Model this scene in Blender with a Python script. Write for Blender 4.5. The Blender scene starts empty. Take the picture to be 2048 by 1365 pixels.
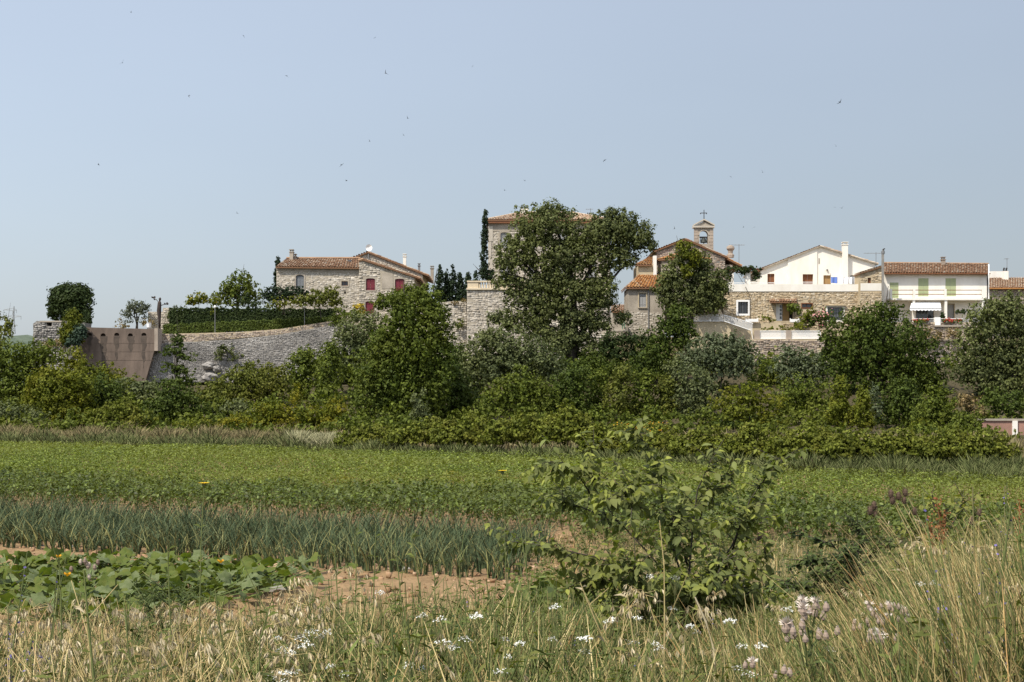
import bpy, math, random
import numpy as np
from mathutils import Vector, Matrix
from mathutils.geometry import tessellate_polygon

# ------------------------------------------------------------------ camera, sky, sun, exposure
scene = bpy.context.scene
COL = scene.collection
F, CX, YH, H = 2844.0, 1024.0, 800.0, 2.9      # focal length and horizon in photo pixels, eye height in metres
cam_d = bpy.data.cameras.new("camera")
cam = bpy.data.objects.new("camera", cam_d)
COL.objects.link(cam)
cam.location = (0, 0, H)
cam.rotation_euler = (math.radians(90), 0, 0)
cam_d.sensor_width = 36.0
cam_d.lens = F / 2048 * 36.0
cam_d.shift_y = (YH - 682.5) / 2048
cam_d.clip_start = 0.1
cam_d.clip_end = 20000
scene.camera = cam

SUN_EL, SUN_AZ = 53.0, 225.0      # the sun stands high behind the camera's left shoulder
world = bpy.data.worlds.new("World")
scene.world = world
world.use_nodes = True
wn, wl = world.node_tree.nodes, world.node_tree.links
bg = wn["Background"]
sky = wn.new("ShaderNodeTexSky")
sky.sky_type = 'NISHITA'
sky.sun_disc = False
sky.sun_elevation = math.radians(SUN_EL)
sky.sun_rotation = math.radians(360 - SUN_AZ)   # the sky counts its angle the other way round
sky.altitude = 0
sky.air_density = 1.3
sky.dust_density = 2.0
sky.ozone_density = 3.0
# a summer sky whitened by haze, which is brighter towards the sun
_a, _e = math.radians(SUN_AZ), math.radians(SUN_EL)
sdir = Vector((math.sin(_a) * math.cos(_e), math.cos(_a) * math.cos(_e), math.sin(_e)))
tcw = wn.new("ShaderNodeTexCoord")
dt_ = wn.new("ShaderNodeVectorMath"); dt_.operation = 'DOT_PRODUCT'
dt_.inputs[1].default_value = sdir
wl.new(tcw.outputs['Generated'], dt_.inputs[0])
ad_ = wn.new("ShaderNodeMath"); ad_.operation = 'ADD'; ad_.inputs[1].default_value = 1.25
wl.new(dt_.outputs['Value'], ad_.inputs[0])
mx_ = wn.new("ShaderNodeMath"); mx_.operation = 'MAXIMUM'; mx_.inputs[1].default_value = .6
wl.new(ad_.outputs[0], mx_.inputs[0])
sc_ = wn.new("ShaderNodeVectorMath"); sc_.operation = 'SCALE'
sc_.inputs[0].default_value = (2.86, 3.14, 3.66)
nz_ = wn.new("ShaderNodeTexNoise"); nz_.inputs['Scale'].default_value = 2.2; nz_.inputs['Detail'].default_value = 4
mp_ = wn.new("ShaderNodeMapping"); mp_.inputs['Scale'].default_value = (1, 1, 3)
wl.new(tcw.outputs['Generated'], mp_.inputs[0]); wl.new(mp_.outputs[0], nz_.inputs['Vector'])
ma_ = wn.new("ShaderNodeMath"); ma_.operation = 'MULTIPLY_ADD'; ma_.inputs[1].default_value = .16
wl.new(nz_.outputs[0], ma_.inputs[0]); wl.new(mx_.outputs[0], ma_.inputs[2])
sb_ = wn.new("ShaderNodeMath"); sb_.operation = 'SUBTRACT'; sb_.inputs[1].default_value = .08
wl.new(ma_.outputs[0], sb_.inputs[0])
wl.new(sb_.outputs[0], sc_.inputs['Scale'])
hz = wn.new("ShaderNodeMix")
hz.data_type = 'RGBA'
hz.inputs[0].default_value = 0.7
wl.new(sc_.outputs[0], hz.inputs[7])
wl.new(sky.outputs[0], hz.inputs[6])
wl.new(hz.outputs[2], bg.inputs[0])
bg.inputs[1].default_value = 0.10
sun_d = bpy.data.lights.new("sun", 'SUN')
sun = bpy.data.objects.new("sun", sun_d)
COL.objects.link(sun)
sun_d.energy = 3.25
sun_d.angle = math.radians(0.5)
sun_d.color = (1.0, 0.93, 0.81)
_a, _e = math.radians(SUN_AZ), math.radians(SUN_EL)
sdir = Vector((math.sin(_a) * math.cos(_e), math.cos(_a) * math.cos(_e), math.sin(_e)))
sun.rotation_euler = sdir.to_track_quat('Z', 'Y').to_euler()
sun.location = (-60, -60, 120)
vs = scene.view_settings
vs.view_transform = 'Standard'
vs.look = 'None'
vs.exposure = 0.84
vs.gamma = 1.0
vs.use_curve_mapping = False

# ------------------------------------------------------------------ helpers
rnd = random.Random(7)
RNG = np.random.default_rng(11)


def W(px, py, d):
    return Vector(((px - CX) / F * d, d, H + (YH - py) / F * d))


def X(px, d):
    return (px - CX) / F * d


def Z(py, d):
    return H + (YH - py) / F * d


def sm(a, b, t):
    t = np.clip((np.asarray(t, dtype=float) - a) / (b - a), 0, 1)
    return t * t * (3 - 2 * t)


def top(o):
    while o.parent is not None:
        o = o.parent
    return o


def props(o, label=None, cat=None, group=None, kind=None):
    if label: o['label'] = label
    if cat: o['category'] = cat
    if group: o['group'] = group
    if kind: o['kind'] = kind
    return o


def thing(name, label, cat, loc=(0, 0, 0), group=None):
    o = bpy.data.objects.new(name, None)
    COL.objects.link(o)
    o.location = loc
    o.empty_display_size = 0.3
    return props(o, label, cat, group)


def link(name, me, parent=None, loc=None):
    o = bpy.data.objects.new(name, me)
    COL.objects.link(o)
    if parent is not None:
        o.parent = parent
    if loc is not None:
        o.location = loc
    return o


def mats(me, m):
    for q in (m if isinstance(m, (list, tuple)) else [m]):
        me.materials.append(q)


class MB:
    """collects faces for one mesh"""
    def __init__(s):
        s.v, s.f, s.m = [], [], []

    def poly(s, pts, m=0):
        k = len(s.v)
        s.v += [tuple(p) for p in pts]
        s.f.append(tuple(range(k, k + len(pts))))
        s.m.append(m)

    def mesh(s, vs_, fs, m=0):
        k = len(s.v)
        s.v += [tuple(p) for p in vs_]
        for f in fs:
            s.f.append(tuple(i + k for i in f))
            s.m.append(m)

    def box(s, x0, x1, y0, y1, z0, z1, m=0):
        v = [(x, y, z) for z in (z0, z1) for y in (y0, y1) for x in (x0, x1)]
        s.mesh(v, [(0, 2, 3, 1), (4, 5, 7, 6), (0, 1, 5, 4), (2, 6, 7, 3), (0, 4, 6, 2), (1, 3, 7, 5)], m)

    def prism(s, pts, y0, y1, m=0, holes=()):
        """polygon in x-z (with holes) extruded from y0 (front) to y1"""
        loops = [list(pts)] + [list(h) for h in holes]
        vl = [[Vector((p[0], p[1], 0)) for p in lp] for lp in loops]
        flat = [p for lp in loops for p in lp]
        tris = tessellate_polygon(vl)
        n = len(flat)
        v = [(p[0], y0, p[1]) for p in flat] + [(p[0], y1, p[1]) for p in flat]
        fs = []
        for t in tris:
            a, b, c = [flat[i] for i in t]
            cr = (b[0] - a[0]) * (c[1] - a[1]) - (b[1] - a[1]) * (c[0] - a[0])
            t = tuple(t) if cr > 0 else tuple(reversed(t))
            fs.append(t)
            fs.append(tuple(i + n for i in reversed(t)))
        k = 0
        for lp in loops:
            L = len(lp)
            for i in range(L):
                j = (i + 1) % L
                fs.append((k + i, k + j, k + j + n, k + i + n))
            k += L
        s.mesh(v, fs, m)

    def tube(s, pts, rad, n=6, m=0, caps=True):
        pts = [Vector(p) for p in pts]
        if not isinstance(rad, (list, tuple)):
            rad = [rad] * len(pts)
        k = len(s.v)
        for i, p in enumerate(pts):
            t = (pts[min(i + 1, len(pts) - 1)] - pts[max(i - 1, 0)]).normalized()
            a = t.orthogonal().normalized() if abs(t.z) < .95 else Vector((1, 0, 0))
            a = (a - t * a.dot(t)).normalized()
            b = t.cross(a)
            for j in range(n):
                th = 2 * math.pi * j / n
                s.v.append(tuple(p + (a * math.cos(th) + b * math.sin(th)) * rad[i]))
        for i in range(len(pts) - 1):
            for j in range(n):
                q = (j + 1) % n
                s.f.append((k + i * n + j, k + i * n + q, k + (i + 1) * n + q, k + (i + 1) * n + j))
                s.m.append(m)
        if caps:
            s.f.append(tuple(k + j for j in reversed(range(n)))); s.m.append(m)
            e = k + (len(pts) - 1) * n
            s.f.append(tuple(e + j for j in range(n))); s.m.append(m)

    def lathe(s, base, prof, n=10, m=0):
        """prof: (radius, height) pairs"""
        s.tube([Vector(base) + Vector((0, 0, h)) for r, h in prof], [max(r, .0005) for r, h in prof], n, m)

    def data(s, name, mat, off=(0, 0, 0), smooth=False):
        me = bpy.data.meshes.new(name)
        ox, oy, oz = off
        me.from_pydata([(a - ox, b - oy, c - oz) for a, b, c in s.v], [], s.f)
        mats(me, mat)
        me.polygons.foreach_set('material_index', s.m)
        if smooth:
            me.polygons.foreach_set('use_smooth', [True] * len(s.f))
        me.update()
        return me

    def build(s, name, mat, parent=None, smooth=False, kind=None, label=None, cat=None, group=None):
        off = top(parent).location if parent is not None else Vector((0, 0, 0))
        o = link(name, s.data(name, mat, off, smooth), parent)
        return props(o, label, cat, group, kind)

    def build_top(s, name, mat, label, cat, group=None, smooth=False, kind=None):
        """a one-mesh thing with its origin at its own base"""
        a = np.array(s.v)
        c = (a.min(0) + a.max(0)) / 2
        c[2] = a[:, 2].min()
        o = link(name, s.data(name, mat, c, smooth), None, c)
        return props(o, label, cat, group, kind)


def fast(name, v, f, mat, mi=None, smooth=False):
    """numpy mesh of quads"""
    v = np.asarray(v, dtype=np.float32).reshape(-1, 3)
    f = np.asarray(f, dtype=np.int32).reshape(-1, 4)
    me = bpy.data.meshes.new(name)
    me.vertices.add(len(v))
    me.vertices.foreach_set('co', v.ravel())
    me.loops.add(f.size)
    me.loops.foreach_set('vertex_index', f.ravel())
    me.polygons.add(len(f))
    me.polygons.foreach_set('loop_start', np.arange(0, f.size, 4, dtype=np.int32))
    mats(me, mat)
    if mi is not None:
        me.polygons.foreach_set('material_index', np.asarray(mi, dtype=np.int32))
    if smooth:
        me.polygons.foreach_set('use_smooth', np.ones(len(f), dtype=bool))
    me.update(calc_edges=True)
    return me


def nrm(a):
    return a / np.maximum(np.linalg.norm(a, axis=-1, keepdims=True), 1e-9)


def leaf_quads(c, n, size, aspect=0.55, rng=RNG, droop=0.0):
    """diamond leaves at centres c with normals n; size per leaf"""
    N = len(c)
    r = rng.normal(size=(N, 3))
    r[:, 2] -= droop
    t = nrm(r - n * (r * n).sum(1, keepdims=True))
    b = np.cross(n, t)
    s = np.broadcast_to(np.asarray(size, dtype=float), (N,))[:, None]
    w = s * aspect
    v = np.stack([c - t * s * .5, c + b * w * .5 + n * s * .06, c + t * s * .5, c - b * w * .5 + n * s * .06], 1)
    return v.reshape(-1, 3), np.arange(4 * N).reshape(-1, 4)


def merge(parts):
    """list of (v, f, mi) -> one"""
    V, Fs, M, k = [], [], [], 0
    for v, f, m in parts:
        v = np.asarray(v, dtype=np.float32).reshape(-1, 3)
        f = np.asarray(f).reshape(-1, 4)
        V.append(v); Fs.append(f + k)
        M.append(np.broadcast_to(np.asarray(m), (len(f),)))
        k += len(v)
    return np.concatenate(V), np.concatenate(Fs), np.concatenate(M)


def replicate(proto, pts, rotz, scale, tilt=None):
    """numpy copies of a local (v, f, m) at pts"""
    v, f, m = proto
    N, K = len(pts), len(v)
    c, s = np.cos(rotz)[:, None], np.sin(rotz)[:, None]
    sc = np.broadcast_to(np.asarray(scale, dtype=float), (N,))[:, None]
    x, y, z = v[:, 0][None] * sc, v[:, 1][None] * sc, v[:, 2][None] * sc
    q = np.stack([x * c - y * s, x * s + y * c, z + 0 * x], -1)
    if tilt is not None:
        q[..., :2] += q[..., 2:3] * tilt[:, None, :]
    q = q + np.asarray(pts)[:, None, :]
    ff = (f[None] + (np.arange(N) * K)[:, None, None]).reshape(-1, 4)
    return q.reshape(-1, 3), ff, np.tile(m, N)


def ribbons(base, dirh, height, lean, width, segs=3, curl=0.0, rng=RNG):
    """tapering grass blades: base Nx3, dirh Nx2 unit lean direction"""
    N = len(base)
    t = np.linspace(0, 1, segs + 1)[None, :]
    hgt, ln, w = [np.broadcast_to(np.asarray(a, dtype=float), (N,))[:, None] for a in (height, lean, width)]
    cu = np.broadcast_to(np.asarray(curl, dtype=float), (N,))[:, None]
    out = ln * hgt * t ** 1.8 + cu * hgt * t ** 3
    zz = hgt * (t - .35 * np.minimum(cu, 1.5) * t ** 3)
    p = np.zeros((N, segs + 1, 3))
    p[..., 0] = base[:, None, 0] + dirh[:, None, 0] * out
    p[..., 1] = base[:, None, 1] + dirh[:, None, 1] * out
    p[..., 2] = base[:, None, 2] + zz
    a = rng.uniform(0, math.pi, N)
    side = np.stack([np.cos(a), np.sin(a) * .6, 0 * a], 1)[:, None, :]
    ww = (w * (1 - t ** 2 * .85))[..., None] * .5
    L, R_ = p - side * ww, p + side * ww
    v = np.stack([L, R_], 2).reshape(N, -1, 3)
    k = np.arange(segs)[None, :, None] * 2 + np.array([0, 1, 3, 2])[None, None, :]
    f = k + (np.arange(N) * (segs + 1) * 2)[:, None, None]
    return v.reshape(-1, 3), f.reshape(-1, 4)


# ------------------------------------------------------------------ materials
def new_mat(name):
    m = bpy.data.materials.new(name)
    m.use_nodes = True
    nt = m.node_tree
    return m, nt.nodes, nt.links, nt.nodes['Principled BSDF']


def ramp(nodes, stops):
    r = nodes.new('ShaderNodeValToRGB')
    els = r.color_ramp.elements
    while len(els) < len(stops):
        els.new(0.5)
    for e, (p, c) in zip(els, stops):
        e.position = p
        e.color = (c[0], c[1], c[2], 1)
    return r


def noise(nodes, links, scale, detail=4, coord='Object', vec=None, rough=.6):
    n = nodes.new('ShaderNodeTexNoise')
    n.inputs['Scale'].default_value = scale
    n.inputs['Detail'].default_value = detail
    n.inputs['Roughness'].default_value = rough
    if vec is None:
        tc = nodes.new('ShaderNodeTexCoord')
        vec = tc.outputs[coord]
    links.new(vec, n.inputs['Vector'])
    return n


def mixc(nodes, links, a, b, fac, mode='MIX'):
    m = nodes.new('ShaderNodeMix')
    m.data_type = 'RGBA'
    m.blend_type = mode
    for sock, val in ((m.inputs[0], fac), (m.inputs[6], a), (m.inputs[7], b)):
        if hasattr(val, 'links'):
            links.new(val, sock)
        elif isinstance(val, (int, float)):
            sock.default_value = val
        else:
            sock.default_value = (val[0], val[1], val[2], 1)
    return m.outputs[2]


def leaf_mat(name, dark, light, tint=None, trans=.3, nscale=.35, rough=.62, spec=.13, tint_amt=.6, hi=1.4):
    """leaves: colour differs from leaf to leaf and from bough to bough; part of the light passes through"""
    m, N, L, bs = new_mat(name)
    g = N.new('ShaderNodeNewGeometry')
    r = ramp(N, [(0, dark), (.75, light), (1, [c * hi for c in light])])
    L.new(g.outputs['Random Per Island'], r.inputs[0])
    col = r.outputs[0]
    if tint is not None:
        n = noise(N, L, nscale, 3)
        rr = ramp(N, [(.42, (0, 0, 0)), (.62, (tint_amt,) * 3)])
        L.new(n.outputs[0], rr.inputs[0])
        col = mixc(N, L, col, tint, rr.outputs[0])
    L.new(col, bs.inputs['Base Color'])
    bs.inputs['Roughness'].default_value = rough
    bs.inputs['Specular IOR Level'].default_value = spec
    tr = N.new('ShaderNodeBsdfTranslucent')
    tc = mixc(N, L, col, (.9, 1.0, .35), 1.0, 'MULTIPLY')
    L.new(tc, tr.inputs[0])
    ms = N.new('ShaderNodeMixShader')
    ms.inputs[0].default_value = trans
    L.new(bs.outputs[0], ms.inputs[1])
    L.new(tr.outputs[0], ms.inputs[2])
    L.new(ms.outputs[0], N['Material Output'].inputs[0])
    return m


def isle_mat(name, stops, rough=.9, nscale=None, ndark=.6, bump=0.0, spec=.2):
    """stones, tiles, bark: each loose piece takes its own tone, with weathering in patches"""
    m, N, L, bs = new_mat(name)
    g = N.new('ShaderNodeNewGeometry')
    r = ramp(N, stops)
    L.new(g.outputs['Random Per Island'], r.inputs[0])
    col = r.outputs[0]
    if nscale:
        n = noise(N, L, nscale, 5)
        rr = ramp(N, [(.35, (ndark,) * 3), (.6, (1, 1, 1))])
        L.new(n.outputs[0], rr.inputs[0])
        col = mixc(N, L, col, rr.outputs[0], 1.0, 'MULTIPLY')
    L.new(col, bs.inputs['Base Color'])
    bs.inputs['Roughness'].default_value = rough
    bs.inputs['Specular IOR Level'].default_value = spec
    return m


def plain_mat(name, c, rough=.8, metal=0.0, spec=.3, nscale=None, c2=None, bump=0.0, stretch=None, lo=.38, hi=.65):
    m, N, L, bs = new_mat(name)
    bs.inputs['Base Color'].default_value = (*c, 1)
    if nscale:
        tc = N.new('ShaderNodeTexCoord')
        vec = tc.outputs['Object']
        if stretch:
            mp = N.new('ShaderNodeMapping')
            mp.inputs['Scale'].default_value = stretch
            L.new(vec, mp.inputs[0])
            vec = mp.outputs[0]
        n = noise(N, L, nscale, 6, vec=vec)
        rr = ramp(N, [(lo, c2 or [q * .7 for q in c]), (hi, c)])
        L.new(n.outputs[0], rr.inputs[0])
        L.new(rr.outputs[0], bs.inputs['Base Color'])
        if bump:
            b = N.new('ShaderNodeBump')
            b.inputs['Strength'].default_value = bump
            b.inputs['Distance'].default_value = .05
            L.new(n.outputs[0], b.inputs['Height'])
            L.new(b.outputs[0], bs.inputs['Normal'])
    bs.inputs['Roughness'].default_value = rough
    bs.inputs['Metallic'].default_value = metal
    bs.inputs['Specular IOR Level'].default_value = spec
    return m


M = {}
# foliage of the trees and shrubs
M['dark'] = leaf_mat('dark_leaf', (0.023, 0.037, 0.007), (0.064, 0.090, 0.015), (0.084, 0.107, 0.016), .25, .25)
M['mid'] = leaf_mat('mid_leaf', (0.041, 0.059, 0.009), (0.106, 0.133, 0.019), (0.144, 0.158, 0.024), .28, .25)
M['poplar'] = leaf_mat('poplar_leaf', (0.040, 0.061, 0.009), (0.098, 0.127, 0.020), (0.120, 0.138, 0.020), .3, .3, .6, .15)
M['olive_mid'] = leaf_mat('olive_mid_leaf', (0.051, 0.062, 0.011), (0.121, 0.135, 0.024), (0.154, 0.152, 0.027), .28, .3)
M['yellowgreen'] = leaf_mat('yellow_green_leaf', (0.065, 0.082, 0.009), (0.135, 0.152, 0.017), (0.182, 0.167, 0.016), .32, .4)
M['yellow'] = leaf_mat('yellowing_leaf', (0.059, 0.078, 0.009), (0.130, 0.145, 0.015), (0.259, 0.210, 0.014), .32, .5)
M['grey'] = leaf_mat('grey_green_leaf', (0.048, 0.060, 0.023), (0.119, 0.139, 0.058), (0.151, 0.164, 0.058), .25, .3)
M['silver'] = leaf_mat('silvery_leaf', (0.052, 0.069, 0.031), (0.108, 0.130, 0.067), (0.147, 0.167, 0.097), .25, .4)
M['oak'] = leaf_mat('grey_oak_leaf', (0.039, 0.050, 0.018), (0.111, 0.126, 0.046), (0.134, 0.150, 0.044), .25, .25)
M['bramble'] = leaf_mat('bramble_leaf', (0.050, 0.063, 0.008), (0.136, 0.157, 0.022), (0.168, 0.158, 0.024), .28, .5)
M['cypress'] = leaf_mat('cypress_needle', (.010, .019, .009), (.022, .036, .014), None, .12)
M['hedge'] = leaf_mat('clipped_hedge_leaf', (.014, .024, .008), (.034, .052, .014), (.045, .062, .016), .2, .6)
M['hedge_lit'] = leaf_mat('lit_tint_hedge_leaf', (0.029, 0.046, 0.009), (0.078, 0.105, 0.019), (0.087, 0.110, 0.022), .25, .6)  # paler copy of the hedge leaf: sunlit face put into its colour
M['bluegreen'] = leaf_mat('blue_green_leaf', (.022, .040, .026), (.045, .070, .045), None, .2)
M['thuja'] = leaf_mat('golden_thuja_leaf', (0.049, 0.066, 0.006), (0.121, 0.125, 0.009), (0.049, 0.070, 0.009), .2, .9)
M['olive_tree'] = leaf_mat('olive_leaf', (.058, .068, .042), (.115, .128, .085), None, .2)
M['broom'] = leaf_mat('yellow_flowering_leaf', (.20, .16, .01), (.48, .34, .02), (.09, .11, .02), .25, .7)
M['orange_flower'] = leaf_mat('orange_flower', (.42, .20, .01), (.62, .30, .02), None, .2)
M['pink_flower'] = leaf_mat('pink_flower', (.55, .17, .20), (.72, .33, .34), None, .25)
M['red_flower'] = leaf_mat('red_flower', (.45, .03, .03), (.60, .06, .07), None, .2)
M['dry_bush'] = leaf_mat('dry_brown_leaf', (.14, .10, .045), (.26, .19, .09), (.10, .10, .03), .2, .6)
M['bark'] = plain_mat('bark', (.075, .062, .048), .95, nscale=6, stretch=(1, 1, .2), c2=(.035, .028, .022), bump=.6)
# masonry
M['stone'] = isle_mat('pale_limestone', [(0, (.37, .325, .265)), (.4, (.46, .41, .34)), (.75, (.52, .47, .40)), (1, (.58, .53, .46))], nscale=.5, ndark=.80)
M['mortar'] = plain_mat('lime_mortar', (.42, .37, .29), .95, nscale=1.2, c2=(.32, .28, .22))
M['greystone'] = isle_mat('grey_limestone', [(0, (.29, .27, .25)), (.4, (.37, .35, .325)), (.8, (.43, .405, .375)), (1, (.49, .46, .43))], nscale=.14, ndark=.42)
M['greymortar'] = plain_mat('dark_grey_mortar', (.24, .22, .195), .95, nscale=.6, c2=(.16, .15, .135))  # grey mortar, darker than the stones set in it
M['goldstone'] = isle_mat('honey_limestone', [(0, (.36, .27, .165)), (.4, (.47, .375, .25)), (.75, (.55, .45, .32)), (1, (.60, .52, .40))], nscale=.6, ndark=.8)
M['goldmortar'] = plain_mat('honey_mortar', (.50, .41, .28), .95, nscale=.8, c2=(.36, .29, .19))
M['pinkstone'] = isle_mat('pinkish_rubble', [(0, (.28, .215, .17)), (.5, (.38, .31, .25)), (1, (.48, .41, .34))], nscale=.4, ndark=.7)
M['rough_render'] = plain_mat('old_grey_render', (.40, .35, .285), .95, nscale=.7, c2=(.27, .235, .19), bump=.3)
M['white_render'] = plain_mat('white_render', (.77, .735, .67), .9, nscale=.5, stretch=(1, 1, .35), c2=(.66, .61, .53), lo=.3, hi=.55)
M['cream_render'] = plain_mat('cream_render', (.66, .56, .40), .9, nscale=.5, c2=(.56, .46, .32))
M['beige_render'] = plain_mat('beige_render', (.52, .43, .29), .9, nscale=.8, c2=(.42, .34, .22))
M['concrete'] = plain_mat('brown_concrete', (.175, .133, .106), .95, nscale=.7, stretch=(1.6, 1, .5), c2=(.115, .088, .071), bump=.3)
M['stain'] = plain_mat('dark_seep_stain', (.062, .05, .042), .95, nscale=1.2, c2=(.10, .078, .062))
M['tile'] = isle_mat('clay_tile', [(0, (.15, .088, .052)), (.3, (.245, .140, .083)), (.6, (.32, .20, .122)), (.85, (.39, .285, .195)), (1, (.44, .38, .30))], .85, .5, .75)
M['paletile'] = isle_mat('pale_clay_tile', [(0, (.30, .18, .11)), (.4, (.43, .285, .18)), (.8, (.51, .39, .275)), (1, (.56, .48, .38))], .85, .6, .8)
M['orangetile'] = isle_mat('orange_clay_tile', [(0, (.25, .095, .028)), (.5, (.40, .175, .05)), (.9, (.46, .26, .11)), (1, (.48, .38, .26))], .85, .8, .8)
M['tilebed'] = plain_mat('roof_bed', (.17, .09, .05), .95)
M['whitepaint'] = plain_mat('white_paint', (.80, .79, .77), .5)
M['greymetal'] = plain_mat('grey_metal', (.22, .22, .22), .5, .5)
M['darkmetal'] = plain_mat('dark_iron', (.045, .042, .04), .6, .3)
M['rust'] = plain_mat('rusted_iron', (.060, .042, .034), .85, nscale=5, c2=(.03, .024, .022))
M['redshutter'] = plain_mat('wine_red_shutter', (.165, .022, .035), .6, nscale=3, c2=(.13, .02, .03))
M['greyshutter'] = plain_mat('slate_grey_shutter', (.155, .165, .175), .6)
M['paleshutter'] = plain_mat('bluish_grey_shutter', (.30, .30, .30), .7)
M['greenshutter'] = plain_mat('sage_green_shutter', (.345, .385, .215), .6)
M['brownwood'] = plain_mat('brown_wood', (.21, .085, .035), .6, nscale=4, stretch=(3, 1, .4), c2=(.14, .055, .025))
M['tanwood'] = plain_mat('tan_wood', (.31, .19, .075), .6)
M['greydoor'] = plain_mat('grey_door', (.30, .29, .275), .6)
M['greenpaint'] = plain_mat('green_paint', (.03, .16, .085), .5)
M['glass'] = plain_mat('window_glass', (.035, .04, .045), .08, spec=.6)
M['dark_room'] = plain_mat('unlit_interior', (.05, .045, .04), .9)
M['awning'] = plain_mat('white_awning', (.80, .80, .80), .8)
M['bluecloth'] = plain_mat('blue_cloth', (.12, .20, .52), .9)
M['whitecloth'] = plain_mat('white_cloth', (.78, .79, .83), .9)
M['terracotta'] = plain_mat('terracotta', (.40, .17, .085), .85)
M['bronze'] = plain_mat('weathered_bronze', (.03, .035, .03), .6, 0)
M['pole'] = plain_mat('grey_pole', (.27, .255, .235), .9, nscale=1.5, c2=(.2, .19, .17))
M['rock'] = plain_mat('pale_rock', (.32, .30, .275), .95, nscale=1.2, c2=(.19, .175, .16), bump=.5)
M['bird'] = plain_mat('swift_feather', (.022, .02, .02), .8)
M['pylon'] = plain_mat('galvanised_steel', (.38, .39, .40), .5, .5)

# ------------------------------------------------------------------ ground, hill, plain
U = np.array([.891, -.454])      # direction of the crop rows
NV = np.array([.454, .891])      # across the rows, away from the camera
EDGE_PX = np.array([-400, 0, 700, 1200, 1600, 2000, 2500])
EDGE_PY = np.array([872, 880, 894, 911, 929, 942, 958])


def edge_d(px):
    return (H - .40) * F / (np.interp(px, EDGE_PX, EDGE_PY) - YH)      # the crop stands about 0.4 m high there


def pxof(x, y):
    return CX + x / np.maximum(y, .5) * F


def gz(x, y):
    """height of the ground"""
    x = np.asarray(x, dtype=float); y = np.asarray(y, dtype=float)
    bank = (1.60 + .08 * np.clip(x / 2, -1.5, 2)) * (1 - sm(5.2, 11.3, y - .25 * np.clip(x, -4, 4)))
    wob = .05 * np.sin(x * 1.7 + 1) * np.cos(y * 1.3) + .03 * np.sin(x * 4.1 + y * 3.3)
    hill = (4.3 + 2.3 * sm(-22, 14, x)) * sm(112, 167, y + .12 * x)
    berm = .35 * sm(-1.5, 1.5, y - edge_d(pxof(x, y)) - 1) * (y > 50)
    return bank + wob * (y < 16) * .8 + hill + berm


ys = np.concatenate([np.arange(-8, 30, .38), np.arange(30, 110, 1.6), np.arange(110, 174, 1.5)])
xs = np.concatenate([np.arange(-84, -12, 1.2), np.arange(-12, 12, .38), np.arange(12, 84.1, 1.2)])
gx, gy = np.meshgrid(xs, ys)
g_z = gz(gx, gy)
soil_line = (gx * NV[0] + gy * NV[1])
inside = gy < edge_d(pxof(gx, gy)) + .5
isfield = sm(11.0, 13.2, gy + .8 * np.sin(gx * .9)) * inside
clod = RNG.normal(size=gx.shape) * .022 + .03 * np.sin(soil_line * 2 * math.pi / .55)
g_z = g_z + clod * isfield * (gy < 40)
k = np.arange(len(ys) * len(xs)).reshape(len(ys), len(xs))
gf = np.stack([k[:-1, :-1], k[:-1, 1:], k[1:, 1:], k[1:, :-1]], -1).reshape(-1, 4)
gme = fast('ground', np.stack([gx, gy, g_z], -1).reshape(-1, 3), gf, [], smooth=True)
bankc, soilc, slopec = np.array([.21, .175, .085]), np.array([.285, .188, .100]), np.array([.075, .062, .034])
cc = bankc[None, None] * (1 - isfield[..., None]) + soilc[None, None] * isfield[..., None]
wd = sm(.5, 2.5, gx - .09 * (gy - 22)) * (gy < 31.5) * (gy > 8) * (.85 + .15 * np.sin(gx * 1.1) * np.cos(gy * .9))
cc = cc * (1 - wd[..., None]) + np.array([.17, .15, .07]) * wd[..., None]
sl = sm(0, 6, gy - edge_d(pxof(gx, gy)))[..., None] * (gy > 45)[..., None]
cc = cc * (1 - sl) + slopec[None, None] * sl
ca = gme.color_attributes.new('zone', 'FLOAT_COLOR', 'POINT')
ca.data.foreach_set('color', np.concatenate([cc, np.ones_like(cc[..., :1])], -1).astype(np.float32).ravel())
m, N, L, bs = new_mat('earth')
at = N.new('ShaderNodeAttribute'); at.attribute_name = 'zone'
n1 = noise(N, L, 2.2, 8)
r1 = ramp(N, [(.3, (.62,) * 3), (.7, (1.12,) * 3)])
L.new(n1.outputs[0], r1.inputs[0])
L.new(mixc(N, L, at.outputs['Color'], r1.outputs[0], 1.0, 'MULTIPLY'), bs.inputs['Base Color'])
n2 = noise(N, L, 14, 6)
bp = N.new('ShaderNodeBump'); bp.inputs['Strength'].default_value = .8; bp.inputs['Distance'].default_value = .06
L.new(n2.outputs[0], bp.inputs['Height']); L.new(bp.outputs[0], bs.inputs['Normal'])
bs.inputs['Roughness'].default_value = 1.0
bs.inputs['Specular IOR Level'].default_value = .1
M['earth'] = m
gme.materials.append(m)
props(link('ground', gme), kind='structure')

M['plain'] = plain_mat('far_fields', (.12, .11, .05), 1, nscale=.01, c2=(.07, .08, .03))
q = MB()
q.poly([(-9000, -9000, -.6), (9000, -9000, -.6), (9000, 9000, -.6), (-9000, 9000, -.6)])
q.build('plain', M['plain'], kind='structure')

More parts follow.
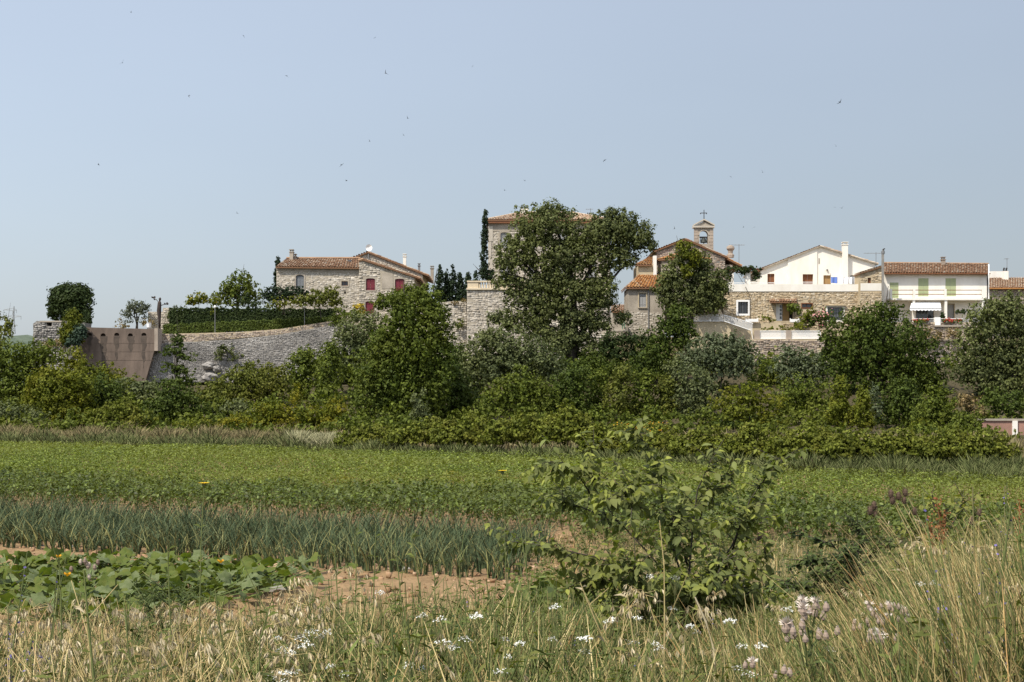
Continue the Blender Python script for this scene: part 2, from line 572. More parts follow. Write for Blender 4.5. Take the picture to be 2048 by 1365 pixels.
# the raised village ground behind the retaining walls
q = MB()
hx = np.linspace(X(66, 171.8), 90, 61)
for i in range(60):
    a, b = hx[i], hx[i + 1]
    za, zb = 10.6 + .25 * math.sin(a * .3), 10.6 + .25 * math.sin(b * .3)
    yf = 175.5 if X(760, 172) < (a + b) / 2 < X(1225, 172) else 171.8
    q.poly([(a, yf, za), (b, yf, zb), (b, 330, zb), (a, 330, za)])
    q.poly([(a, yf, 0), (b, yf, 0), (b, yf, zb), (a, yf, za)])
M['village_earth'] = plain_mat('dry_village_earth', (.30, .235, .15), 1, nscale=.6, c2=(.15, .14, .06))
q.build('village_ground', M['village_earth'], kind='structure')

# low wooded hill on the horizon at the left
q = MB()
xh = np.linspace(-900, 200, 70)
prof = [40 * math.exp(-((x + 345) / 130) ** 2) + 46 * math.exp(-((x + 760) / 220) ** 2) + 10 + 2.0 * math.sin(x * .06) + 1.3 * math.sin(x * .17) for x in xh]
rows = [(900, 0), (940, .55), (990, .85), (1050, 1.0), (1200, .7)]
for r in range(len(rows) - 1):
    for i in range(69):
        (y0, s0), (y1, s1) = rows[r], rows[r + 1]
        q.poly([(xh[i], y0, prof[i] * s0 - .5), (xh[i + 1], y0, prof[i + 1] * s0 - .5), (xh[i + 1], y1, prof[i + 1] * s1 - .5), (xh[i], y1, prof[i] * s1 - .5)])
M['scrub'] = plain_mat('wooded_hillside', (.10, .125, .085), 1, nscale=.06, c2=(.055, .075, .05), bump=.6)
q.build('far_hill', M['scrub'], kind='structure', smooth=True)


# ------------------------------------------------------------------ masonry helpers
def inpoly(p, poly):
    x, z = p
    c = False
    j = len(poly) - 1
    for i in range(len(poly)):
        xi, zi = poly[i]; xj, zj = poly[j]
        if (zi > z) != (zj > z) and x < (xj - xi) * (z - zi) / (zj - zi) + xi:
            c = not c
        j = i
    return c


def stones(name, mat, parent, outer, y, holes=(), w=(.26, .55), h=(.17, .30), proud=(.02, .09), joint=.03, skip=.04, rr=None, yfun=None, zmin=None):
    """rubble masonry: one raised block per stone on a wall face that looks towards -y"""
    rr = rr or random.Random(len(outer) * 31 + int(abs(outer[0][0]) * 10))
    w, h, joint = [q * .78 for q in w], [q * .74 for q in h], joint * .75
    V, Fc = [], []
    x0, x1 = min(p[0] for p in outer), max(p[0] for p in outer)
    z0, z1 = min(p[1] for p in outer), max(p[1] for p in outer)
    if zmin is not None: z0 = max(z0, zmin)
    hb = [(min(p[0] for p in q) - .04, max(p[0] for p in q) + .04, min(p[1] for p in q) - .04, max(p[1] for p in q) + .04) for q in holes]
    # the courses break every metre or two, as in rubble work
    xs0 = x0
    while xs0 < x1:
        xs1 = min(x1, xs0 + rr.uniform(1.0, 2.6))
        if x1 - xs1 < .5: xs1 = x1
        z = z0 + rr.uniform(-.12, .03)
        while z < z1:
            hh = rr.uniform(*h) * rr.uniform(.8, 1.25)
            x = xs0
            while x < xs1 - .05:
                ww = min(rr.uniform(*w), xs1 - x)
                if xs1 - x - ww < .1: ww = xs1 - x
                oz = rr.uniform(-.025, .025)
                a, b, c, d = x + joint / 2, x + ww - joint / 2, z + joint / 2 + oz, z + hh - joint / 2 + oz + rr.uniform(-.025, .025)
                x += ww
                if rr.random() < skip: continue
                if not all(inpoly(p, outer) for p in ((a, c), (b, c), (a, d), (b, d))): continue
                if any(a < q[1] and b > q[0] and c < q[3] and d > q[2] for q in hb): continue
                j = lambda s=.04: rr.uniform(-s, s)
                pr = rr.uniform(*proud) * .8
                yy = y if yfun is None else yfun((a + b) / 2, (c + d) / 2)
                k = len(V)
                e = .025
                V += [(a + j(.02), yy, c + j(.02)), (b + j(.02), yy, c + j(.02)), (b + j(.02), yy, d + j(.02)), (a + j(.02), yy, d + j(.02)),
                      (a + e + j(), yy - pr + j(.015), c + e + j(.025)), (b - e + j(), yy - pr + j(.015), c + e + j(.025)),
                      (b - e + j(), yy - pr + j(.015), d - e + j(.025)), (a + e + j(), yy - pr + j(.015), d - e + j(.025))]
                Fc += [(k + 4, k + 5, k + 6, k + 7), (k, k + 1, k + 5, k + 4), (k + 1, k + 2, k + 6, k + 5), (k + 2, k + 3, k + 7, k + 6), (k + 3, k, k + 4, k + 7)]
            z += hh
        xs0 = xs1
    if not V: return None
    off = np.array(top(parent).location)
    o = link(name, fast(name, np.array(V) - off, Fc, mat), parent)
    return props(o, kind='stuff')


def tiles(parent, A, B, C, D, mat, bed=None, pitch=.34, course=.45, slab=.16, lift=.03, name='roof', rr=None):
    """canal-tile roof on the quad A (eave, left) B (eave, right) C (ridge, right) D (ridge, left): the bed and its tiles"""
    rr = rr or random.Random(int(abs(A[0] * 7 + D[2] * 13)) + 3)
    A, B, C, D = [Vector(p) for p in (A, B, C, D)]
    nn = (B - A).cross(D - A)
    if nn.length < 1e-6: nn = (B - A).cross(C - A)
    nn.normalize()
    if nn.z < 0: nn = -nn
    q = MB()
    T = [A, B, C, D]
    bt = [p - Vector((0, 0, slab)) for p in T]
    q.mesh(T + bt, [(0, 1, 2, 3), (7, 6, 5, 4), (0, 4, 5, 1), (1, 5, 6, 2), (2, 6, 7, 3), (3, 7, 4, 0)])
    roof = q.build(name, bed or M['tilebed'], parent)
    n = max(2, round(max((B - A).length, (C - D).length) / pitch))
    V, Fc = [], []
    for i in range(n):
        u = (i + .5) / n
        a, b = A.lerp(B, u), D.lerp(C, u)
        side = ((B - A) * (1 - .0) / n).normalized() if (B - A).length > .1 else (C - D).normalized()
        wa, wb = (B - A).length / n * .80, (C - D).length / n * .80
        Ls = (b - a).length
        k = max(1, round(Ls / course))
        for j in range(k):
            t0, t1 = j / k, (j + 1) / k + .04 / max(Ls, .1)
            p0, p1 = a.lerp(b, t0), a.lerp(b, min(t1, 1.02))
            jit = side * rr.uniform(-.025, .025)
            h0 = lift + rr.uniform(.01, .05)
            wi0, wi1 = wa + (wb - wa) * t0, wa + (wb - wa) * t1
            base = len(V)
            for p, wd, hh in ((p0, wi0, h0), (p1, wi1 * .85, h0 - .03)):
                for g in range(5):
                    th = math.pi * g / 4
                    V.append(tuple(p + jit - side * (math.cos(th) * wd * .5) + nn * (math.sin(th) * wd * .38 + hh)))
            for g in range(4):
                Fc.append((base + g, base + g + 1, base + 6 + g, base + 5 + g))
            if j == 0:
                Fc.append((base, base + 1, base + 3, base + 4))
    off = np.array(top(parent).location)
    props(link('roof_tile', fast('roof_tile', np.array(V) - off, Fc, mat), roof), kind='stuff')
    return roof


def rect(px0, py0, px1, py1, d):
    """x-z rectangle from photo pixels at distance d"""
    return [(X(px0, d), Z(py1, d)), (X(px1, d), Z(py1, d)), (X(px1, d), Z(py0, d)), (X(px0, d), Z(py0, d))]


def arch(px0, py0, px1, py1, d, rise=4):
    r = rect(px0, py1 - 1, px1, py1, d)
    x0, x1 = X(px0, d), X(px1, d)
    zs, zt = Z(py0 + rise, d), Z(py0, d)
    p = [(x0, Z(py1, d)), (x1, Z(py1, d)), (x1, zs)]
    for i in range(1, 6):
        t = math.pi * i / 6
        p.append(((x0 + x1) / 2 + (x1 - x0) / 2 * math.cos(t), zs + (zt - zs) * math.sin(t)))
    p.append((x0, zs))
    return p


def shrink(poly, e):
    cx = (min(p[0] for p in poly) + max(p[0] for p in poly)) / 2
    cz = (min(p[1] for p in poly) + max(p[1] for p in poly)) / 2
    return [(p[0] + (e if p[0] < cx else -e if p[0] > cx else 0), p[1] + (e if p[1] < cz else -e)) for p in poly]


def surround(parent, hole, y, mat, wd=.16, proud=.05, name='window_surround', depth=.1):
    """dressed-stone frame round an opening"""
    out = shrink(hole, -wd)
    q = MB()
    q.prism(out, y - proud, y + depth, 0, [hole])
    return q.build(name, mat, parent)


def shutter_pair(parent, hole, y, mat, label=None, name='shutter'):
    """two closed leaves with rails"""
    x0, x1 = min(p[0] for p in hole), max(p[0] for p in hole)
    z0, z1 = min(p[1] for p in hole), max(p[1] for p in hole)
    xm = (x0 + x1) / 2
    zs = sorted({p[1] for p in hole})
    for a, b, s in ((x0, xm - .012, -1), (xm + .012, x1, 1)):
        if len(hole) > 4:
            arc = [p for p in hole[2:] if (p[0] < xm - .01 if s < 0 else p[0] > xm + .01)]
            half = [(x0, z0), (xm - .012, z0), (xm - .012, z1)] + arc if s < 0 else [(xm + .012, z0), (x1, z0)] + arc + [(xm + .012, z1)]
            q = MB(); q.prism(half, y, y + .06)
        else:
            q = MB(); q.box(a, b, y, y + .06, z0, z1)
        for t in (.18, .78):
            zz = z0 + (z1 - z0) * t
            q.box(a + .04, b - .04, y - .03, y, zz, zz + .09)
        sh = q.build(name, mat, parent, label=label)


def window(parent, hole, y, frame_mat, cols=2, rows=2, fw=.06, depth=.0):
    """frame, glazing bars and panes set in an opening"""
    x0, x1 = min(p[0] for p in hole), max(p[0] for p in hole)
    z0, z1 = min(p[1] for p in hole), max(p[1] for p in hole)
    q = MB()
    q.box(x0, x0 + fw, y, y + .08, z0, z1); q.box(x1 - fw, x1, y, y + .08, z0, z1)
    q.box(x0 + fw, x1 - fw, y, y + .08, z0, z0 + fw); q.box(x0 + fw, x1 - fw, y, y + .08, z1 - fw, z1)
    for i in range(1, cols):
        xx = x0 + (x1 - x0) * i / cols
        q.box(xx - .025, xx + .025, y + .01, y + .07, z0 + fw, z1 - fw)
    for i in range(1, rows):
        zz = z0 + (z1 - z0) * i / rows
        q.box(x0 + fw, x1 - fw, y + .015, y + .065, zz - .02, zz + .02)
    w = q.build('window', frame_mat, parent)
    for i in range(cols):
        for j in range(rows):
            q = MB()
            a, b = x0 + (x1 - x0) * i / cols + .035, x0 + (x1 - x0) * (i + 1) / cols - .035
            c, e = z0 + (z1 - z0) * j / rows + .035, z0 + (z1 - z0) * (j + 1) / rows - .035
            q.box(a, b, y + .035, y + .05, c, e)
            q.build('pane', M['glass'], w)
    return w


def back_panel(parent, hole, y, mat=None, name='dark_interior'):
    q = MB()
    q.prism(shrink(hole, -.15), y, y + .03)
    return q.build(name, mat or M['dark_room'], parent)


def chimney(parent, px0, py0, px1, py1, d, mat, dep=None, cap=True, pots=0, capmat=None):
    x0, x1 = X(px0, d), X(px1, d)
    z0, z1 = Z(py1, d) - .6, Z(py0, d)
    w = x1 - x0
    dep = dep or max(w, .45)
    q = MB()
    ct = z1 - (.38 if cap else 0)
    q.box(x0, x1, d, d + dep, z0, ct)
    if cap and not pots:
        q.box(x0 - .07, x1 + .07, d - .07, d + dep + .07, ct, ct + .09)
    ch = q.build('chimney', mat, parent)
    if pots:
        for i in range(pots):
            q = MB()
            xx = x0 + w * (i + .5) / pots
            r = w / pots * .36
            q.tube([(xx, d + dep / 2, ct), (xx, d + dep / 2, z1 - r), (xx, d + dep / 2 - r * .5, z1 - r * .2), (xx, d + dep / 2 - r * 1.6, z1)], r, 8)
            q.build('chimney_pot', capmat or M['darkmetal'], ch)
    elif cap:
        q = MB()
        for sx in (x0 + .04, x1 - .12):
            for sy in (d + .04, d + dep - .12):
                q.box(sx, sx + .08, sy, sy + .08, ct + .09, z1 - .07)
        q.box(x0 - .06, x1 + .06, d - .06, d + dep + .06, z1 - .07, z1)
        q.build('chimney_cap', capmat or mat, ch)
    return ch


def antenna(name, label, base, hgt, arm, nel=5, cat='antenna'):
    q = MB()
    b = Vector(base)
    q.tube([b - Vector((0, 0, .5)), b + Vector((0, 0, hgt))], .035, 6)
    t = thing(name, label, cat, b)
    q.build('mast', M['greymetal'], t)
    q = MB()
    z = b.z + hgt - .1
    q.tube([(b.x - arm * .65, b.y, z), (b.x + arm * .35, b.y, z)], .03, 5)
    for i in range(nel):
        xx = b.x - arm * .65 + arm * i / (nel - 1)
        q.tube([(xx, b.y - .35, z), (xx, b.y + .35, z)], .018, 4)
    q.build('aerial', M['greymetal'], t)
    return t

# ------------------------------------------------------------------ old stone house with wine-red shutters
d = 176.0
house = thing('stone_house', 'old pale stone house with tiled roof, red shutters and one grey arched shutter', 'house', W(640, 640, d))
zb = 10.3
arch_h = arch(592, 550, 608, 577, d, 3)
sm_h = rect(683, 563, 696, 572, d)
sm2_h = rect(688, 584, 692, 588, d)
main = [(X(553, d), zb), (X(719, d), zb), (X(719, d), Z(534, d)), (X(553, d), Z(534, d))]
q = MB(); q.prism(main, d, d + 9, 0, [])
# openings are cut in the front leaf only
q = MB(); q.prism(main, d, d + .45, 0, [arch_h, sm_h, sm2_h])
x0, x1 = X(553, d), X(719, d)
q.box(x0, x0 + .4, d + .45, d + 9, zb, Z(534, d)); q.box(x0, x1, d + 9, d + 9.4, zb, Z(534, d))
q.build('wall', M['mortar'], house)
stones('stone_facing', M['stone'], house, [(x0, zb), (x1, zb), (x1, Z(547, d)), (x0, Z(541, d))], d, [arch_h, sm_h, sm2_h], zmin=Z(632, d), proud=(.006, .045), skip=.16)
q = MB(); q.prism([(x0, Z(541, d)), (x1, Z(547, d)), (x1, Z(534, d)), (x0, Z(534, d))], d - .05, d - .002)
q.build('render_band', M['rough_render'], house)  # smooth plaster band; the eave shadow is also put into its grey
surround(house, arch_h, d, M['rough_render'], .16)
shutter_pair(house, arch_h, d + .12, M['greyshutter'], 'slate grey arched shutter')
surround(house, sm_h, d, M['mortar'], .14)
window(house, sm_h, d + .2, M['brownwood'], 2, 1)
back_panel(house, sm_h, d + .5); back_panel(house, sm2_h, d + .46)
dr = d + 4.6
tiles(house, W(551, 534, d - .45), W(721, 536, d - .45), W(721, 518, dr), W(573, 518, dr), M['tile'])
tiles(house, W(573, 518, dr), W(721, 518, dr), (X(721, d), d + 9.5, Z(534, d)), (X(553, d), d + 9.5, Z(534, d)), M['tile'])
q = MB(); q.tube([W(573, 517, dr), W(721, 517, dr)], .17, 6); q.build('ridge', M['tile'], house)
chimney(house, 579, 499, 586, 519, 179.5, M['rough_render'], .8)
chimney(house, 588, 508, 592, 519, 180, M['rough_render'], .6)
q = MB(); sk = [W(696, 522, 179.2), W(703, 522, 179.2), W(703, 525, 178.4), W(696, 525, 178.4)]
q.mesh([p + Vector((0, 0, .12)) for p in sk] + [p + Vector((0, 0, -.1)) for p in sk], [(0, 3, 2, 1), (0, 1, 5, 4), (1, 2, 6, 5), (2, 3, 7, 6), (3, 0, 4, 7)])
q.build('skylight', M['darkmetal'], house)
# right-hand wing: gable end whose roof runs down to the right
dw = 175.6
r1 = arch(732, 557, 750, 581, dw, 2)
r2 = arch(790, 558, 809, 583, dw, 2)
rd = arch(731, 603, 748, 628, dw, 2)
wing = [(X(718, dw), 10.3), (X(829, dw), 10.3), (X(829, dw), Z(551, dw)), (X(727, dw), Z(521, dw)), (X(718, dw), Z(523, dw))]
q = MB(); q.prism(wing, dw, dw + .5, 0, [r1, r2, rd])
q.box(X(829, dw) - .4, X(829, dw), dw + .5, dw + 13, 10.3, Z(551, dw))
q.build('wall', M['mortar'], house)
stones('stone_facing', M['stone'], house, [(a, b - (.12 if b > Z(560, dw) else 0)) for a, b in wing], dw, [r1, r2, rd, rect(763, 545, 787, 579, dw)], w=(.3, .7), h=(.2, .36), zmin=Z(638, dw), proud=(.02, .09), skip=.07)
q = MB(); q.prism(rect(764, 546, 786, 578, dw), dw - .04, dw - .002); q.build('blocked_opening', M['rough_render'], house)
for hq in (r1, r2, rd):
    surround(house, hq, dw, M['rough_render'], .16)
    shutter_pair(house, hq, dw + .1, M['redshutter'], 'wine red shutter')
tiles(house, W(840, 556, dw - .3), (X(852, dw + 13), dw + 13, Z(556, dw)), (X(727, dw), dw + 13, Z(519, dw) + .1), W(726, 519, dw - .3), M['tile'])
q = MB(); q.tube([W(717, 522, dw), W(727, 519, dw)], .2, 6); q.build('wall_coping', M['tile'], house)
hs = rect(835, 560, 839, 575, dw)
# taller house behind
db = 187.0
tall = thing('gabled_stone_house', 'taller stone gable with long low roof rising behind the red-shuttered house', 'house', W(775, 640, db))
gb = [(X(688, db), Z(640, db)), (X(845, db), Z(640, db)), (X(845, db), Z(547, db)), (X(736, db), Z(506, db)), (X(688, db), Z(522, db))]
q = MB(); q.prism(gb, db, db + 12); q.build('wall', M['mortar'], tall)
stones('stone_facing', M['stone'], tall, [(a, b - (.1 if b > Z(600, db) else 0)) for a, b in gb], db, w=(.28, .6), h=(.18, .3), zmin=Z(570, db), proud=(.02, .08))
tiles(tall, W(686, 523, db - .3), W(736, 504, db - .3), (X(736, db), db + 12.3, Z(504, db)), (X(686, db), db + 12.3, Z(523, db)), M['paletile'])
tiles(tall, W(857, 551, db - .3), (X(857, db), db + 12.3, Z(551, db)), (X(736, db), db + 12.3, Z(504, db)), W(736, 504, db - .3), M['tile'])
chimney(tall, 806, 508, 812, 533, db + 3, M['white_render'], .6)
chimney(tall, 836, 527, 840, 541, db + 5, M['greymetal'], .5)
chimney(tall, 861, 532, 867, 556, db + 9, M['rough_render'], .7)
q = MB(); q.tube([W(737, 508, db - .2), W(737, 560, db - .2)], .09, 6); q.build('drainpipe', M['greymetal'], tall)
t = thing('satellite_dish', 'white satellite dish on mast at the peak of the stone gable', 'satellite dish', W(736, 506, db + .5))
q = MB(); q.tube([W(736, 508, db + .5), W(736, 494, db + .5)], .05, 6); q.build('mast', M['greymetal'], t)
q = MB()
c = W(738, 496, db + .3)
ring = [[c + Vector((math.cos(a) * r * .45, -.05 - .18 * (1 - r * r) * -1, math.sin(a) * r * .45)) for a in [i * math.pi / 5 for i in range(10)]] for r in (1, .6, .2)]
for r in range(2):
    for i in range(10):
        q.poly([ring[r][i], ring[r][(i + 1) % 10], ring[r + 1][(i + 1) % 10], ring[r + 1][i]])
q.poly(ring[2]); q.build('dish', M['whitepaint'], t)

# ------------------------------------------------------------------ retaining walls and terraces at the left
dl = 169.0
t = thing('ruined_wall', 'broken rubble wall with ragged top below the round dark tree', 'wall', W(100, 700, dl))
rw = [(X(64, dl), Z(745, dl)), (X(170, dl), Z(745, dl)), (X(170, dl), Z(646, dl)), (X(128, dl), Z(644, dl)), (X(104, dl), Z(645, dl)), (X(103, dl), Z(653, dl)), (X(94, dl), Z(652, dl)), (X(93, dl), Z(644, dl)), (X(80, dl), Z(644, dl)), (X(74, dl), Z(642, dl)), (X(66, dl), Z(648, dl)), (X(67, dl), Z(680, dl)), (X(63, dl), Z(700, dl))]
q = MB(); q.prism(rw, dl, dl + 2.5); q.build('wall_core', M['greymortar'], t)
stones('stone_facing', M['greystone'], t, rw, dl, w=(.28, .6), h=(.18, .36), proud=(.03, .2), skip=.1)
q = MB(); q.box(X(80, dl), X(128, dl), dl - .15, dl + 2.6, Z(645, dl) + .002, Z(642, dl)); q.build('coping', M['rough_render'], t)

dc = 168.2
t = thing('concrete_wall', 'brown concrete retaining wall with five stained arched niches', 'wall', W(240, 740, dc))
niches = [arch(174 + 27.2 * i, 666 + (i % 2), 184 + 27.2 * i, 672 + (i % 2), dc, 4) for i in range(5)]
cw = [(X(160, dc), Z(765, dc)), (X(290, dc), Z(765, dc)), (X(309, dc), Z(700, dc)), (X(309, dc), Z(658.5, dc)), (X(172, dc), Z(655, dc)), (X(160, dc), Z(700, dc))]
q = MB(); q.prism(cw, dc, dc + .6, 0, niches)
q.box(X(172, dc), X(309, dc), dc + .602, dc + 2.2, Z(700, dc), Z(660, dc))
q.build('wall_face', M['concrete'], t)
for i in range(5):
    q = MB(); a, b = X(172 + 27.2 * i, dc), X(186 + 27.2 * i + (i % 2) * 3, dc)
    zt, zz = Z(673, dc), Z(705 + 16 * ((i * 2) % 3), dc)
    n = 7
    pts = [(a + .05, zt), (b - .05, zt)] + [(b - .05 - .05 * j + .1 * math.sin(j * 2.1 + i), zt + (zz - zt) * j / n) for j in range(1, n + 1)] + [(a + .05 + .04 * j + .1 * math.sin(j * 1.7 + i), zt + (zz - zt) * j / n) for j in range(n, 0, -1)]
    q.prism(pts, dc - .008, dc - .003)
    q.build('water_stain', M['stain'], t)
q = MB(); q.box(X(309, dc) + .003, X(316, dc), dc - .1, dc + 2, Z(702, dc), Z(657, dc)); q.build('pillar', M['pinkstone'], t)
for j in range(3):
    q = MB(); q.box(X(168, dc), X(308, dc), dc - .02, dc - .012, Z(687 + 17 * j, dc), Z(686.3 + 17 * j, dc)); q.build('formwork_line', M['concrete'], t)

# long stone retaining wall, its foot curving out to the left over a rock outcrop
dv = 169.6
t = thing('retaining_wall', 'long grey dry-stone retaining wall rising below the clipped hedges', 'wall', W(470, 760, dv))
gw = [(X(262, dv), Z(765, dv)), (X(700, dv), Z(765, dv)), (X(700, dv), Z(645, dv)), (X(640, dv), Z(655, dv)), (X(560, dv), Z(669, dv)), (X(470, dv), Z(679, dv)), (X(400, dv), Z(683, dv)), (X(330, dv), Z(686, dv)), (X(306, dv), Z(697, dv)), (X(285, dv), Z(715, dv))]
q = MB(); q.prism(gw, dv, dv + 2.1); q.build('wall_core', M['greymortar'], t)
stones('stone_facing', M['greystone'], t, gw, dv, w=(.18, .42), h=(.12, .22), proud=(.015, .085), joint=.03, skip=.05)
uw = [(X(318, dv + 1.4), Z(690, dv)), (X(690, dv + 1.4), Z(658, dv)), (X(690, dv + 1.4), Z(638, dv)), (X(560, dv + 1.4), Z(658, dv)), (X(480, dv + 1.4), Z(664, dv)), (X(318, dv + 1.4), Z(668, dv))]
t2 = thing('parapet_wall', 'low pinkish rubble wall between the lower hedge and the grey retaining wall', 'wall', W(480, 685, dv + 1.4))
q = MB(); q.prism(uw, dv + .75, dv + 2.6); q.build('wall_core', M['goldmortar'], t2)
stones('stone_facing', M['pinkstone'], t2, uw, dv + .75, w=(.2, .45), h=(.13, .24), proud=(.02, .1), skip=.12)


def rock(name, label, c, r, seed, mat=None, cat='rock', parent=None):
    rr = random.Random(seed)
    import bmesh
    bm = bmesh.new()
    bmesh.ops.create_icosphere(bm, subdivisions=3, radius=1)
    ph = [rr.uniform(0, 6) for _ in range(9)]
    for v in bm.verts:
        p = v.co
        s = 1 + .18 * math.sin(2.3 * p.x + ph[0]) * math.cos(2.9 * p.y + ph[1]) + .12 * math.sin(5 * p.z + ph[2] + 3 * p.x) + .07 * math.sin(9 * p.x + ph[3]) * math.sin(8 * p.z + ph[4])
        v.co = Vector((p.x * r[0], p.y * r[1], p.z * r[2])) * s
    me = bpy.data.meshes.new(name); bm.to_mesh(me); bm.free()
    me.materials.append(mat or M['rock'])
    return props(link(name, me, parent, c), label, cat)


rock('boulder', 'large pale boulder jutting from the foot of the grey retaining wall', W(416, 732, dv - .3), (.8, .7, .4), 4)
rock('boulder', 'smaller pale rock just right of the large boulder under the retaining wall', W(433, 738, dv - .2), (.45, .5, .4), 9)
rock('boulder', 'pale split rock at the bottom of the outcrop above the bushes', W(418, 755, dv - .6), (.9, .8, .6), 15)

# garden wall behind the hedge ends and the figure on the corner pillar
t = thing('garden_wall', 'short pale rubble garden wall behind the olive tree', 'wall', W(320, 655, 178))
gwl = [(X(296, 178), Z(668, 178)), (X(345, 178), Z(668, 178)), (X(345, 178), Z(616, 178)), (X(326, 178), Z(616, 178)), (X(325, 178), Z(624, 178)), (X(296, 178), Z(624, 178))]
q = MB(); q.prism(gwl, 178, 178.5); q.build('wall_core', M['mortar'], t)
stones('stone_facing', M['stone'], t, gwl, 178, proud=(.02, .08))
df = 169.2
t = thing('metal_figure', 'dark rusty figure sculpture with outstretched leafy arms on the wall corner', 'sculpture', W(318, 657, df))
q = MB()
q.tube([W(319, 658, df), W(319, 640, df), W(318, 622, df), W(319, 606, df), W(319.5, 602, df)], [.1, .17, .27, .22, .08], 8)
q.build('body', M['rust'], t, smooth=True)
q = MB(); q.tube([W(319.5, 602, df), W(320, 598, df), W(320.5, 595.5, df)], [.1, .16, .06], 8); q.build('head', M['rust'], t, smooth=True)
for pts, nl in (([W(318, 606, df), W(313, 600, df), W(307, 597, df)], 5), ([W(320, 612, df), W(326, 610, df), W(332, 609, df)], 6)):
    q = MB(); q.tube(pts, [.06, .05, .03], 5)
    e = Vector(pts[-1]); rr = random.Random(nl)
    for i in range(nl):
        v = Vector((rr.uniform(-1, 1), rr.uniform(-.5, .5), rr.uniform(-.6, .8))).normalized() * .35
        w = Vector((v.z, 0, -v.x)) * .35
        q.mesh([e, e + v * .5 + w, e + v, e + v * .5 - w], [(0, 1, 2, 3)])
    q.build('arm', M['rust'], t)
q = MB(); q.lathe(W(298, 657, dl + .5), [(.14, 0), (.26, .1), (.3, .55), (.33, .62), (.25, .64)], 10)
q.build_top('flower_pot', M['whitepaint'], 'white flower pot on the terrace edge under the olive tree', 'plant pot')
for nm, px, py0, py1, dd, lab in (('lamp_post', 430, 612, 661, 171.0, 'slim grey garden lamp post in front of the middle of the hedges'), ('lamp_post', 609, 612, 650, 171.0, 'slim grey garden lamp post before the hedges below the stone house')):
    t = thing(nm, lab, 'lamp post', W(px, py1, dd))
    q = MB(); q.tube([W(px, py1 + 5, dd), W(px, py0 + 4, dd)], .045, 6); q.build('post', M['greymetal'], t)
    q = MB(); q.lathe(W(px, py0 + 4, dd), [(.05, 0), (.16, .06), (.15, .2), (.03, .3)], 8); q.build('lantern', M['whitepaint'], t)

# ------------------------------------------------------------------ tall manor with hipped roof
dm = 180.0
mn = thing('manor_house', 'tall square stone manor with hipped clay roof behind the big grey tree', 'manor house', W(1100, 640, dm))
oy = dict(u=(468, 497), l=(524, 560))
holes = []
for px in (1001, 1058, 1118, 1178):
    holes.append(arch(px, oy['u'][0] - 3, px + 15, oy['u'][1], dm, 3))
    holes.append(arch(px, oy['l'][0], px + 15, oy['l'][1], dm, 3))
mo = [(X(977, dm), Z(720, dm)), (X(1221, dm), Z(720, dm)), (X(1221, dm), Z(440, dm)), (X(977, dm), Z(440, dm))]
q = MB(); q.prism(mo, dm, dm + .6, 0, holes)
q.box(X(977, dm), X(977, dm) + .6, dm + .6, dm + 13, Z(720, dm), Z(440, dm)); q.box(X(1221, dm) - .6, X(1221, dm), dm + .6, dm + 13, Z(720, dm), Z(440, dm))
q.build('wall', M['mortar'], mn)
stones('stone_facing', M['stone'], mn, [(mo[0][0], Z(640, dm)), (mo[1][0], Z(640, dm)), (mo[1][0], Z(463, dm)), (mo[0][0], Z(463, dm))], dm, holes, proud=(.012, .06), skip=.14)
q = MB(); q.box(X(977, dm), X(1221, dm), dm - .045, dm - .002, Z(463, dm), Z(442, dm)); q.build('render_band', M['rough_render'], mn)
for i in range(8):
    q = MB(); zc = Z(700 - 31 * i, dm)
    q.box(X(977, dm) - .05, X(977, dm) + .35 + .2 * (i % 2), dm - .075, dm + .3, zc, zc + 1.9); q.build('quoin', M['stone'], mn)
for hq in holes:
    surround(mn, hq, dm, M['rough_render'], .2)
    shutter_pair(mn, hq, dm + .14, M['paleshutter'])
    back_panel(mn, hq, dm + .62)
e0, e1, zr = X(972, dm), X(1227, dm), Z(441, dm)
rl, rr_ = W(1042, 425.5, dm + 7), W(1150, 426.5, dm + 7)
tiles(mn, (e0, dm - .5, zr), (e1, dm - .5, zr), rr_, rl, M['paletile'], pitch=.36)
tiles(mn, (e0, dm + 14, zr), (e0, dm - .5, zr), rl, rl, M['paletile'], pitch=.36)
tiles(mn, (e1, dm - .5, zr), (e1, dm + 14, zr), rr_, rr_, M['paletile'], pitch=.36)
tiles(mn, (e1, dm + 14, zr), (e0, dm + 14, zr), rl, rr_, M['paletile'], pitch=.36)
q = MB(); q.box(e0 + .1, e1 - .1, dm - .45, dm - .1, zr - .42, zr - .17); q.build('eaves_moulding', M['brownwood'], mn)
q = MB(); q.tube([rl, rr_], .16, 6); q.tube([(e0, dm - .5, zr + .05), rl], .13, 6); q.tube([(e1, dm - .5, zr + .05), rr_], .13, 6); q.build('ridge', M['paletile'], mn)
chimney(mn, 1041, 412, 1057, 434, dm + 5.2, M['white_render'], .9, pots=5)
chimney(mn, 1174, 426, 1188, 442, dm + 6.2, M['white_render'], .9, pots=4)
antenna('roof_antenna', 'thin roof antenna above the manor chimney behind the tree top', W(1181, 440, dm + 8), 1.5, .9, 4)

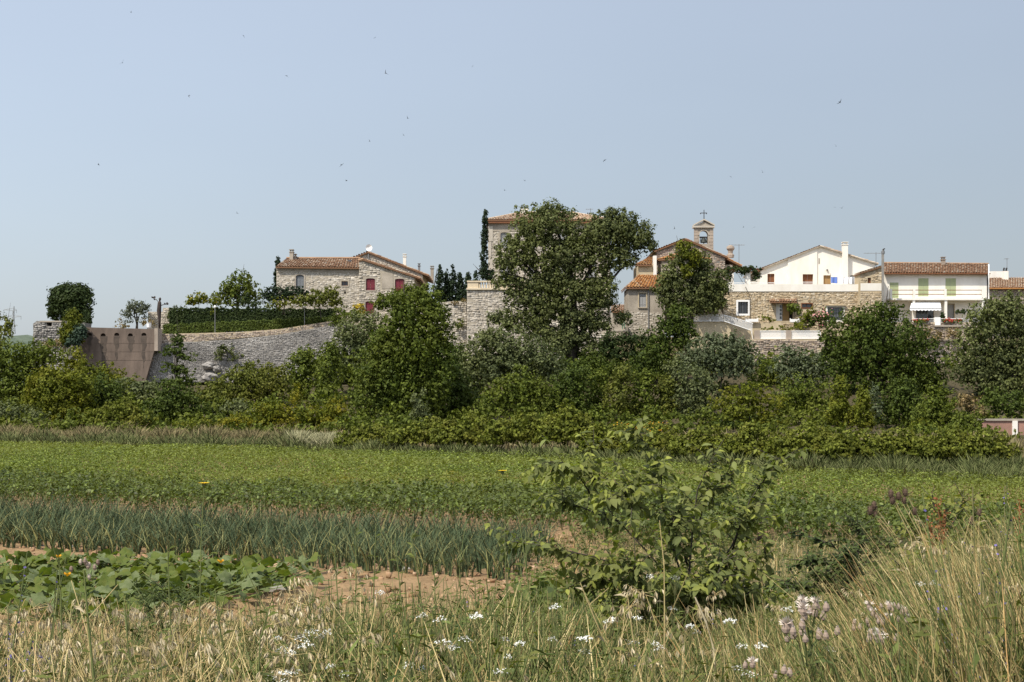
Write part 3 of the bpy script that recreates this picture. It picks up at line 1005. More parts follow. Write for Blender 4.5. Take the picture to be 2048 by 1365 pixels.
# manor terrace: balustrade on a stone bastion
dt = 172.5
t = thing('terrace_bastion', 'pale stone terrace bastion below the balustrade beside the manor', 'wall', W(1000, 700, dt))
bw = [(X(934, dt), 5), (X(1215, dt), 5), (X(1215, dt), Z(580, dt)), (X(934, dt), Z(580, dt))]
q = MB(); q.prism(bw, dt, dt + 6.5); q.build('wall_core', M['mortar'], t)
stones('stone_facing', M['stone'], t, bw, dt, w=(.3, .7), h=(.2, .36), proud=(.012, .07), skip=.1)
q = MB(); q.box(X(933, dt), X(1216, dt), dt - .22, dt + .5, Z(580, dt) + .002, Z(576.5, dt)); q.build('string_course', M['cream_render'], t)
bl = thing('balustrade', 'weathered stone balustrade with turned balusters on the manor terrace', 'balustrade', W(980, 576.5, dt))
zb0, zb1 = Z(576.5, dt) + .003, Z(562, dt)
q = MB(); q.box(X(934, dt), X(1215, dt), dt - .16, dt + .3, zb1 - .18, zb1); q.build('handrail', M['cream_render'], bl)
q = MB(); q.box(X(935, dt), X(957, dt), dt - .08, dt + .24, zb0, zb1 - .182); q.build('solid_panel', M['cream_render'], bl)
bm_ = MB(); hb_ = zb1 - .182 - zb0
bm_.lathe((0, 0, 0), [(.1, 0), (.1, .06), (.06, .1), (.13, .28), (.09, .45), (.055, .6), (.09, hb_ - .06), (.09, hb_)], 8)
bmesh_ = bm_.data('baluster', M['cream_render'], smooth=True)
for i in range(46):
    xx = X(959.5 + i * 5.4, dt)
    if xx > X(1212, dt): break
    if i % 9 == 8:
        q = MB(); q.box(xx - .2, xx + .2, dt - .1, dt + .25, zb0, zb1 - .182); q.build('pier', M['cream_render'], bl); continue
    o = link('baluster', bmesh_, bl); o.location = Vector((xx, dt + .07, zb0)) - bl.location
t = thing('old_wall', 'weathered lower stone wall left of the terrace bastion', 'wall', W(915, 700, 173.5))
ow = [(X(780, 173.5), 5), (X(934, 173.5) - .01, 5), (X(934, 173.5) - .01, Z(602, 173.5)), (X(905, 173.5), Z(603, 173.5)), (X(870, 173.5), Z(606, 173.5)), (X(780, 173.5), Z(612, 173.5))]
q = MB(); q.prism(ow, 173.5, 178); q.build('wall_core', M['mortar'], t)
stones('stone_facing', M['stone'], t, ow, 173.5, w=(.3, .7), h=(.2, .36), proud=(.02, .1), skip=.1)

# ------------------------------------------------------------------ chapel with bell gable
dk = 181.0
ch = thing('chapel', 'small stone chapel with stepped orange tile roofs behind the ivy-topped tree', 'chapel', W(1380, 640, dk))
nv = [(X(1312, dk), Z(650, dk)), (X(1450, dk), Z(650, dk)), (X(1450, dk), Z(512, dk)), (X(1371, dk), Z(480, dk)), (X(1312, dk), Z(501, dk))]
q = MB(); q.prism(nv, dk, dk + 14); q.build('nave_wall', M['greymortar'], ch)
stones('stone_facing', M['pinkstone'], ch, [(a, b - .1) for a, b in nv], dk, w=(.28, .6), h=(.18, .32), zmin=Z(560, dk), proud=(.02, .08))
tiles(ch, W(1307, 503, dk - .3), W(1371, 478, dk - .3), (X(1371, dk), dk + 14.3, Z(478, dk)), (X(1307, dk), dk + 14.3, Z(503, dk)), M['orangetile'])
tiles(ch, W(1456, 515, dk - .3), (X(1456, dk), dk + 14.3, Z(515, dk)), (X(1371, dk), dk + 14.3, Z(478, dk)), W(1371, 478, dk - .3), M['tile'])
q = MB(); q.box(X(1450, dk) + .002, X(1470, dk), dk + 2, dk + 13, Z(650, dk), Z(527, dk)); q.build('aisle_wall', M['rough_render'], ch)
tiles(ch, W(1484, 532, dk + 1.7), (X(1484, dk), dk + 13.3, Z(532, dk)), (X(1450, dk), dk + 13.3, Z(515, dk)), W(1448, 514, dk + 1.7), M['orangetile'])
# half-round apse
ca_, ra = X(1366, dk), 3.6
for i in range(6):
    a0, a1 = math.pi * i / 6 + math.pi, math.pi * (i + 1) / 6 + math.pi
    P = lambda a, r, z: Vector((ca_ + math.cos(a) * r, dk + math.sin(a) * r, z))
    q = MB(); zz = Z(522, dk)
    q.poly([P(a0, ra - .3, Z(650, dk)), P(a1, ra - .3, Z(650, dk)), P(a1, ra - .3, zz), P(a0, ra - .3, zz)]); q.build('apse_wall', M['rough_render'], ch)
    ap = Vector((ca_, dk - .02, Z(503, dk)))
    tiles(ch, P(a0, ra, zz), P(a1, ra, zz), ap, ap, M['orangetile'], pitch=.36)
# left chapel
q = MB(); q.box(X(1275, dk), X(1306, dk), dk - 1.5, dk + 6, Z(650, dk), Z(530, dk)); q.build('side_chapel_wall', M['beige_render'], ch)
tiles(ch, W(1269, 530, dk - 1.9), W(1304, 530, dk - 1.9), W(1306, 515, dk + 3), W(1298, 515, dk + 3), M['orangetile'])
q = MB(); q.box(X(1304, dk), X(1310, dk), dk - 2, dk - .9, Z(650, dk), Z(515, dk)); q.build('buttress', M['white_render'], ch)
# bell gable
dB = 182.5
bg_ = thing('bell_gable', 'stone bell gable with arched opening and pediment rising over the chapel roof', 'bell gable', W(1408, 500, dB))
ope = [(X(1399, dB), Z(488, dB)), (X(1416, dB), Z(488, dB)), (X(1416, dB), Z(470, dB))] + [(X(1407.5 + 8.5 * math.cos(a), dB), Z(470 - 8.5 * math.sin(a), dB)) for a in [math.pi * i / 8 for i in range(1, 8)]] + [(X(1399, dB), Z(470, dB))]
q = MB(); q.prism([(X(1389.5, dB), Z(512, dB)), (X(1426, dB), Z(512, dB)), (X(1426, dB), Z(456, dB)), (X(1389.5, dB), Z(456, dB))], dB, dB + .9, 0, [ope])
q.build('wall', M['rough_render'], bg_)
for row in range(8):
    for side in (0, 1):
        q = MB(); za = Z(511 - row * 6.6, dB)
        a, b = ((1388.8, 1397.5) if side == 0 else (1417.5, 1426.7))
        if row % 2: a, b = (a, b - 2) if side == 0 else (a + 2, b)
        q.box(X(a, dB), X(b, dB), dB - .05, dB + .5, za + .02, za + .40); q.build('stone_block', M['pinkstone'], bg_)
pr = [(X(1407.5 + 10.2 * math.cos(a), dB), Z(470 - 10.2 * math.sin(a), dB)) for a in [math.pi * i / 8 for i in range(9)]] + [(X(1407.5 + 8.6 * math.cos(a), dB), Z(470 - 8.6 * math.sin(a), dB)) for a in [math.pi * i / 8 for i in range(8, -1, -1)]]
q = MB(); q.prism(pr, dB - .08, dB + .1); q.build('arch_moulding', M['stone'], bg_)
q = MB(); q.box(X(1386.5, dB), X(1428.8, dB), dB - .25, dB + 1.15, Z(456, dB) + .002, Z(452.5, dB)); q.build('cornice', M['stone'], bg_)
q = MB(); q.prism([(X(1389, dB), Z(452.5, dB) + .003), (X(1427, dB), Z(452.5, dB) + .003), (X(1408, dB), Z(443, dB))], dB, dB + .9); q.build('pediment', M['rough_render'], bg_)
for s in (-1, 1):
    q = MB(); p0 = Vector((X(1408 + s * 21, dB), 0, Z(452.2, dB))); p1 = Vector((X(1408, dB), 0, Z(441, dB)))
    q.mesh([(p.x, y, p.z + h) for p in (p0, p1) for y in (dB - .2, dB + 1.1) for h in (0, .17)], [(0, 1, 5, 4), (2, 6, 7, 3), (0, 4, 6, 2), (1, 3, 7, 5), (0, 2, 3, 1), (4, 5, 7, 6)])
    q.build('raking_cornice', M['stone'], bg_)
t = thing('iron_cross', 'dark iron cross standing on the peak of the bell gable', 'cross', W(1408, 441, dB + .45))
q = MB(); q.tube([W(1408, 443, dB + .45), W(1408, 436, dB + .45), W(1408, 420, dB + .45)], [.09, .055, .045], 6); q.build('upright', M['darkmetal'], t)
q = MB(); q.tube([W(1402, 426.5, dB + .45), W(1414, 426.5, dB + .45)], .05, 6)
for px, py in ((1402, 426.5), (1414, 426.5)):
    q.box(X(px - .8, dB), X(px + .8, dB), dB + .4, dB + .5, Z(py + 1.3, dB), Z(py - 1.3, dB))
q.build('crossbar', M['darkmetal'], t)
t = thing('church_bell', 'dark bronze bell hanging in the arch of the bell gable', 'bell', W(1407.5, 486, dB + .45))
q = MB(); q.lathe(W(1407.5, 486, dB + .45), [(.46, 0), (.42, .08), (.33, .3), (.27, .52), (.2, .62), (.06, .66)], 14); q.build('bell_body', M['bronze'], t, smooth=True)
q = MB(); q.box(X(1399.5, dB), X(1415.5, dB), dB + .32, dB + .58, Z(475.5, dB), Z(473, dB)); q.tube([W(1402, 475, dB + .45), W(1401, 484, dB + .45)], .06, 5); q.tube([W(1413, 475, dB + .45), W(1414, 484, dB + .45)], .06, 5); q.build('yoke', M['darkmetal'], t)
q = MB(); q.tube([W(1407.5, 484, dB + .45), W(1407.5, 488, dB + .45)], [.03, .07], 6); q.build('clapper', M['darkmetal'], t)
q = MB(); q.lathe(W(1461, 516, dk + 9), [(.45, 0), (.5, .4), (.3, .55), (.34, .9), (.55, 1.2), (.5, 1.5), (.1, 1.7)], 10)
q.build_top('stone_urn', M['pinkstone'], 'small stone finial at the right end of the chapel roof', 'finial')
antenna('roof_antenna', 'wide television antenna on a mast right of the chapel', W(1478, 530, dk + 6), 2.7, 2.0, 6)

# annex below the chapel
da = 174.0
an = thing('chapel_annex', 'low rendered annex with orange hipped roof and tall grey shuttered window', 'house', W(1290, 660, da))
wo = rect(1278, 587, 1292, 615, da)
ao = [(X(1256, da), Z(690, da)), (X(1330, da), Z(690, da)), (X(1330, da), Z(576, da)), (X(1256, da), Z(576, da))]
q = MB(); q.prism(ao, da, da + .5, 0, [wo]); q.box(X(1256, da), X(1256, da) + .5, da + .5, da + 6, Z(690, da), Z(576, da)); q.build('wall', M['rough_render'], an)
stones('stone_facing', M['stone'], an, [(X(1257, da), Z(668, da)), (X(1329, da), Z(668, da)), (X(1329, da), Z(622, da)), (X(1257, da), Z(622, da))], da, skip=.3, proud=(.01, .05))
surround(an, wo, da, M['beige_render'], .12); shutter_pair(an, wo, da + .1, M['paleshutter'])
q = MB(); q.box(X(1276, da), X(1294, da), da - .14, da + .1, Z(617, da), Z(615.5, da)); q.build('window_sill', M['rough_render'], an)
q = MB(); q.tube([W(1297, 580, da - .1), W(1297, 660, da - .1)], .06, 6); q.build('drainpipe', M['greymetal'], an)
A0, B0, C0, D0 = W(1252, 576, da - .4), W(1330, 576, da - .4), W(1330, 551, da + 4.5), W(1277, 551, da + 4.5)
tiles(an, A0, B0, C0, D0, M['orangetile'], pitch=.40)
tiles(an, (A0.x, da + 6.5, A0.z), A0, D0, D0, M['tile'], pitch=.40)

# ------------------------------------------------------------------ white house on its stone ground floor
dg = 172.0
lo = thing('terrace_house', 'honey stone ground floor with white parapet, carrying a roof terrace', 'house', W(1600, 645, dg))
h1 = rect(1476, 604, 1496, 628, dg); h2 = rect(1552, 604, 1586, 642, dg); h3 = rect(1604, 608, 1624, 616, dg); h4 = rect(1655, 615, 1686, 641, dg)
go = [(X(1448, dg), Z(690, dg)), (X(1766, dg), Z(690, dg)), (X(1766, dg), Z(583, dg)), (X(1448, dg), Z(583, dg))]
q = MB(); q.prism(go, dg, dg + .5, 0, [h1, h2, h3, h4]); q.build('wall', M['goldmortar'], lo)
stones('stone_facing', M['goldstone'], lo, go, dg, [shrink(h, -.1) for h in (h1, h2, h3, h4)], w=(.24, .55), h=(.16, .3), zmin=Z(655, dg), proud=(.015, .07), skip=.12)
q = MB(); q.box(X(1448, dg), X(1766, dg), dg - .1, dg + .3, Z(583.5, dg) + .003, Z(569, dg)); q.build('parapet', M['white_render'], lo)
q = MB(); q.box(X(1448, dg), X(1766, dg), dg + .302, dg + 9, Z(583, dg), Z(581, dg)); q.build('terrace_floor', M['beige_render'], lo)
surround(lo, h1, dg, M['whitepaint'], .22, .06); window(lo, h1, dg + .15, M['greymetal'], 2, 1); back_panel(lo, h1, dg + .55)
for i in range(4):
    q = MB(); xx = X(1478.5 + i * 5, dg); q.tube([(xx, dg + .05, Z(628, dg)), (xx, dg + .05, Z(604, dg))], .025, 5); q.build('window_bar', M['darkmetal'], lo)
back_panel(lo, h2, dg + 1.1)
q = MB(); q.box(X(1553, dg), X(1566, dg), dg + .5, dg + .6, Z(642, dg), Z(607, dg)); dd_ = q.build('door', M['whitepaint'], lo)
for i in range(4):
    q = MB(); q.box(X(1561, dg), X(1565, dg), dg + .48, dg + .498, Z(638 - i * 7.5, dg), Z(632.5 - i * 7.5, dg)); q.build('pane', M['glass'], dd_)
q = MB(); q.box(X(1567, dg), X(1580, dg), dg + .52, dg + .6, Z(642, dg), Z(607, dg)); q.build('door', M['tanwood'], lo, label='tan wooden door leaf')
tiles(lo, W(1539, 604, dg - .9), W(1594, 604, dg - .9), W(1594, 599, dg), W(1539, 599, dg), M['tile'], pitch=.3, course=.4)
surround(lo, h3, dg, M['brownwood'], .1); window(lo, h3, dg + .2, M['brownwood'], 2, 1); back_panel(lo, h3, dg + .52)
surround(lo, h4, dg, M['white_render'], .2); window(lo, h4, dg + .15, M['greymetal'], 6, 3, .05); back_panel(lo, h4, dg + .55)
q = MB(); q.box(X(1651, dg), X(1692, dg), dg - .35, dg, Z(612, dg), Z(610.8, dg)); q.build('window_hood', M['goldmortar'], lo)
q = MB(); q.tube([W(1491, 574, dg - .15), W(1496, 585, dg - .15), W(1500, 596, dg - .15), W(1500, 640, dg - .15)], .035, 5); q.build('cable', M['darkmetal'], lo)

dh = 179.0
up = thing('white_house', 'white rendered gable house with shallow roof above the stone terrace', 'house', W(1635, 583, dh))
uh = [rect(1535, 548, 1549, 583, dh), rect(1605, 549, 1626, 583, dh), rect(1647, 551, 1662, 583, dh), rect(1700, 551, 1716, 583, dh)]
uo = [(X(1520, dh), Z(585, dh)), (X(1750, dh), Z(585, dh)), (X(1750, dh), Z(527, dh)), (X(1641, dh), Z(493, dh)), (X(1520, dh), Z(539, dh))]
def open_notch(outer, hs):
    """outer polygon whose bottom edge is cut by door openings that reach the floor"""
    z0 = outer[0][1]
    p = [outer[0]]
    for h in sorted(hs, key=lambda q: q[0][0]):
        p += [(h[0][0], z0), (h[3][0], h[3][1]), (h[2][0], h[2][1]), (h[1][0], z0)]
    return p + outer[1:]
q = MB(); q.prism(open_notch(uo, uh), dh, dh + .4)
q.box(X(1520, dh), X(1520, dh) + .4, dh + .4, dh + 11, Z(585, dh), Z(539, dh)); q.box(X(1750, dh) - .4, X(1750, dh), dh + .4, dh + 11, Z(585, dh), Z(527, dh))
q.build('wall', M['white_render'], up)
q = MB(); q.prism([(X(1575, dh), Z(585, dh)), (X(1634, dh), Z(585, dh)), (X(1634, dh), Z(496.6, dh)), (X(1575, dh), Z(519, dh))], dh - .14, dh - .003, 0, [])
uh_in = uh[1]
q = MB(); q.prism(open_notch([(X(1575, dh), Z(585, dh)), (X(1634, dh), Z(585, dh)), (X(1634, dh), Z(496.8, dh)), (X(1575, dh), Z(519.3, dh))], [uh_in]), dh - .14, dh - .003)
q.build('projecting_bay', M['white_render'], up)
tiles(up, W(1514, 541, dh - .35), W(1641, 492, dh - .35), (X(1641, dh), dh + 11.3, Z(492, dh)), (X(1514, dh), dh + 11.3, Z(541, dh)), M['paletile'], M['rough_render'], slab=.10, lift=0)
tiles(up, W(1757, 528, dh - .35), (X(1757, dh), dh + 11.3, Z(528, dh)), (X(1641, dh), dh + 11.3, Z(492, dh)), W(1641, 492, dh - .35), M['paletile'], M['rough_render'], slab=.10, lift=0)
for h, mt in zip(uh, ('brownwood', 'brownwood', 'tanwood', 'greyshutter')):
    q = MB(); x0, x1 = h[0][0], h[1][0]
    z0, z1 = Z(585, dh), h[2][1]
    xm = (x0 + x1) / 2
    for a, b in ((x0, xm - .01), (xm + .01, x1)):
        q = MB(); q.box(a, b, dh + .22, dh + .28, z0, z1)
        for tt in (.15, .5, .85):
            q.box(a + .05, b - .05, dh + .2, dh + .22, z0 + (z1 - z0) * tt, z0 + (z1 - z0) * tt + .08)
        q.build('shutter_door', M[mt], up)
chimney(up, 1686, 484, 1696, 580, dh - .75, M['white_render'], .72)
q = MB(); q.lathe((X(1654, dh), dh - .12, Z(542, dh)), [(.05, 0), (.13, .05), (.13, .16), (.04, .2)], 8); q.build('wall_lamp', M['greymetal'], up)
q = MB(); q.box(X(1637, dh), X(1639.5, dh), dh - .03, dh - .003, Z(528, dh), Z(517, dh)); q.build('wall_vent', M['rough_render'], up)

# balcony rails on the parapet
for i, (a, b, lab) in enumerate(((1450, 1490, 'white terrace railing left of the pergola pillar'), (1500, 1534, 'white terrace railing right of the pergola pillar'), (1536, 1552, 'short grey terrace railing before the left brown door of the white house'), (1604, 1627, 'short grey terrace railing before the middle brown door of the white house'))):
    t = thing('terrace_railing', lab, 'railing', W((a + b) / 2, 569, dg + .1), 'railings along the roof terrace')
    zt, z0 = Z(565.2 if i != 3 else 564, dg), Z(569, dg)
    q = MB(); q.box(X(a, dg), X(b, dg), dg + .06, dg + .12, zt - .05, zt); q.build('rail', M['whitepaint'], t)
    q = MB(); n = int((b - a) / 2.2)
    for j in range(n + 1):
        xx = X(a + (b - a) * j / n, dg); q.box(xx - .014, xx + .014, dg + .075, dg + .105, z0 + .002, zt - .05)
    q.build('railing_bar', M['whitepaint'], t, kind='stuff')
t = thing('pergola', 'vine-covered pergola with white pillar beside the white house', 'pergola', W(1485, 570, 174))
q = MB(); q.box(X(1491, 173), X(1501, 173), 173, 173.6, Z(581, 173), Z(541, 173)); q.build('pillar', M['white_render'], t)
q = MB(); q.box(X(1466, 175), X(1470, 175), 176, 176.3, Z(584, 175), Z(546, 175)); q.build('pillar', M['white_render'], t)
for j in range(7):
    q = MB(); xx = X(1450 + j * 12, 174); q.box(xx, xx + .12, 172.6, 178, Z(541, 174), Z(539, 174)); q.build('beam', M['brownwood'], t)
q = MB(); q.box(X(1447, 174), X(1522, 174), 173.1, 173.25, Z(542.6, 174), Z(541, 174) - .003); q.build('crossbeam', M['brownwood'], t)

# washing on a line
t = thing('clothes_line', 'taut clothes line with two thin posts on the roof terrace', 'clothes line', W(1690, 575, 175))
q = MB(); q.tube([W(1661, 554, 175), W(1690, 555, 175), W(1718, 553.5, 175)], .012, 4); q.build('line', M['whitepaint'], t)
for px in (1661, 1718):
    q = MB(); q.tube([W(px, 583, 175), W(px, 547 if px < 1700 else 552, 175)], .03, 5); q.build('post', M['greymetal'], t)
for a, b, y1, mt, lab in ((1662, 1675, 567, 'bluecloth', 'bright blue towel hanging at the left end of the clothes line'), (1679, 1693, 568, 'whitecloth', 'white sheet hanging next to the blue towel'), (1693.5, 1705, 568, 'whitecloth', 'second white sheet in the middle of the clothes line'), (1707, 1715, 569, 'whitecloth', 'narrow white cloth at the right end of the clothes line')):
    n = 8; q = MB(); rr = random.Random(a)
    for i in range(n):
        f0, f1 = i / n, (i + 1) / n
        for j in range(3):
            g0, g1 = j / 3, (j + 1) / 3
            P = lambda f, g: Vector((X(a + (b - a) * f, 175), 175 + .07 * math.sin(f * 9 + a) * (.3 + g), Z(554.5 + (y1 - 554.5) * g + .5 * math.sin(f * 5 + a) * g, 175)))
            q.poly([P(f0, g1), P(f1, g1), P(f1, g0), P(f0, g0)])
    q.build_top('towel' if 'towel' in lab else 'sheet', M[mt], lab, 'laundry', 'washing on the terrace line')

# stone outbuilding between the white house and the balcony house
do = 170.8
ob = thing('stone_outbuilding', 'small honey stone outbuilding with one slit window beside the grey pole', 'outbuilding', W(1745, 600, do))
sw = rect(1735.5, 556, 1742, 567, do)
oo = [(X(1721, do), Z(640, do)), (X(1767, do), Z(640, do)), (X(1767, do), Z(532, do)), (X(1721, do), Z(546, do))]
q = MB(); q.prism(oo, do, do + .5, 0, [sw]); q.box(X(1721, do), X(1721, do) + .4, do + .5, do + 3, Z(640, do), Z(546, do)); q.box(X(1767, do) - .4, X(1767, do), do + .5, do + 3, Z(640, do), Z(532, do))
q.build('wall', M['goldmortar'], ob)
stones('stone_facing', M['goldstone'], ob, [(a, b - .1) for a, b in oo], do, [sw, rect(1715, 567, 1775, 583, do)], w=(.24, .5), h=(.16, .28), proud=(.015, .06), skip=.12)
q = MB(); q.box(X(1721, do), X(1767, do), do - .03, do - .002, Z(582, do), Z(567, do)); q.build('render_band', M['white_render'], ob)
back_panel(ob, sw, do + .5); q = MB(); q.box(X(1737, do), X(1742, do), do + .2, do + .25, Z(567, do), Z(556, do)); q.build('shutter', M['brownwood'], ob)
tiles(ob, W(1719, 547, do - .25), W(1768, 532, do - .25), (X(1768, do), do + 3.2, Z(532, do)), (X(1719, do), do + 3.2, Z(547, do)), M['paletile'], slab=.12)
dp = 169.5
t = thing('utility_pole', 'grey concrete utility pole at the corner of the stone outbuilding', 'pole', W(1766, 610, dp))
q = MB(); q.box(X(1764.2, dp), X(1768.2, dp), dp, dp + .3, Z(640, dp), Z(508, dp)); q.build('post', M['pole'], t)
q = MB(); q.lathe(W(1766, 508, dp + .15), [(.22, 0), (.22, .3), (.12, .35), (.12, .55)], 8); q.build('pole_cap', M['greymetal'], t)
q = MB(); q.tube([W(1767.5, 508, dp), W(1768, 497, dp), W(1769.5, 499, dp)], .04, 5); q.tube([W(1766, 499, dp), W(1770, 497.5, dp)], .05, 5); q.build('insulator', M['darkmetal'], t)
antenna('roof_antenna', 'long horizontal television antenna just left of the grey pole', W(1752, 528, 175), 1.4, 2.2, 6)

# ------------------------------------------------------------------ balcony house at the right
dq = 174.0
bh = thing('balcony_house', 'cream house with long tiled roof, green shutters and railed balcony', 'house', W(1875, 645, dq))
gs = [rect(1779.5, 565.5, 1797, 599, dq), rect(1836.5, 557, 1857, 593, dq), rect(1891, 557, 1912, 593, dq)]
gd = [rect(1893, 609.5, 1908, 640, dq), rect(1832, 616, 1868, 640, dq)]
bo = [(X(1766, dq), Z(720, dq)), (X(1974, dq), Z(720, dq)), (X(1974, dq), Z(546, dq)), (X(1766, dq), Z(546, dq))]
q = MB(); q.prism(bo, dq, dq + .45, 0, gs + gd)
q.box(X(1974, dq) - .4, X(1974, dq), dq + .45, dq + 9, Z(690, dq), Z(546, dq)); q.box(X(1766, dq), X(1766, dq) + .4, dq + .45, dq + 9, Z(690, dq), Z(546, dq))
q.build('wall', M['white_render'], bh)
for g in gs: shutter_pair(bh, g, dq + .02, M['greenshutter'])
shutter_pair(bh, gd[0], dq + .12, M['greydoor'], name='door')
surround(bh, gd[0], dq, M['beige_render'], .1)
window(bh, gd[1], dq + .2, M['greymetal'], 3, 2); back_panel(bh, gd[1], dq + .5)
tiles(bh, W(1768, 546.5, dq - .6), W(1977, 547.5, dq - .6), W(1977, 529, dq + 5.2), W(1768, 527, dq + 5.2), M['tile'], pitch=.335)
q = MB(); q.tube([W(1768, 526.6, dq + 5.2), W(1977, 528.6, dq + 5.2)], .15, 6); q.build('ridge', M['tile'], bh)
q = MB(); q.box(X(1768, dq), X(1977, dq), dq - .72, dq - .6, Z(549.8, dq), Z(547.6, dq)); q.build('gutter', M['brownwood'], bh)
chimney(bh, 1884, 514, 1891, 531, dq + 4.2, M['pinkstone'], .55)
q = MB(); q.tube([W(1977.5, 530, dq + 2), W(1977.5, 548, dq - .75), W(1977.5, 602, dq - .75)], .09, 6); q.build('drainpipe', M['whitepaint'], bh)
q = MB(); q.box(X(1974, dq) + .01, X(1977, dq), dq - .1, dq + 6, Z(690, dq), Z(549, dq)); q.build('shade_tinted_end_wall', M['darkmetal'], bh)  # dark slab: shade on the gable side put into its colour
y0 = dq - 1.7
q = MB(); q.box(X(1774, dq), X(1962, dq), y0, dq - .003, Z(602.5, dq), Z(599, dq)); q.build('balcony_slab', M['white_render'], bh)
for px in (1775, 1821, 1883, 1957):
    q = MB(); q.box(X(px - 2.2, dq), X(px + 2.2, dq), y0 + .05, y0 + .35, Z(599, dq) + .003, Z(580.5, dq)); q.build('balcony_pier', M['white_render'], bh)
for a, b in ((1777.2, 1818.8), (1823.2, 1880.8), (1885.2, 1954.8)):
    for zz in (582.5, 590.8):
        q = MB(); q.box(X(a, dq), X(b, dq), y0 + .15, y0 + .25, Z(zz + .8, dq), Z(zz - .5, dq)); q.build('balcony_rail', M['brownwood'], bh)
for px in (1820.5, 1884, 1958):
    q = MB(); q.box(X(px - 2.4, dq), X(px + 2.4, dq), y0 + .1, y0 + .45, Z(690, dq), Z(602.5, dq) - .003); q.build('pillar', M['white_render'], bh)
q = MB(); q.box(X(1888, dq), X(1925, dq), dq - .03, dq - .004, Z(645, dq), Z(603, dq)); 
aw = thing('awning', 'white scalloped awning stretched under the balcony', 'awning', W(1851, 620, dq - 1.6))
q = MB(); a0, a1 = W(1823.5, 604, dq - 1.2), W(1880.5, 604, dq - 1.2); b0, b1 = W(1819.5, 617, dq - 2.5), W(1882.5, 617, dq - 2.5)
n = 16
for i in range(n):
    u0, u1 = i / n, (i + 1) / n
    q.poly([b0.lerp(b1, u0), b0.lerp(b1, u1), a0.lerp(a1, u1), a0.lerp(a1, u0)])
q.build('canopy', M['awning'], aw)
q = MB()
for i in range(9):
    u = (i + .5) / 9; c = b0.lerp(b1, u); w = (b1.x - b0.x) / 18
    q.poly([c + Vector((-w, 0, 0))] + [c + Vector((w * math.cos(t_), -.02, -.16 + -.2 * math.sin(-t_ + math.pi) * 1)) if False else c + Vector((-w * math.cos(t_), -.02, -.14 - .17 * math.sin(t_))) for t_ in [math.pi * j / 5 for j in range(6)]] + [c + Vector((w, 0, 0))])
q.build('scalloped_valance', M['awning'], aw)
q = MB(); q.tube([b0, b1], .035, 6); q.tube([a0, b0], .02, 5); q.tube([a1, b1], .02, 5); q.build('awning_frame', M['greymetal'], aw)
# wall and railing in front of the lower storey
dz = 171.0
t = thing('terrace_wall', 'overgrown crumbling stone terrace wall under the awning house', 'wall', W(1875, 720, dz))
tw = [(X(1790, dz), Z(740, dz)), (X(1962, dz), Z(740, dz)), (X(1962, dz), Z(645, dz)), (X(1790, dz), Z(645, dz))]
q = MB(); q.prism(tw, dz, dz + 2.2); q.build('wall_core', M['goldmortar'], t)
stones('stone_facing', M['pinkstone'], t, tw, dz, w=(.3, .7), h=(.2, .36), skip=.2, proud=(.02, .12))
q = MB(); q.box(X(1868, dz), X(1928, dz), dz - .25, dz - .003, Z(654, dz), Z(651, dz)); q.build('ledge', M['rough_render'], t)
q = MB(); q.box(X(1882, dz), X(1908, dz), dz - .25, dz - .003, Z(682, dz), Z(680, dz)); q.build('ledge', M['rough_render'], t)
q = MB(); q.box(X(1869.5, dz), X(1880.5, dz), dz - .1, dz + .4, Z(652, dz), Z(635, dz)); q.build_top('gate_pier', M['whitepaint'], 'squat white pier between the flower boxes under the awning', 'pier')
for a, b, lab in ((1826, 1869, 'thin terrace rail with red flowers under the awning'), (1881, 1926, 'thin terrace rail with red flowers before the grey door')):
    t = thing('flower_railing', lab, 'railing', W((a + b) / 2, 645, dz), 'railings with geraniums')
    q = MB(); q.tube([W(a, 638, dz), W(b, 638, dz)], .035, 5)
    for j in range(4): q.tube([W(a + (b - a) * j / 3, 645, dz), W(a + (b - a) * j / 3, 638, dz)], .02, 5)
    q.build('rail', M['whitepaint'], t)
# far right house
dy = 190.0
fr = thing('far_house', 'partly hidden house with pale sloping roof at the right edge', 'house', W(2030, 640, dy))
q = MB(); q.box(X(1978, dy), X(2120, dy), dy, dy + 9, Z(700, dy), Z(577, dy)); q.build('wall', M['greymortar'], fr)
stones('stone_facing', M['pinkstone'], fr, [(X(1978, dy), Z(640, dy)), (X(2060, dy), Z(640, dy)), (X(2060, dy), Z(580, dy)), (X(1978, dy), Z(580, dy))], dy)
tiles(fr, W(1976, 577, dy - .5), W(2120, 577, dy - .5), W(2120, 556, dy + 6.5), W(1976, 556, dy + 6.5), M['paletile'])
q = MB(); q.box(X(1976, dy), X(2120, dy), dy - .6, dy - .5, Z(579, dy), Z(577, dy)); q.build('gutter', M['orangetile'], fr)
chimney(fr, 2007, 537, 2017, 560, dy + 5, M['white_render'], .8, pots=2)
q = MB(); q.box(X(1982, dy + 8), X(2010, dy + 8), dy + 8, dy + 12, Z(600, dy + 8), Z(543, dy + 8)); q.build_top('roof_block', M['white_render'], 'plain white stair block behind the far pale roof', 'stair block')
antenna('roof_antenna', 'thin aerial on the chimney of the far right house', W(2014, 540, dy + 5.4), 1.6, .5, 3)

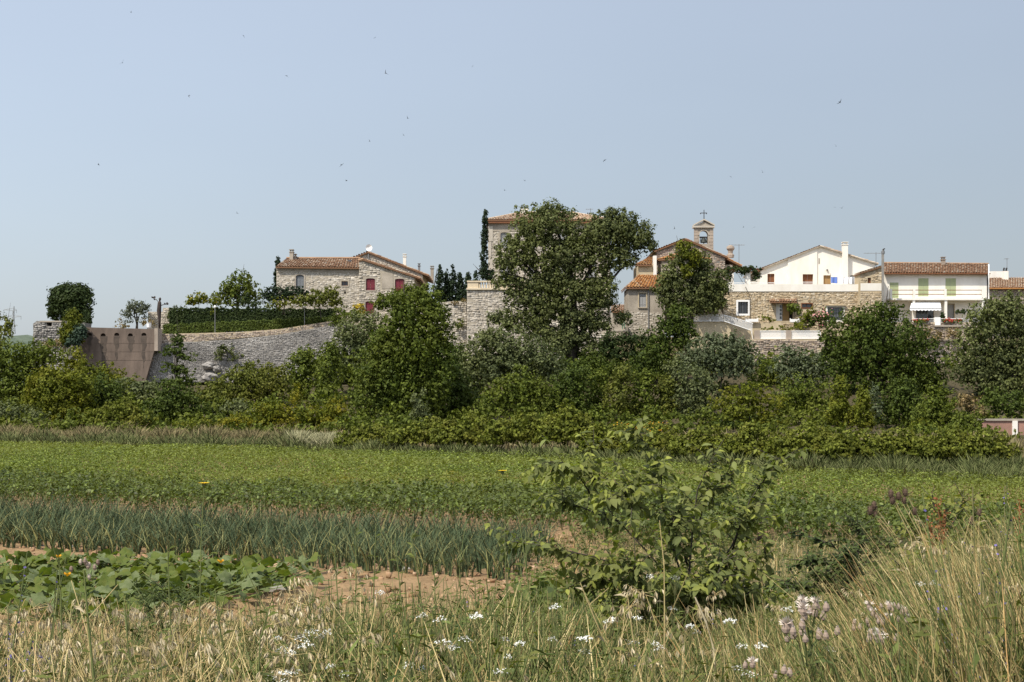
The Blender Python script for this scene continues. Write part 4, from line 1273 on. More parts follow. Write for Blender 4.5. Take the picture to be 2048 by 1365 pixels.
# garden walls, white fences and the stair railing below the stone ground floor
t = thing('beige_wall', 'smooth beige garden wall beneath the white railing', 'wall', W(1425, 680, 168.6))
q = MB(); q.box(X(1380, 168.6), X(1462, 168.6), 168.6, 169.4, Z(705, 168.6), Z(643.5, 168.6)); q.build('wall_face', M['beige_render'], t)
q = MB(); q.box(X(1455, 171), X(1560, 171), 170.6, 171.6, Z(705, 171), Z(646, 171)); q.build('upper_step', M['beige_render'], t)
t = thing('garden_retaining_wall', 'rough stone retaining wall carrying the white panel fences', 'wall', W(1575, 720, 167))
rw2 = [(X(1496, 167), Z(760, 167)), (X(1672, 167), Z(760, 167)), (X(1672, 167), Z(679, 167)), (X(1496, 167), Z(679, 167))]
q = MB(); q.prism(rw2, 167, 168.5); q.build('wall_core', M['goldmortar'], t)
stones('stone_facing', M['pinkstone'], t, rw2, 167, w=(.24, .6), h=(.16, .34), proud=(.02, .13), skip=.07)
for a, b, lab in ((1520.5, 1572, 'white picket fence panel left of the stone post'), (1582, 1641, 'white picket fence panel right of the stone post')):
    t = thing('picket_fence', lab, 'fence', W((a + b) / 2, 679, 167.4), 'white fence panels on the retaining wall')
    for zz in (662.5, 677.5):
        q = MB(); q.box(X(a, 167.4), X(b, 167.4), 167.36, 167.42, Z(zz + .7, 167.4), Z(zz - .7, 167.4)); q.build('rail', M['whitepaint'], t)
    q = MB(); n = int((b - a) / 1.7)
    for j in range(n + 1):
        xx = X(a + (b - a) * j / n, 167.4); q.box(xx - .034, xx + .034, 167.425, 167.455, Z(678.2, 167.4), Z(661.8, 167.4))
    q.build('picket', M['whitepaint'], t, kind='stuff')
for px, lab in ((1514, 'stone fence post at the left end of the white panels'), (1577, 'stone fence post between the two white panels')):
    q = MB(); q.box(X(px - 5, 167.4), X(px + 5, 167.4), 167.25, 167.7, Z(679, 167.4) + .003, Z(661, 167.4)); q.build_top('fence_post', M['pinkstone'], lab, 'fence post', 'stone posts of the white fence')
for pts, lab in ((((1378, 630.5, 643.5), (1447, 630.5, 643.5)), 'level white picket railing above the beige wall'), (((1448, 630.5, 643.5), (1502, 646, 662), (1506, 648, 680)), 'white picket railing sloping down beside the garden steps')):
    t = thing('white_railing', lab, 'railing', W(pts[0][0], pts[0][2], 168.4), 'white railings above the beige wall')
    for wh in (1, 2):
        q = MB(); q.tube([W(p[0], p[wh] - (.7 if wh == 2 else 0), 168.4) for p in pts], .045, 5); q.build('rail', M['whitepaint'], t)
    q = MB()
    for i in range(len(pts) - 1):
        a, b = pts[i], pts[i + 1]
        n = max(2, int((b[0] - a[0]) / 1.9))
        for j in range(n):
            u = j / n; px = a[0] + (b[0] - a[0]) * u
            q.box(X(px, 168.4) - .026, X(px, 168.4) + .026, 168.385, 168.415, Z(a[2] + (b[2] - a[2]) * u, 168.4), Z(a[1] + (b[1] - a[1]) * u, 168.4))
    q.build('picket', M['whitepaint'], t, kind='stuff')
for a, b, y, lab in ((1490.5, 1516, 640, 'long white planter box left of the porch'), (1580, 1598, 640.5, 'long white planter box right of the porch')):
    q = MB(); x0, x1 = X(a, 170.4), X(b, 170.4); z0, z1 = Z(y + 4.3, 170.4), Z(y - 3.3, 170.4)
    q.prism([(x0, z0), (x1, z0), (x1, z1), (x1 - .06, z1), (x1 - .06, z1 - .1), (x0 + .06, z1 - .1), (x0 + .06, z1), (x0, z1)], 170.2, 170.6)
    q.build_top('planter', M['whitepaint'], lab, 'planter', 'white planters by the porch')
# steps and green handrail seen between manor and annex
t = thing('stone_steps', 'short flight of grey steps between the manor and the annex', 'steps', W(1240, 660, 172))
for j in range(7):
    q = MB(); q.box(X(1212, 172), X(1254, 172), 171.2 + j * .3, 173.6, Z(664 - j * 3.2, 172), Z(661 - j * 3.2, 172)); q.build('step', M['rough_render'], t)
t = thing('green_handrail', 'dark green metal handrail beside the steps near the annex', 'handrail', W(1246, 660, 171))
q = MB()
for px, p0, p1 in ((1245, 640, 659), (1249, 633, 657)): q.tube([W(px, p1, 171), W(px, p0, 171)], .05, 5)
q.tube([W(1244, 641, 171), W(1250, 631, 171.5)], .06, 5); q.tube([W(1244, 650, 171), W(1250, 641, 171.5)], .05, 5); q.build('rail', M['greenpaint'], t)
t = thing('distant_cottage', 'small distant house with reddish roof glimpsed between manor and annex', 'house', W(1240, 650, 215))
q = MB(); q.box(X(1226, 215), X(1262, 215), 215, 222, Z(680, 215), Z(623, 215)); q.build('wall', M['rough_render'], t)
tiles(t, W(1222, 624, 214.6), W(1266, 624, 214.6), W(1266, 610, 219), W(1222, 610, 219), M['tile'])
# pinkish wall fragment low at the right
t = thing('orchard_wall', 'low pinkish wall with pale concrete beam among bushes at the right edge', 'wall', W(2010, 860, 103))
q = MB(); q.box(X(1960, 103), X(2100, 103), 103, 103.3, Z(885, 103), Z(842, 103)); q.build('wall_face', plain_mat('pink_block_wall', (.36, .20, .155), .95, nscale=1.5, c2=(.25, .15, .115)), t)
q = MB(); q.box(X(1958, 103), X(2100, 103), 102.9, 103.4, Z(842, 103) + .002, Z(838, 103)); q.build('coping_beam', M['rough_render'], t)
q = MB(); q.box(X(2024, 103), X(2034, 103), 102.85, 102.998, Z(885, 103), Z(842, 103)); q.build('post', M['white_render'], t)
# distant pylon
dn = 620.0
t = thing('electricity_pylon', 'faint lattice electricity pylon far off at the left edge', 'pylon', W(26, 660, dn))
q = MB()
for s in (-1, 1): q.tube([W(26 + s * 4.5, 668, dn), W(27 + s * 1.2, 640, dn), W(28, 613, dn)], .22, 4)
for j in range(6):
    y0, y1 = 664 - j * 7, 657 - j * 7; w0, w1 = 4.3 - j * .6, 3.7 - j * .6
    q.tube([W(26 - w0, y0, dn), W(26 + w1, y1, dn)], .12, 4); q.tube([W(26 + w0, y0, dn), W(26 - w1, y1, dn)], .12, 4)
q.build('lattice_mast', M['pylon'], t)
for y, a, b in ((621, 8, 33), (634, 16, 42)):
    q = MB(); q.tube([W(a, y - 1, dn), W(27, y + 1, dn), W(b, y - 1, dn)], .2, 4); q.tube([W(a, y - 1, dn), W(27, y - 4, dn), W(b, y - 1, dn)], .14, 4)
    for px in (a, b): q.tube([W(px, y - 1, dn), W(px, y + 6, dn)], .1, 4)
    q.build('crossarm', M['pylon'], t)

# ------------------------------------------------------------------ trees and shrubs
def crown_data(lobes, d, dens=1.0, leaf=4.2, clump=11.0, rng=None, sun_up=.25, flat=1.0, per=13, low=-.75, core=1.0, shoots=1.0):
    """lobes: (px, py, rx, ry[, depth offset m]) in photo pixels at distance d -> leaf quads (world)"""
    s = d / F
    V = []
    for lb in lobes:
        cx, cy, rx, ry = lb[:4]
        dy = lb[4] if len(lb) > 4 else 0.0
        c = np.array(W(cx, cy, d)) + np.array([0, dy, 0])
        R = np.array([rx * s, (rx + ry) * .5 * s * .9, ry * s])
        area = math.pi * rx * ry
        nc = max(5, int(area * dens * .020 * (11.0 / clump) ** 1.2))
        dv = nrm(rng.normal(size=(nc, 3)))
        dv = dv[dv[:, 2] > low]
        # the far half is never seen: keep only a thin skin there
        dv = dv[(dv[:, 1] < .15) | (rng.random(len(dv)) < .3)]
        rad = 1.0 - .42 * rng.random(len(dv)) ** 1.6
        wob = 1 + (.20 * np.sin(dv[:, 0] * 4 + cx) * np.cos(dv[:, 2] * 5 + cy) + .13 * rng.normal(size=len(dv))) * (1 if shoots else .35)
        cc = c + dv * R * (rad * wob)[:, None]
        cr = clump * s * rng.uniform(.45, 1.5, len(cc))
        n = rng.integers(int(per * .6), int(per * 1.4), len(cc))
        idx = np.repeat(np.arange(len(cc)), n)
        off = nrm(rng.normal(size=(len(idx), 3))) * (rng.random(len(idx)) ** .45)[:, None] * cr[idx][:, None]
        off[:, 2] *= flat
        p = cc[idx] + off
        nn = nrm(nrm(off) * .9 + dv[idx] * .4 + rng.normal(size=p.shape) * .36 + np.array([0, 0, sun_up]))
        sz = leaf * s * rng.uniform(.6, 1.35, len(p))
        V.append((p, nn, sz * 1.33))
        # shoots that break the outline
        if shoots:
            ns = max(2, int((rx + ry) * .11 * shoots))
            sv = nrm(rng.normal(size=(ns, 3)) + np.array([0, -.1, .9]))
            sv[:, 2] = np.abs(sv[:, 2])
            k_ = rng.integers(9, 18, ns); si = np.repeat(np.arange(ns), k_)
            u_ = rng.random(len(si))
            ln = rng.uniform(.10, .30, ns) * min(ry, 40) * s
            dr_ = nrm(sv * .5 + np.array([0, 0, 1.0]) + rng.normal(size=(ns, 3)) * .2)
            p = (c + sv * R * .95)[si] + dr_[si] * (u_ * ln[si])[:, None] + rng.normal(size=(len(si), 3)) * (clump * .22 * s * (1.1 - .8 * u_))[:, None]
            V.append((p, nrm(rng.normal(size=p.shape) + np.array([0, -.3, .4])), leaf * 1.1 * s * rng.uniform(.6, 1.25, len(si))))
        # larger leaves inside close the crown
        m = int(area * .019 * core)
        if m:
            q = nrm(rng.normal(size=(m, 3))) * (rng.random(m) ** .5 * .62)[:, None] * R + c
            V.append((q, nrm(rng.normal(size=(m, 3)) + np.array([0, -.7, .2])), 12 * s * rng.uniform(.6, 1.2, m) * min(1, min(rx, ry) / 16)))
    p = np.concatenate([v[0] for v in V]); nn = np.concatenate([v[1] for v in V]); sz = np.concatenate([v[2] for v in V])
    return p, nn, sz


NT = [0]


def tree(name, label, cat, lobes, d, mat, base=None, trunk=None, limbs=0, dens=1.0, leaf=4.2, clump=11.0, group=None, aspect=.72, core=1.0, shoots=1.0,
         flat=1.0, per=13, flowers=None, sun_up=.25, low=-.75, extra_limbs=(), droop=0.0):
    NT[0] += 1
    rng = np.random.default_rng(100 + NT[0])
    rr = random.Random(50 + NT[0])
    cx = sum(l[0] * l[2] * l[3] for l in lobes) / sum(l[2] * l[3] for l in lobes)
    bx = base[0] if base else cx
    x = X(bx, d)
    zg = float(gz(x, d)) if d < 168 else 10.6
    if base and len(base) > 1: zg = Z(base[1], d)
    t = thing(name, label, cat, (x, d, zg), group)
    p, nn, sz = crown_data(lobes, d, dens, leaf, clump, rng, sun_up, flat, per, low, core, shoots)
    v, f = leaf_quads(p - np.array([x, d, zg]), nn, sz, aspect, rng, droop)
    link('crown', fast('crown', v, f, M[mat] if isinstance(mat, str) else mat), t)
    s = d / F
    # trunk, and limbs that reach into the lobes
    big = max(lobes, key=lambda l: l[2] * l[3])
    hgt = W(cx, big[1], d).z - zg
    r0 = trunk if trunk else max(.05, .028 * abs(hgt))
    q = MB()
    a = Vector((x, d, zg - .3)); e = W(big[0], big[1] - big[3] * .3, d)
    mid = a.lerp(e, .45) + Vector((rr.uniform(-.3, .3), 0, 0)) * r0 * 3
    q.tube([a, a.lerp(mid, .5), mid, e], [r0 * 1.25, r0, r0 * .75, r0 * .25], 7)
    q.build('trunk', M['bark'], t, smooth=True)
    for l in lobes[:limbs]:
        q = MB()
        b = a.lerp(mid, rr.uniform(.5, 1.0))
        c = W(l[0], l[1], d)
        m2 = b.lerp(c, .5) + Vector((rr.uniform(-.4, .4), rr.uniform(-.5, .5), rr.uniform(-.1, .6)))
        tips = c + (c - b) * .45
        q.tube([b, m2, c, tips], [r0 * .5, r0 * .36, r0 * .22, r0 * .05], 5)
        for j in range(3):
            g = m2.lerp(c, rr.random())
            q.tube([g, g + Vector((rr.uniform(-1, 1) * l[2] * s * .8, rr.uniform(-1, .3) * l[2] * s * .5, rr.uniform(.1, 1) * l[3] * s * .8))], [r0 * .16, r0 * .03], 4)
        q.build('limb', M['bark'], t, smooth=True)
    for pts, r in extra_limbs:
        q = MB(); n = len(pts)
        q.tube([W(a_, b_, d + (c_[0] if c_ else 0)) for a_, b_, *c_ in pts], [r * (1 - .8 * i / (n - 1)) for i in range(n)], 6); q.build('limb', M['bark'], t, smooth=True)
    if flowers:
        fm, frac, fs = flowers
        sel = rng.random(len(p)) < frac
        sel &= (nn[:, 2] > -.1)
        pv = p[sel] + nn[sel] * sz[sel][:, None] * .5
        v, f = leaf_quads(pv - np.array([x, d, zg]), nrm(nn[sel] + np.array([0, -.6, .5])), fs * s, .9, rng)
        props(link('blossom', fast('blossom', v, f, M[fm]), t), kind='stuff')
    return t


# --- behind and on the village terrace
tree('round_tree', 'dense dark dome-shaped tree standing clear on the skyline above the ruined wall', 'tree', [(143, 605, 44, 37), (140, 625, 42, 25), (155, 590, 28, 22), (125, 592, 26, 22)], 186, 'hedge', base=(143, 650), leaf=3.6, clump=6, dens=3.2, core=2, shoots=0)
tree('golden_thuja', 'conical yellow-green thuja in front of the dark dome tree', 'tree', [(146, 668, 26, 26), (146, 646, 19, 24), (147, 630, 9, 14), (136, 680, 16, 16)], 166.5, 'thuja', base=(146, 712), leaf=3.2, clump=5, dens=2.8, core=2, shoots=0)
tree('cedar_shrub', 'rounded blue-green shrub spilling over the left end of the concrete wall', 'shrub', [(158, 670, 14, 17), (147, 685, 15, 12), (162, 660, 11, 10)], 165.2, 'bluegreen', base=(155, 705), leaf=3.2, clump=5, dens=2.4, core=2, shoots=0)
tree('olive_tree', 'small grey-leaved olive tree on the terrace above the concrete wall', 'tree', [(272, 622, 27, 17), (258, 625, 14, 16), (286, 617, 15, 13), (270, 612, 18, 9), (265, 640, 16, 10)], 177, 'olive_tree', core=.35, base=(273, 662), trunk=.16, limbs=4, leaf=3.0, clump=6, dens=1.0)
tree('dry_bush', 'straggly pale bush left of the olive tree', 'shrub', [(240, 648, 10, 8), (250, 655, 12, 6)], 176, 'dry_bush', base=(244, 662), leaf=2.6, clump=5)
tree('dry_bush', 'yellowish dry bush right of the olive tree trunk', 'shrub', [(292, 645, 10, 9), (304, 648, 8, 9)], 176, 'dry_bush', base=(296, 662), leaf=2.6, clump=5)
tree('rusty_bush', 'reddish brown dry scrub under the golden thuja', 'shrub', [(105, 690, 22, 10), (125, 688, 18, 10)], 166.5, M['dry_bush'], base=(112, 705), leaf=2.8, clump=5)
tree('edge_tree', 'loose olive-green tree cut by the left edge of the picture', 'tree', [(-4, 645, 18, 26), (8, 668, 22, 22), (14, 650, 12, 16), (-10, 690, 30, 20)], 158, 'olive_mid', core=.35, base=(2,), limbs=3, leaf=3.6, clump=7, dens=.7)
tree('fig_tree', 'bright green loose-crowned tree behind the hedges left of the stone house', 'tree', [(478, 575, 34, 24), (463, 585, 28, 22), (497, 582, 24, 20), (484, 556, 20, 14), (446, 598, 16, 16), (505, 597, 18, 15), (470, 603, 35, 14)], 179, 'mid', core=.35, base=(475, 640), limbs=5, trunk=.22, leaf=3.6, clump=7, dens=1.1)
tree('golden_shrub', 'pale yellow shrub above the left part of the hedges', 'shrub', [(398, 598, 22, 11), (388, 606, 16, 10), (420, 600, 14, 10)], 177.5, 'yellowgreen', base=(398, 625), leaf=3.2, clump=6, dens=1.4, flowers=('broom', .22, 2.2))
tree('yellow_shrub', 'thin lime-green sapling over the hedge between the gold shrub and the fig', 'shrub', [(432, 605, 12, 16), (430, 618, 10, 12)], 174.6, 'yellowgreen', base=(431, 640), leaf=3.0, clump=5, dens=.8)
tree('garden_shrub', 'dark grey-green shrub at the left end of the upper hedge', 'shrub', [(352, 630, 16, 15), (340, 638, 12, 12)], 176.3, 'oak', base=(350, 655), leaf=3.0, clump=6)
tree('laurel', 'rounded dark laurel below the fig tree crown', 'shrub', [(490, 603, 18, 13), (510, 610, 16, 12)], 175.5, 'hedge', base=(495, 630), leaf=3.0, clump=6, dens=1.3)
tree('laurel', 'broad black-green laurel below the grey arched shutter', 'shrub', [(548, 588, 22, 16), (575, 590, 26, 16), (605, 587, 16, 12), (540, 598, 18, 12)], 170.5, 'cypress', base=(565, 625), leaf=3.4, clump=6.5, dens=1.5)
tree('garden_shrub', 'yellow-green shrub under the dark laurel by the stone house', 'shrub', [(570, 606, 25, 11), (548, 612, 18, 9), (592, 603, 14, 10)], 169.6, 'yellowgreen', base=(570, 628), leaf=3.2, clump=6)
tree('garden_shrub', 'large olive-green shrub against the stone house below the small window', 'shrub', [(640, 597, 28, 20), (662, 590, 22, 18), (618, 603, 24, 16), (668, 608, 18, 15)], 169.4, 'olive_mid', base=(642, 632), leaf=3.4, clump=6.5, limbs=2)
tree('broom_bush', 'small bright yellow broom by the lower red door', 'shrub', [(716, 617, 12, 9), (722, 625, 9, 8)], 168.8, 'broom', base=(717, 640), leaf=2.8, clump=5, dens=1.3)
tree('garden_shrub', 'dark green shrub at the right ends of the two hedges', 'shrub', [(690, 632, 25, 17), (712, 635, 18, 14), (678, 645, 18, 14)], 166.5, 'mid', base=(692, 668), leaf=3.4, clump=6.5, dens=1.2)
tree('bay_tree', 'dense green bay tree covering the lower right of the red-shuttered wall', 'tree', [(790, 602, 42, 18), (815, 585, 24, 16), (762, 612, 24, 14), (830, 600, 24, 20)], 160, 'mid', base=(790, 700), leaf=3.8, clump=8, dens=1.4)
tree('cypress', 'thin dark cypress behind the left corner of the stone house', 'cypress', [(556, 525, 3.5, 9), (556, 545, 4.5, 22), (554, 565, 5.5, 22)], 181, 'cypress', base=(556, 620), leaf=2.8, clump=3.5, dens=3)
for cx_, y_, w_, lab in ((880, 531, 7, 'tallest left cypress of the clump right of the stone house'), (893, 540, 7, 'second cypress of the dark clump right of the stone house'), (905, 531, 6.5, 'pointed third cypress of the dark clump beside the old wall'), (920, 545, 8, 'shorter fourth cypress of the dark clump near the bastion'), (936, 544, 8, 'fifth cypress of the dark clump, just above the bastion corner'), (951, 543, 8, 'last cypress of the dark clump, beside the tall lone cypress')):
    tree('cypress', lab, 'cypress', [(cx_, y_ + 8, w_ * .35, 9), (cx_ + 1, y_ + 24, w_ * .8, 15), (cx_, y_ + 42, w_ * 1.25, 18), (cx_ - 1, y_ + 60, w_ * 1.5, 16)], 179 + (cx_ % 3), 'cypress', base=(cx_, 640), leaf=3.2, clump=4, dens=2.2, group='cypresses right of the stone house')
tree('cypress', 'tall narrow cypress rising against the left side of the manor', 'cypress', [(971, 428, 3, 9), (970, 450, 5, 24), (969, 480, 6, 26), (968, 512, 7, 26), (969, 545, 9, 24), (980, 552, 9, 14)], 176.5, 'cypress', base=(970, 600), leaf=3.0, clump=4, dens=2.4, extra_limbs=[([(966, 545), (957, 540), (946, 528)], .1), ([(967, 475), (962, 468)], .07)])
tree('chapel_tree', 'dark bushy tree with yellowing ivy on top in front of the chapel', 'tree', [(1378, 590, 50, 32), (1345, 560, 26, 34), (1385, 545, 34, 30), (1415, 570, 34, 34), (1362, 520, 26, 24), (1430, 600, 22, 24), (1335, 600, 22, 22), (1330, 572, 22, 32), (1440, 575, 18, 30), (1400, 525, 24, 22), (1380, 616, 52, 22), (1422, 612, 30, 20)], 168.5, 'oak', base=(1380, 640), trunk=.35, limbs=5, leaf=3.8, clump=8, dens=1.5, core=1.5)
tree('ivy', 'yellow-green ivy climbing the top of the chapel tree', 'ivy', [(1373, 505, 22, 18), (1366, 492, 16, 12), (1388, 520, 16, 20), (1376, 540, 14, 18)], 167.0, 'yellowgreen', base=(1374, 560), leaf=3.4, clump=6, dens=.9, trunk=.06)
tree('pergola_vine', 'dark vine mat hanging over the pergola', 'vine', [(1470, 541, 26, 7), (1500, 540, 22, 8), (1455, 552, 8, 14), (1513, 550, 8, 14), (1488, 545, 10, 8)], 173.2, 'hedge', base=(1497, 580), trunk=.04, leaf=3.2, clump=5, dens=1.8, flat=.7, shoots=0)
tree('porch_shrub', 'clipped round green shrub between porch and planter', 'shrub', [(1589, 622, 14, 15), (1580, 616, 8, 10)], 170.9, 'mid', base=(1588, 644), leaf=2.8, clump=5, dens=1.5, shoots=0)
tree('oleander', 'oleander covered in pink blossom in front of the gridded window', 'shrub', [(1636, 642, 24, 15), (1650, 632, 15, 12), (1618, 646, 10, 12), (1660, 646, 12, 14)], 169.8, 'dark', base=(1640, 665), leaf=3.2, clump=6, dens=1.2, flowers=('pink_flower', .13, 3.6))
tree('garden_shrub', 'yellow-green shrub left of the pink oleander', 'shrub', [(1612, 636, 12, 14), (1602, 650, 14, 10), (1622, 624, 8, 8)], 169.5, 'yellowgreen', base=(1610, 665), leaf=3.0, clump=5, dens=1.3)
tree('flower_bed', 'low mixed flower bed along the top of the picket fence', 'flower bed', [(1560, 657, 24, 5), (1535, 658, 12, 4), (1596, 656, 14, 5)], 168.4, 'yellowgreen', base=(1560, 664), trunk=.02, leaf=2.4, clump=4, dens=1.4, flat=.6)
tree('flower_bed', 'low green bed of plants behind the left white planter', 'flower bed', [(1530, 637, 14, 5), (1545, 641, 10, 4)], 170.9, 'yellowgreen', base=(1535, 646), trunk=.02, leaf=2.4, clump=4, dens=1.4)
tree('potted_shrub', 'dark little conifer in a pot between the two lower doors', 'potted plant', [(1885, 630, 3, 5), (1885, 636, 4, 4)], 171.6, 'hedge', base=(1885, 645), trunk=.03, leaf=2.2, clump=2.5, dens=4)
tree('potted_shrub', 'row of dark plants on the shelf right of the grey door', 'potted plant', [(1916, 625, 5, 4), (1926, 624, 5, 5), (1936, 624, 5, 4)], 173, 'hedge', base=(1925, 645), trunk=.03, leaf=2.2, clump=2.5, dens=3)
for px0, px1, lab in ((1828, 1862, 'red geraniums along the rail under the awning'), (1885, 1924, 'red geraniums along the rail before the grey door')):
    n = int((px1 - px0) / 6)
    tree('geranium', lab, 'geraniums', [(px0 + (i + .5) * 6, 642.5, 4, 3) for i in range(n)], 170.9, 'mid', base=((px0 + px1) / 2, 646), trunk=.02, leaf=2.2, clump=2.6, dens=3, flowers=('red_flower', .35, 2.0))
tree('wall_scrub', 'dry grassy scrub growing out of the terrace wall under the awning', 'scrub', [(1850, 668, 14, 16), (1872, 672, 12, 16), (1905, 668, 22, 10), (1835, 660, 12, 10)], 170.2, 'dry_bush', base=(1865, 690), trunk=.03, leaf=2.8, clump=5, dens=.8)
tree('cypress', 'small dark conifer behind the low wall between dome tree and olive', 'tree', [(175, 640, 10, 20)], 184, 'hedge', base=(175, 660), leaf=3, clump=4, dens=2)
tree('wall_shrub', 'small green tuft growing from the old wall left of the bastion', 'shrub', [(922, 645, 7, 9), (918, 652, 6, 6)], 173.0, 'olive_mid', base=(921, 660), trunk=.03, leaf=2.6, clump=4, dens=1.5)
tree('wall_shrub', 'dry grass tuft on top of the old wall beside the bastion', 'shrub', [(925, 602, 10, 5), (912, 606, 8, 4)], 173.2, 'dry_bush', base=(920, 610), trunk=.03, leaf=2.6, clump=4, dens=1.2)
tree('wall_creeper', 'dark moss-like creeper staining the middle of the grey retaining wall', 'creeper', [(452, 700, 22, 14), (436, 716, 12, 12), (470, 715, 16, 10)], 169.3, 'oak', base=(452, 740), trunk=.02, leaf=2.6, clump=4.5, dens=.55, flat=1)


# --- clipped hedges: boxy bodies of small leaves
def hedge(name, label, p0, p1, h0, h1, d, thick=1.4, mat='hedge'):
    """p0, p1: bottom end points in pixels; h0, h1: heights in pixels"""
    NT[0] += 1
    rng = np.random.default_rng(300 + NT[0])
    n = int(abs(p1[0] - p0[0]) * (h0 + h1) / 2 * 1.15)
    u = rng.random(n)
    u2 = np.linspace(0, 1, 200)
    face = rng.random(n)
    topf = face < .38
    px = p0[0] + (p1[0] - p0[0]) * u
    pyb = p0[1] + (p1[1] - p0[1]) * u
    hh = h0 + (h1 - h0) * u
    wv = 1.2 * np.sin(px * .23) + .8 * np.sin(px * .61 + 1)
    g = np.where(topf, 1.0, rng.random(n))
    dep = np.where(topf, rng.random(n) * thick, .1 * rng.random(n))
    x = (px - CX) / F * d + rng.normal(size=n) * .04
    z = H + (YH - (pyb - (hh + wv) * g)) / F * d + rng.normal(size=n) * .05
    y = d + dep + rng.normal(size=n) * .06
    nn = np.where(topf[:, None], np.array([0, -.2, 1.0]), np.array([0, -1.0, .25])) + rng.normal(size=(n, 3)) * .5
    xc = float((X(p0[0], d) + X(p1[0], d)) / 2); zc = float(Z((p0[1] + p1[1]) / 2, d))
    t = thing(name, label, 'hedge', (xc, d, zc), 'clipped hedges on the terrace')
    v, f = leaf_quads(np.stack([x, y, z], 1) - np.array([xc, d, zc]), nrm(nn), .24 * rng.uniform(.6, 1.3, n), .6, rng)
    link('foliage', fast('foliage', v, f, M[mat]), t)
    q = MB()
    a0, a1 = W(p0[0] + 2, p0[1], d + .35), W(p1[0] - 2, p1[1], d + .35)
    for i in range(10):
        c = a0.lerp(a1, (i + .5) / 10)
        q.tube([c - Vector((0, 0, .4)), c + Vector((.05, .2, .5)), c + Vector((-.05, .3, .9))], [.06, .05, .02], 5)
    q.build('stem', M['bark'], t)
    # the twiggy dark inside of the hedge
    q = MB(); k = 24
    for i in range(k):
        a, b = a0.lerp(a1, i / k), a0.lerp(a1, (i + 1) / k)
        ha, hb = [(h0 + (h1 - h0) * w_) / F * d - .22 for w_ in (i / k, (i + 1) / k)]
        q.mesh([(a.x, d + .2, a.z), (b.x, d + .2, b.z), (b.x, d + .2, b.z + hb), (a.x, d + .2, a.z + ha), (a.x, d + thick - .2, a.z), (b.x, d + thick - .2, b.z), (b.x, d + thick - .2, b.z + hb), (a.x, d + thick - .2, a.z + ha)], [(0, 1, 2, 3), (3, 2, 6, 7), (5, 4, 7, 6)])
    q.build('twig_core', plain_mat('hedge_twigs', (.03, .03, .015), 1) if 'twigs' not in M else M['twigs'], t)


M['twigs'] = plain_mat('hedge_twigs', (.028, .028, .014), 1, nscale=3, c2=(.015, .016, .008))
hedge('clipped_hedge', 'upper clipped dark hedge running behind the lower one', (338, 664), (672, 660), 46, 40, 174.4, 1.1)
hedge('clipped_hedge', 'lower clipped dark hedge along the top of the parapet wall', (326, 670), (668, 655), 19, 20, 172.4, 1.1, 'hedge_lit')

# --- the big grey tree before the manor
tree('great_tree', 'great spreading grey-green tree with open forked limbs in front of the manor', 'tree',
     [(1098, 450, 62, 40), (1060, 478, 48, 40), (1225, 462, 58, 40), (1150, 488, 40, 34), (1268, 480, 40, 36), (1028, 520, 40, 42), (1100, 515, 56, 40), (1175, 520, 48, 44),
      (1240, 520, 38, 36), (1293, 490, 20, 22), (1012, 565, 26, 26), (1080, 575, 48, 32), (1150, 590, 55, 40), (1200, 590, 34, 56), (1105, 630, 44, 30), (1165, 640, 46, 32),
      (1040, 600, 34, 24), (1140, 680, 48, 30), (1085, 668, 30, 22), (1195, 650, 28, 30), (1245, 640, 20, 16), (1100, 424, 26, 14), (1222, 434, 22, 14), (1050, 650, 40, 30), (1002, 640, 26, 22), (1110, 695, 44, 30), (1190, 705, 40, 30), (1080, 612, 40, 28), (1218, 480, 46, 44), (1120, 560, 46, 40)],
     150, 'oak', base=(1150, 745), trunk=.55, limbs=0, leaf=3.8, clump=9.0, dens=1.75, per=18, low=-.6, core=.65,
     extra_limbs=[([(1148, 720), (1135, 660), (1110, 600), (1060, 540), (1025, 505)], .42), ([(1148, 710), (1150, 640), (1145, 560), (1125, 490), (1105, 440)], .42), ([(1150, 700), (1180, 630), (1205, 560), (1230, 500), (1255, 465)], .4),
                  ([(1120, 620), (1085, 570), (1040, 555), (1000, 545)], .22), ([(1112, 660), (1070, 640), (1020, 610)], .2), ([(1190, 600), (1240, 540), (1290, 500)], .2), ([(1150, 600), (1180, 540), (1190, 480), (1215, 440)], .25),
                  ([(1075, 560), (1065, 510), (1055, 470)], .18), ([(1120, 545), (1090, 500), (1080, 455)], .16), ([(1140, 690), (1090, 670), (1050, 655)], .16)])

# --- the wood below the village, back row first
tree('pine_sapling', 'thin layered young conifer standing in front of the grey retaining wall', 'tree', [(355, 678, 13, 13), (350, 705, 27, 12), (372, 716, 20, 10), (345, 735, 24, 12), (368, 745, 26, 13), (358, 765, 36, 16), (358, 690, 12, 18)], 150, 'dark', base=(358,), limbs=7, trunk=.14, leaf=3.4, clump=6, dens=1.0, flat=.5)
tree('shrub', 'grey-green shrub mass on the slope left of the tall poplar', 'shrub', [(712, 672, 44, 40), (688, 705, 36, 36), (740, 690, 36, 50), (700, 740, 44, 44), (738, 645, 26, 22)], 152, 'grey', limbs=2, leaf=3.8, clump=9, dens=1.15)
tree('young_tree', 'narrow dark green tree with rounded top right of the retaining wall', 'tree', [(606, 740, 36, 40), (600, 775, 34, 50), (612, 715, 20, 22)], 146, 'mid', leaf=4.0, clump=8, dens=1.3)
tree('young_tree', 'upright green tree leaning against the grey shrubs below the hedge end', 'tree', [(660, 735, 24, 48), (655, 780, 28, 50), (664, 705, 16, 20)], 143, 'mid', leaf=4.0, clump=8, dens=1.3)
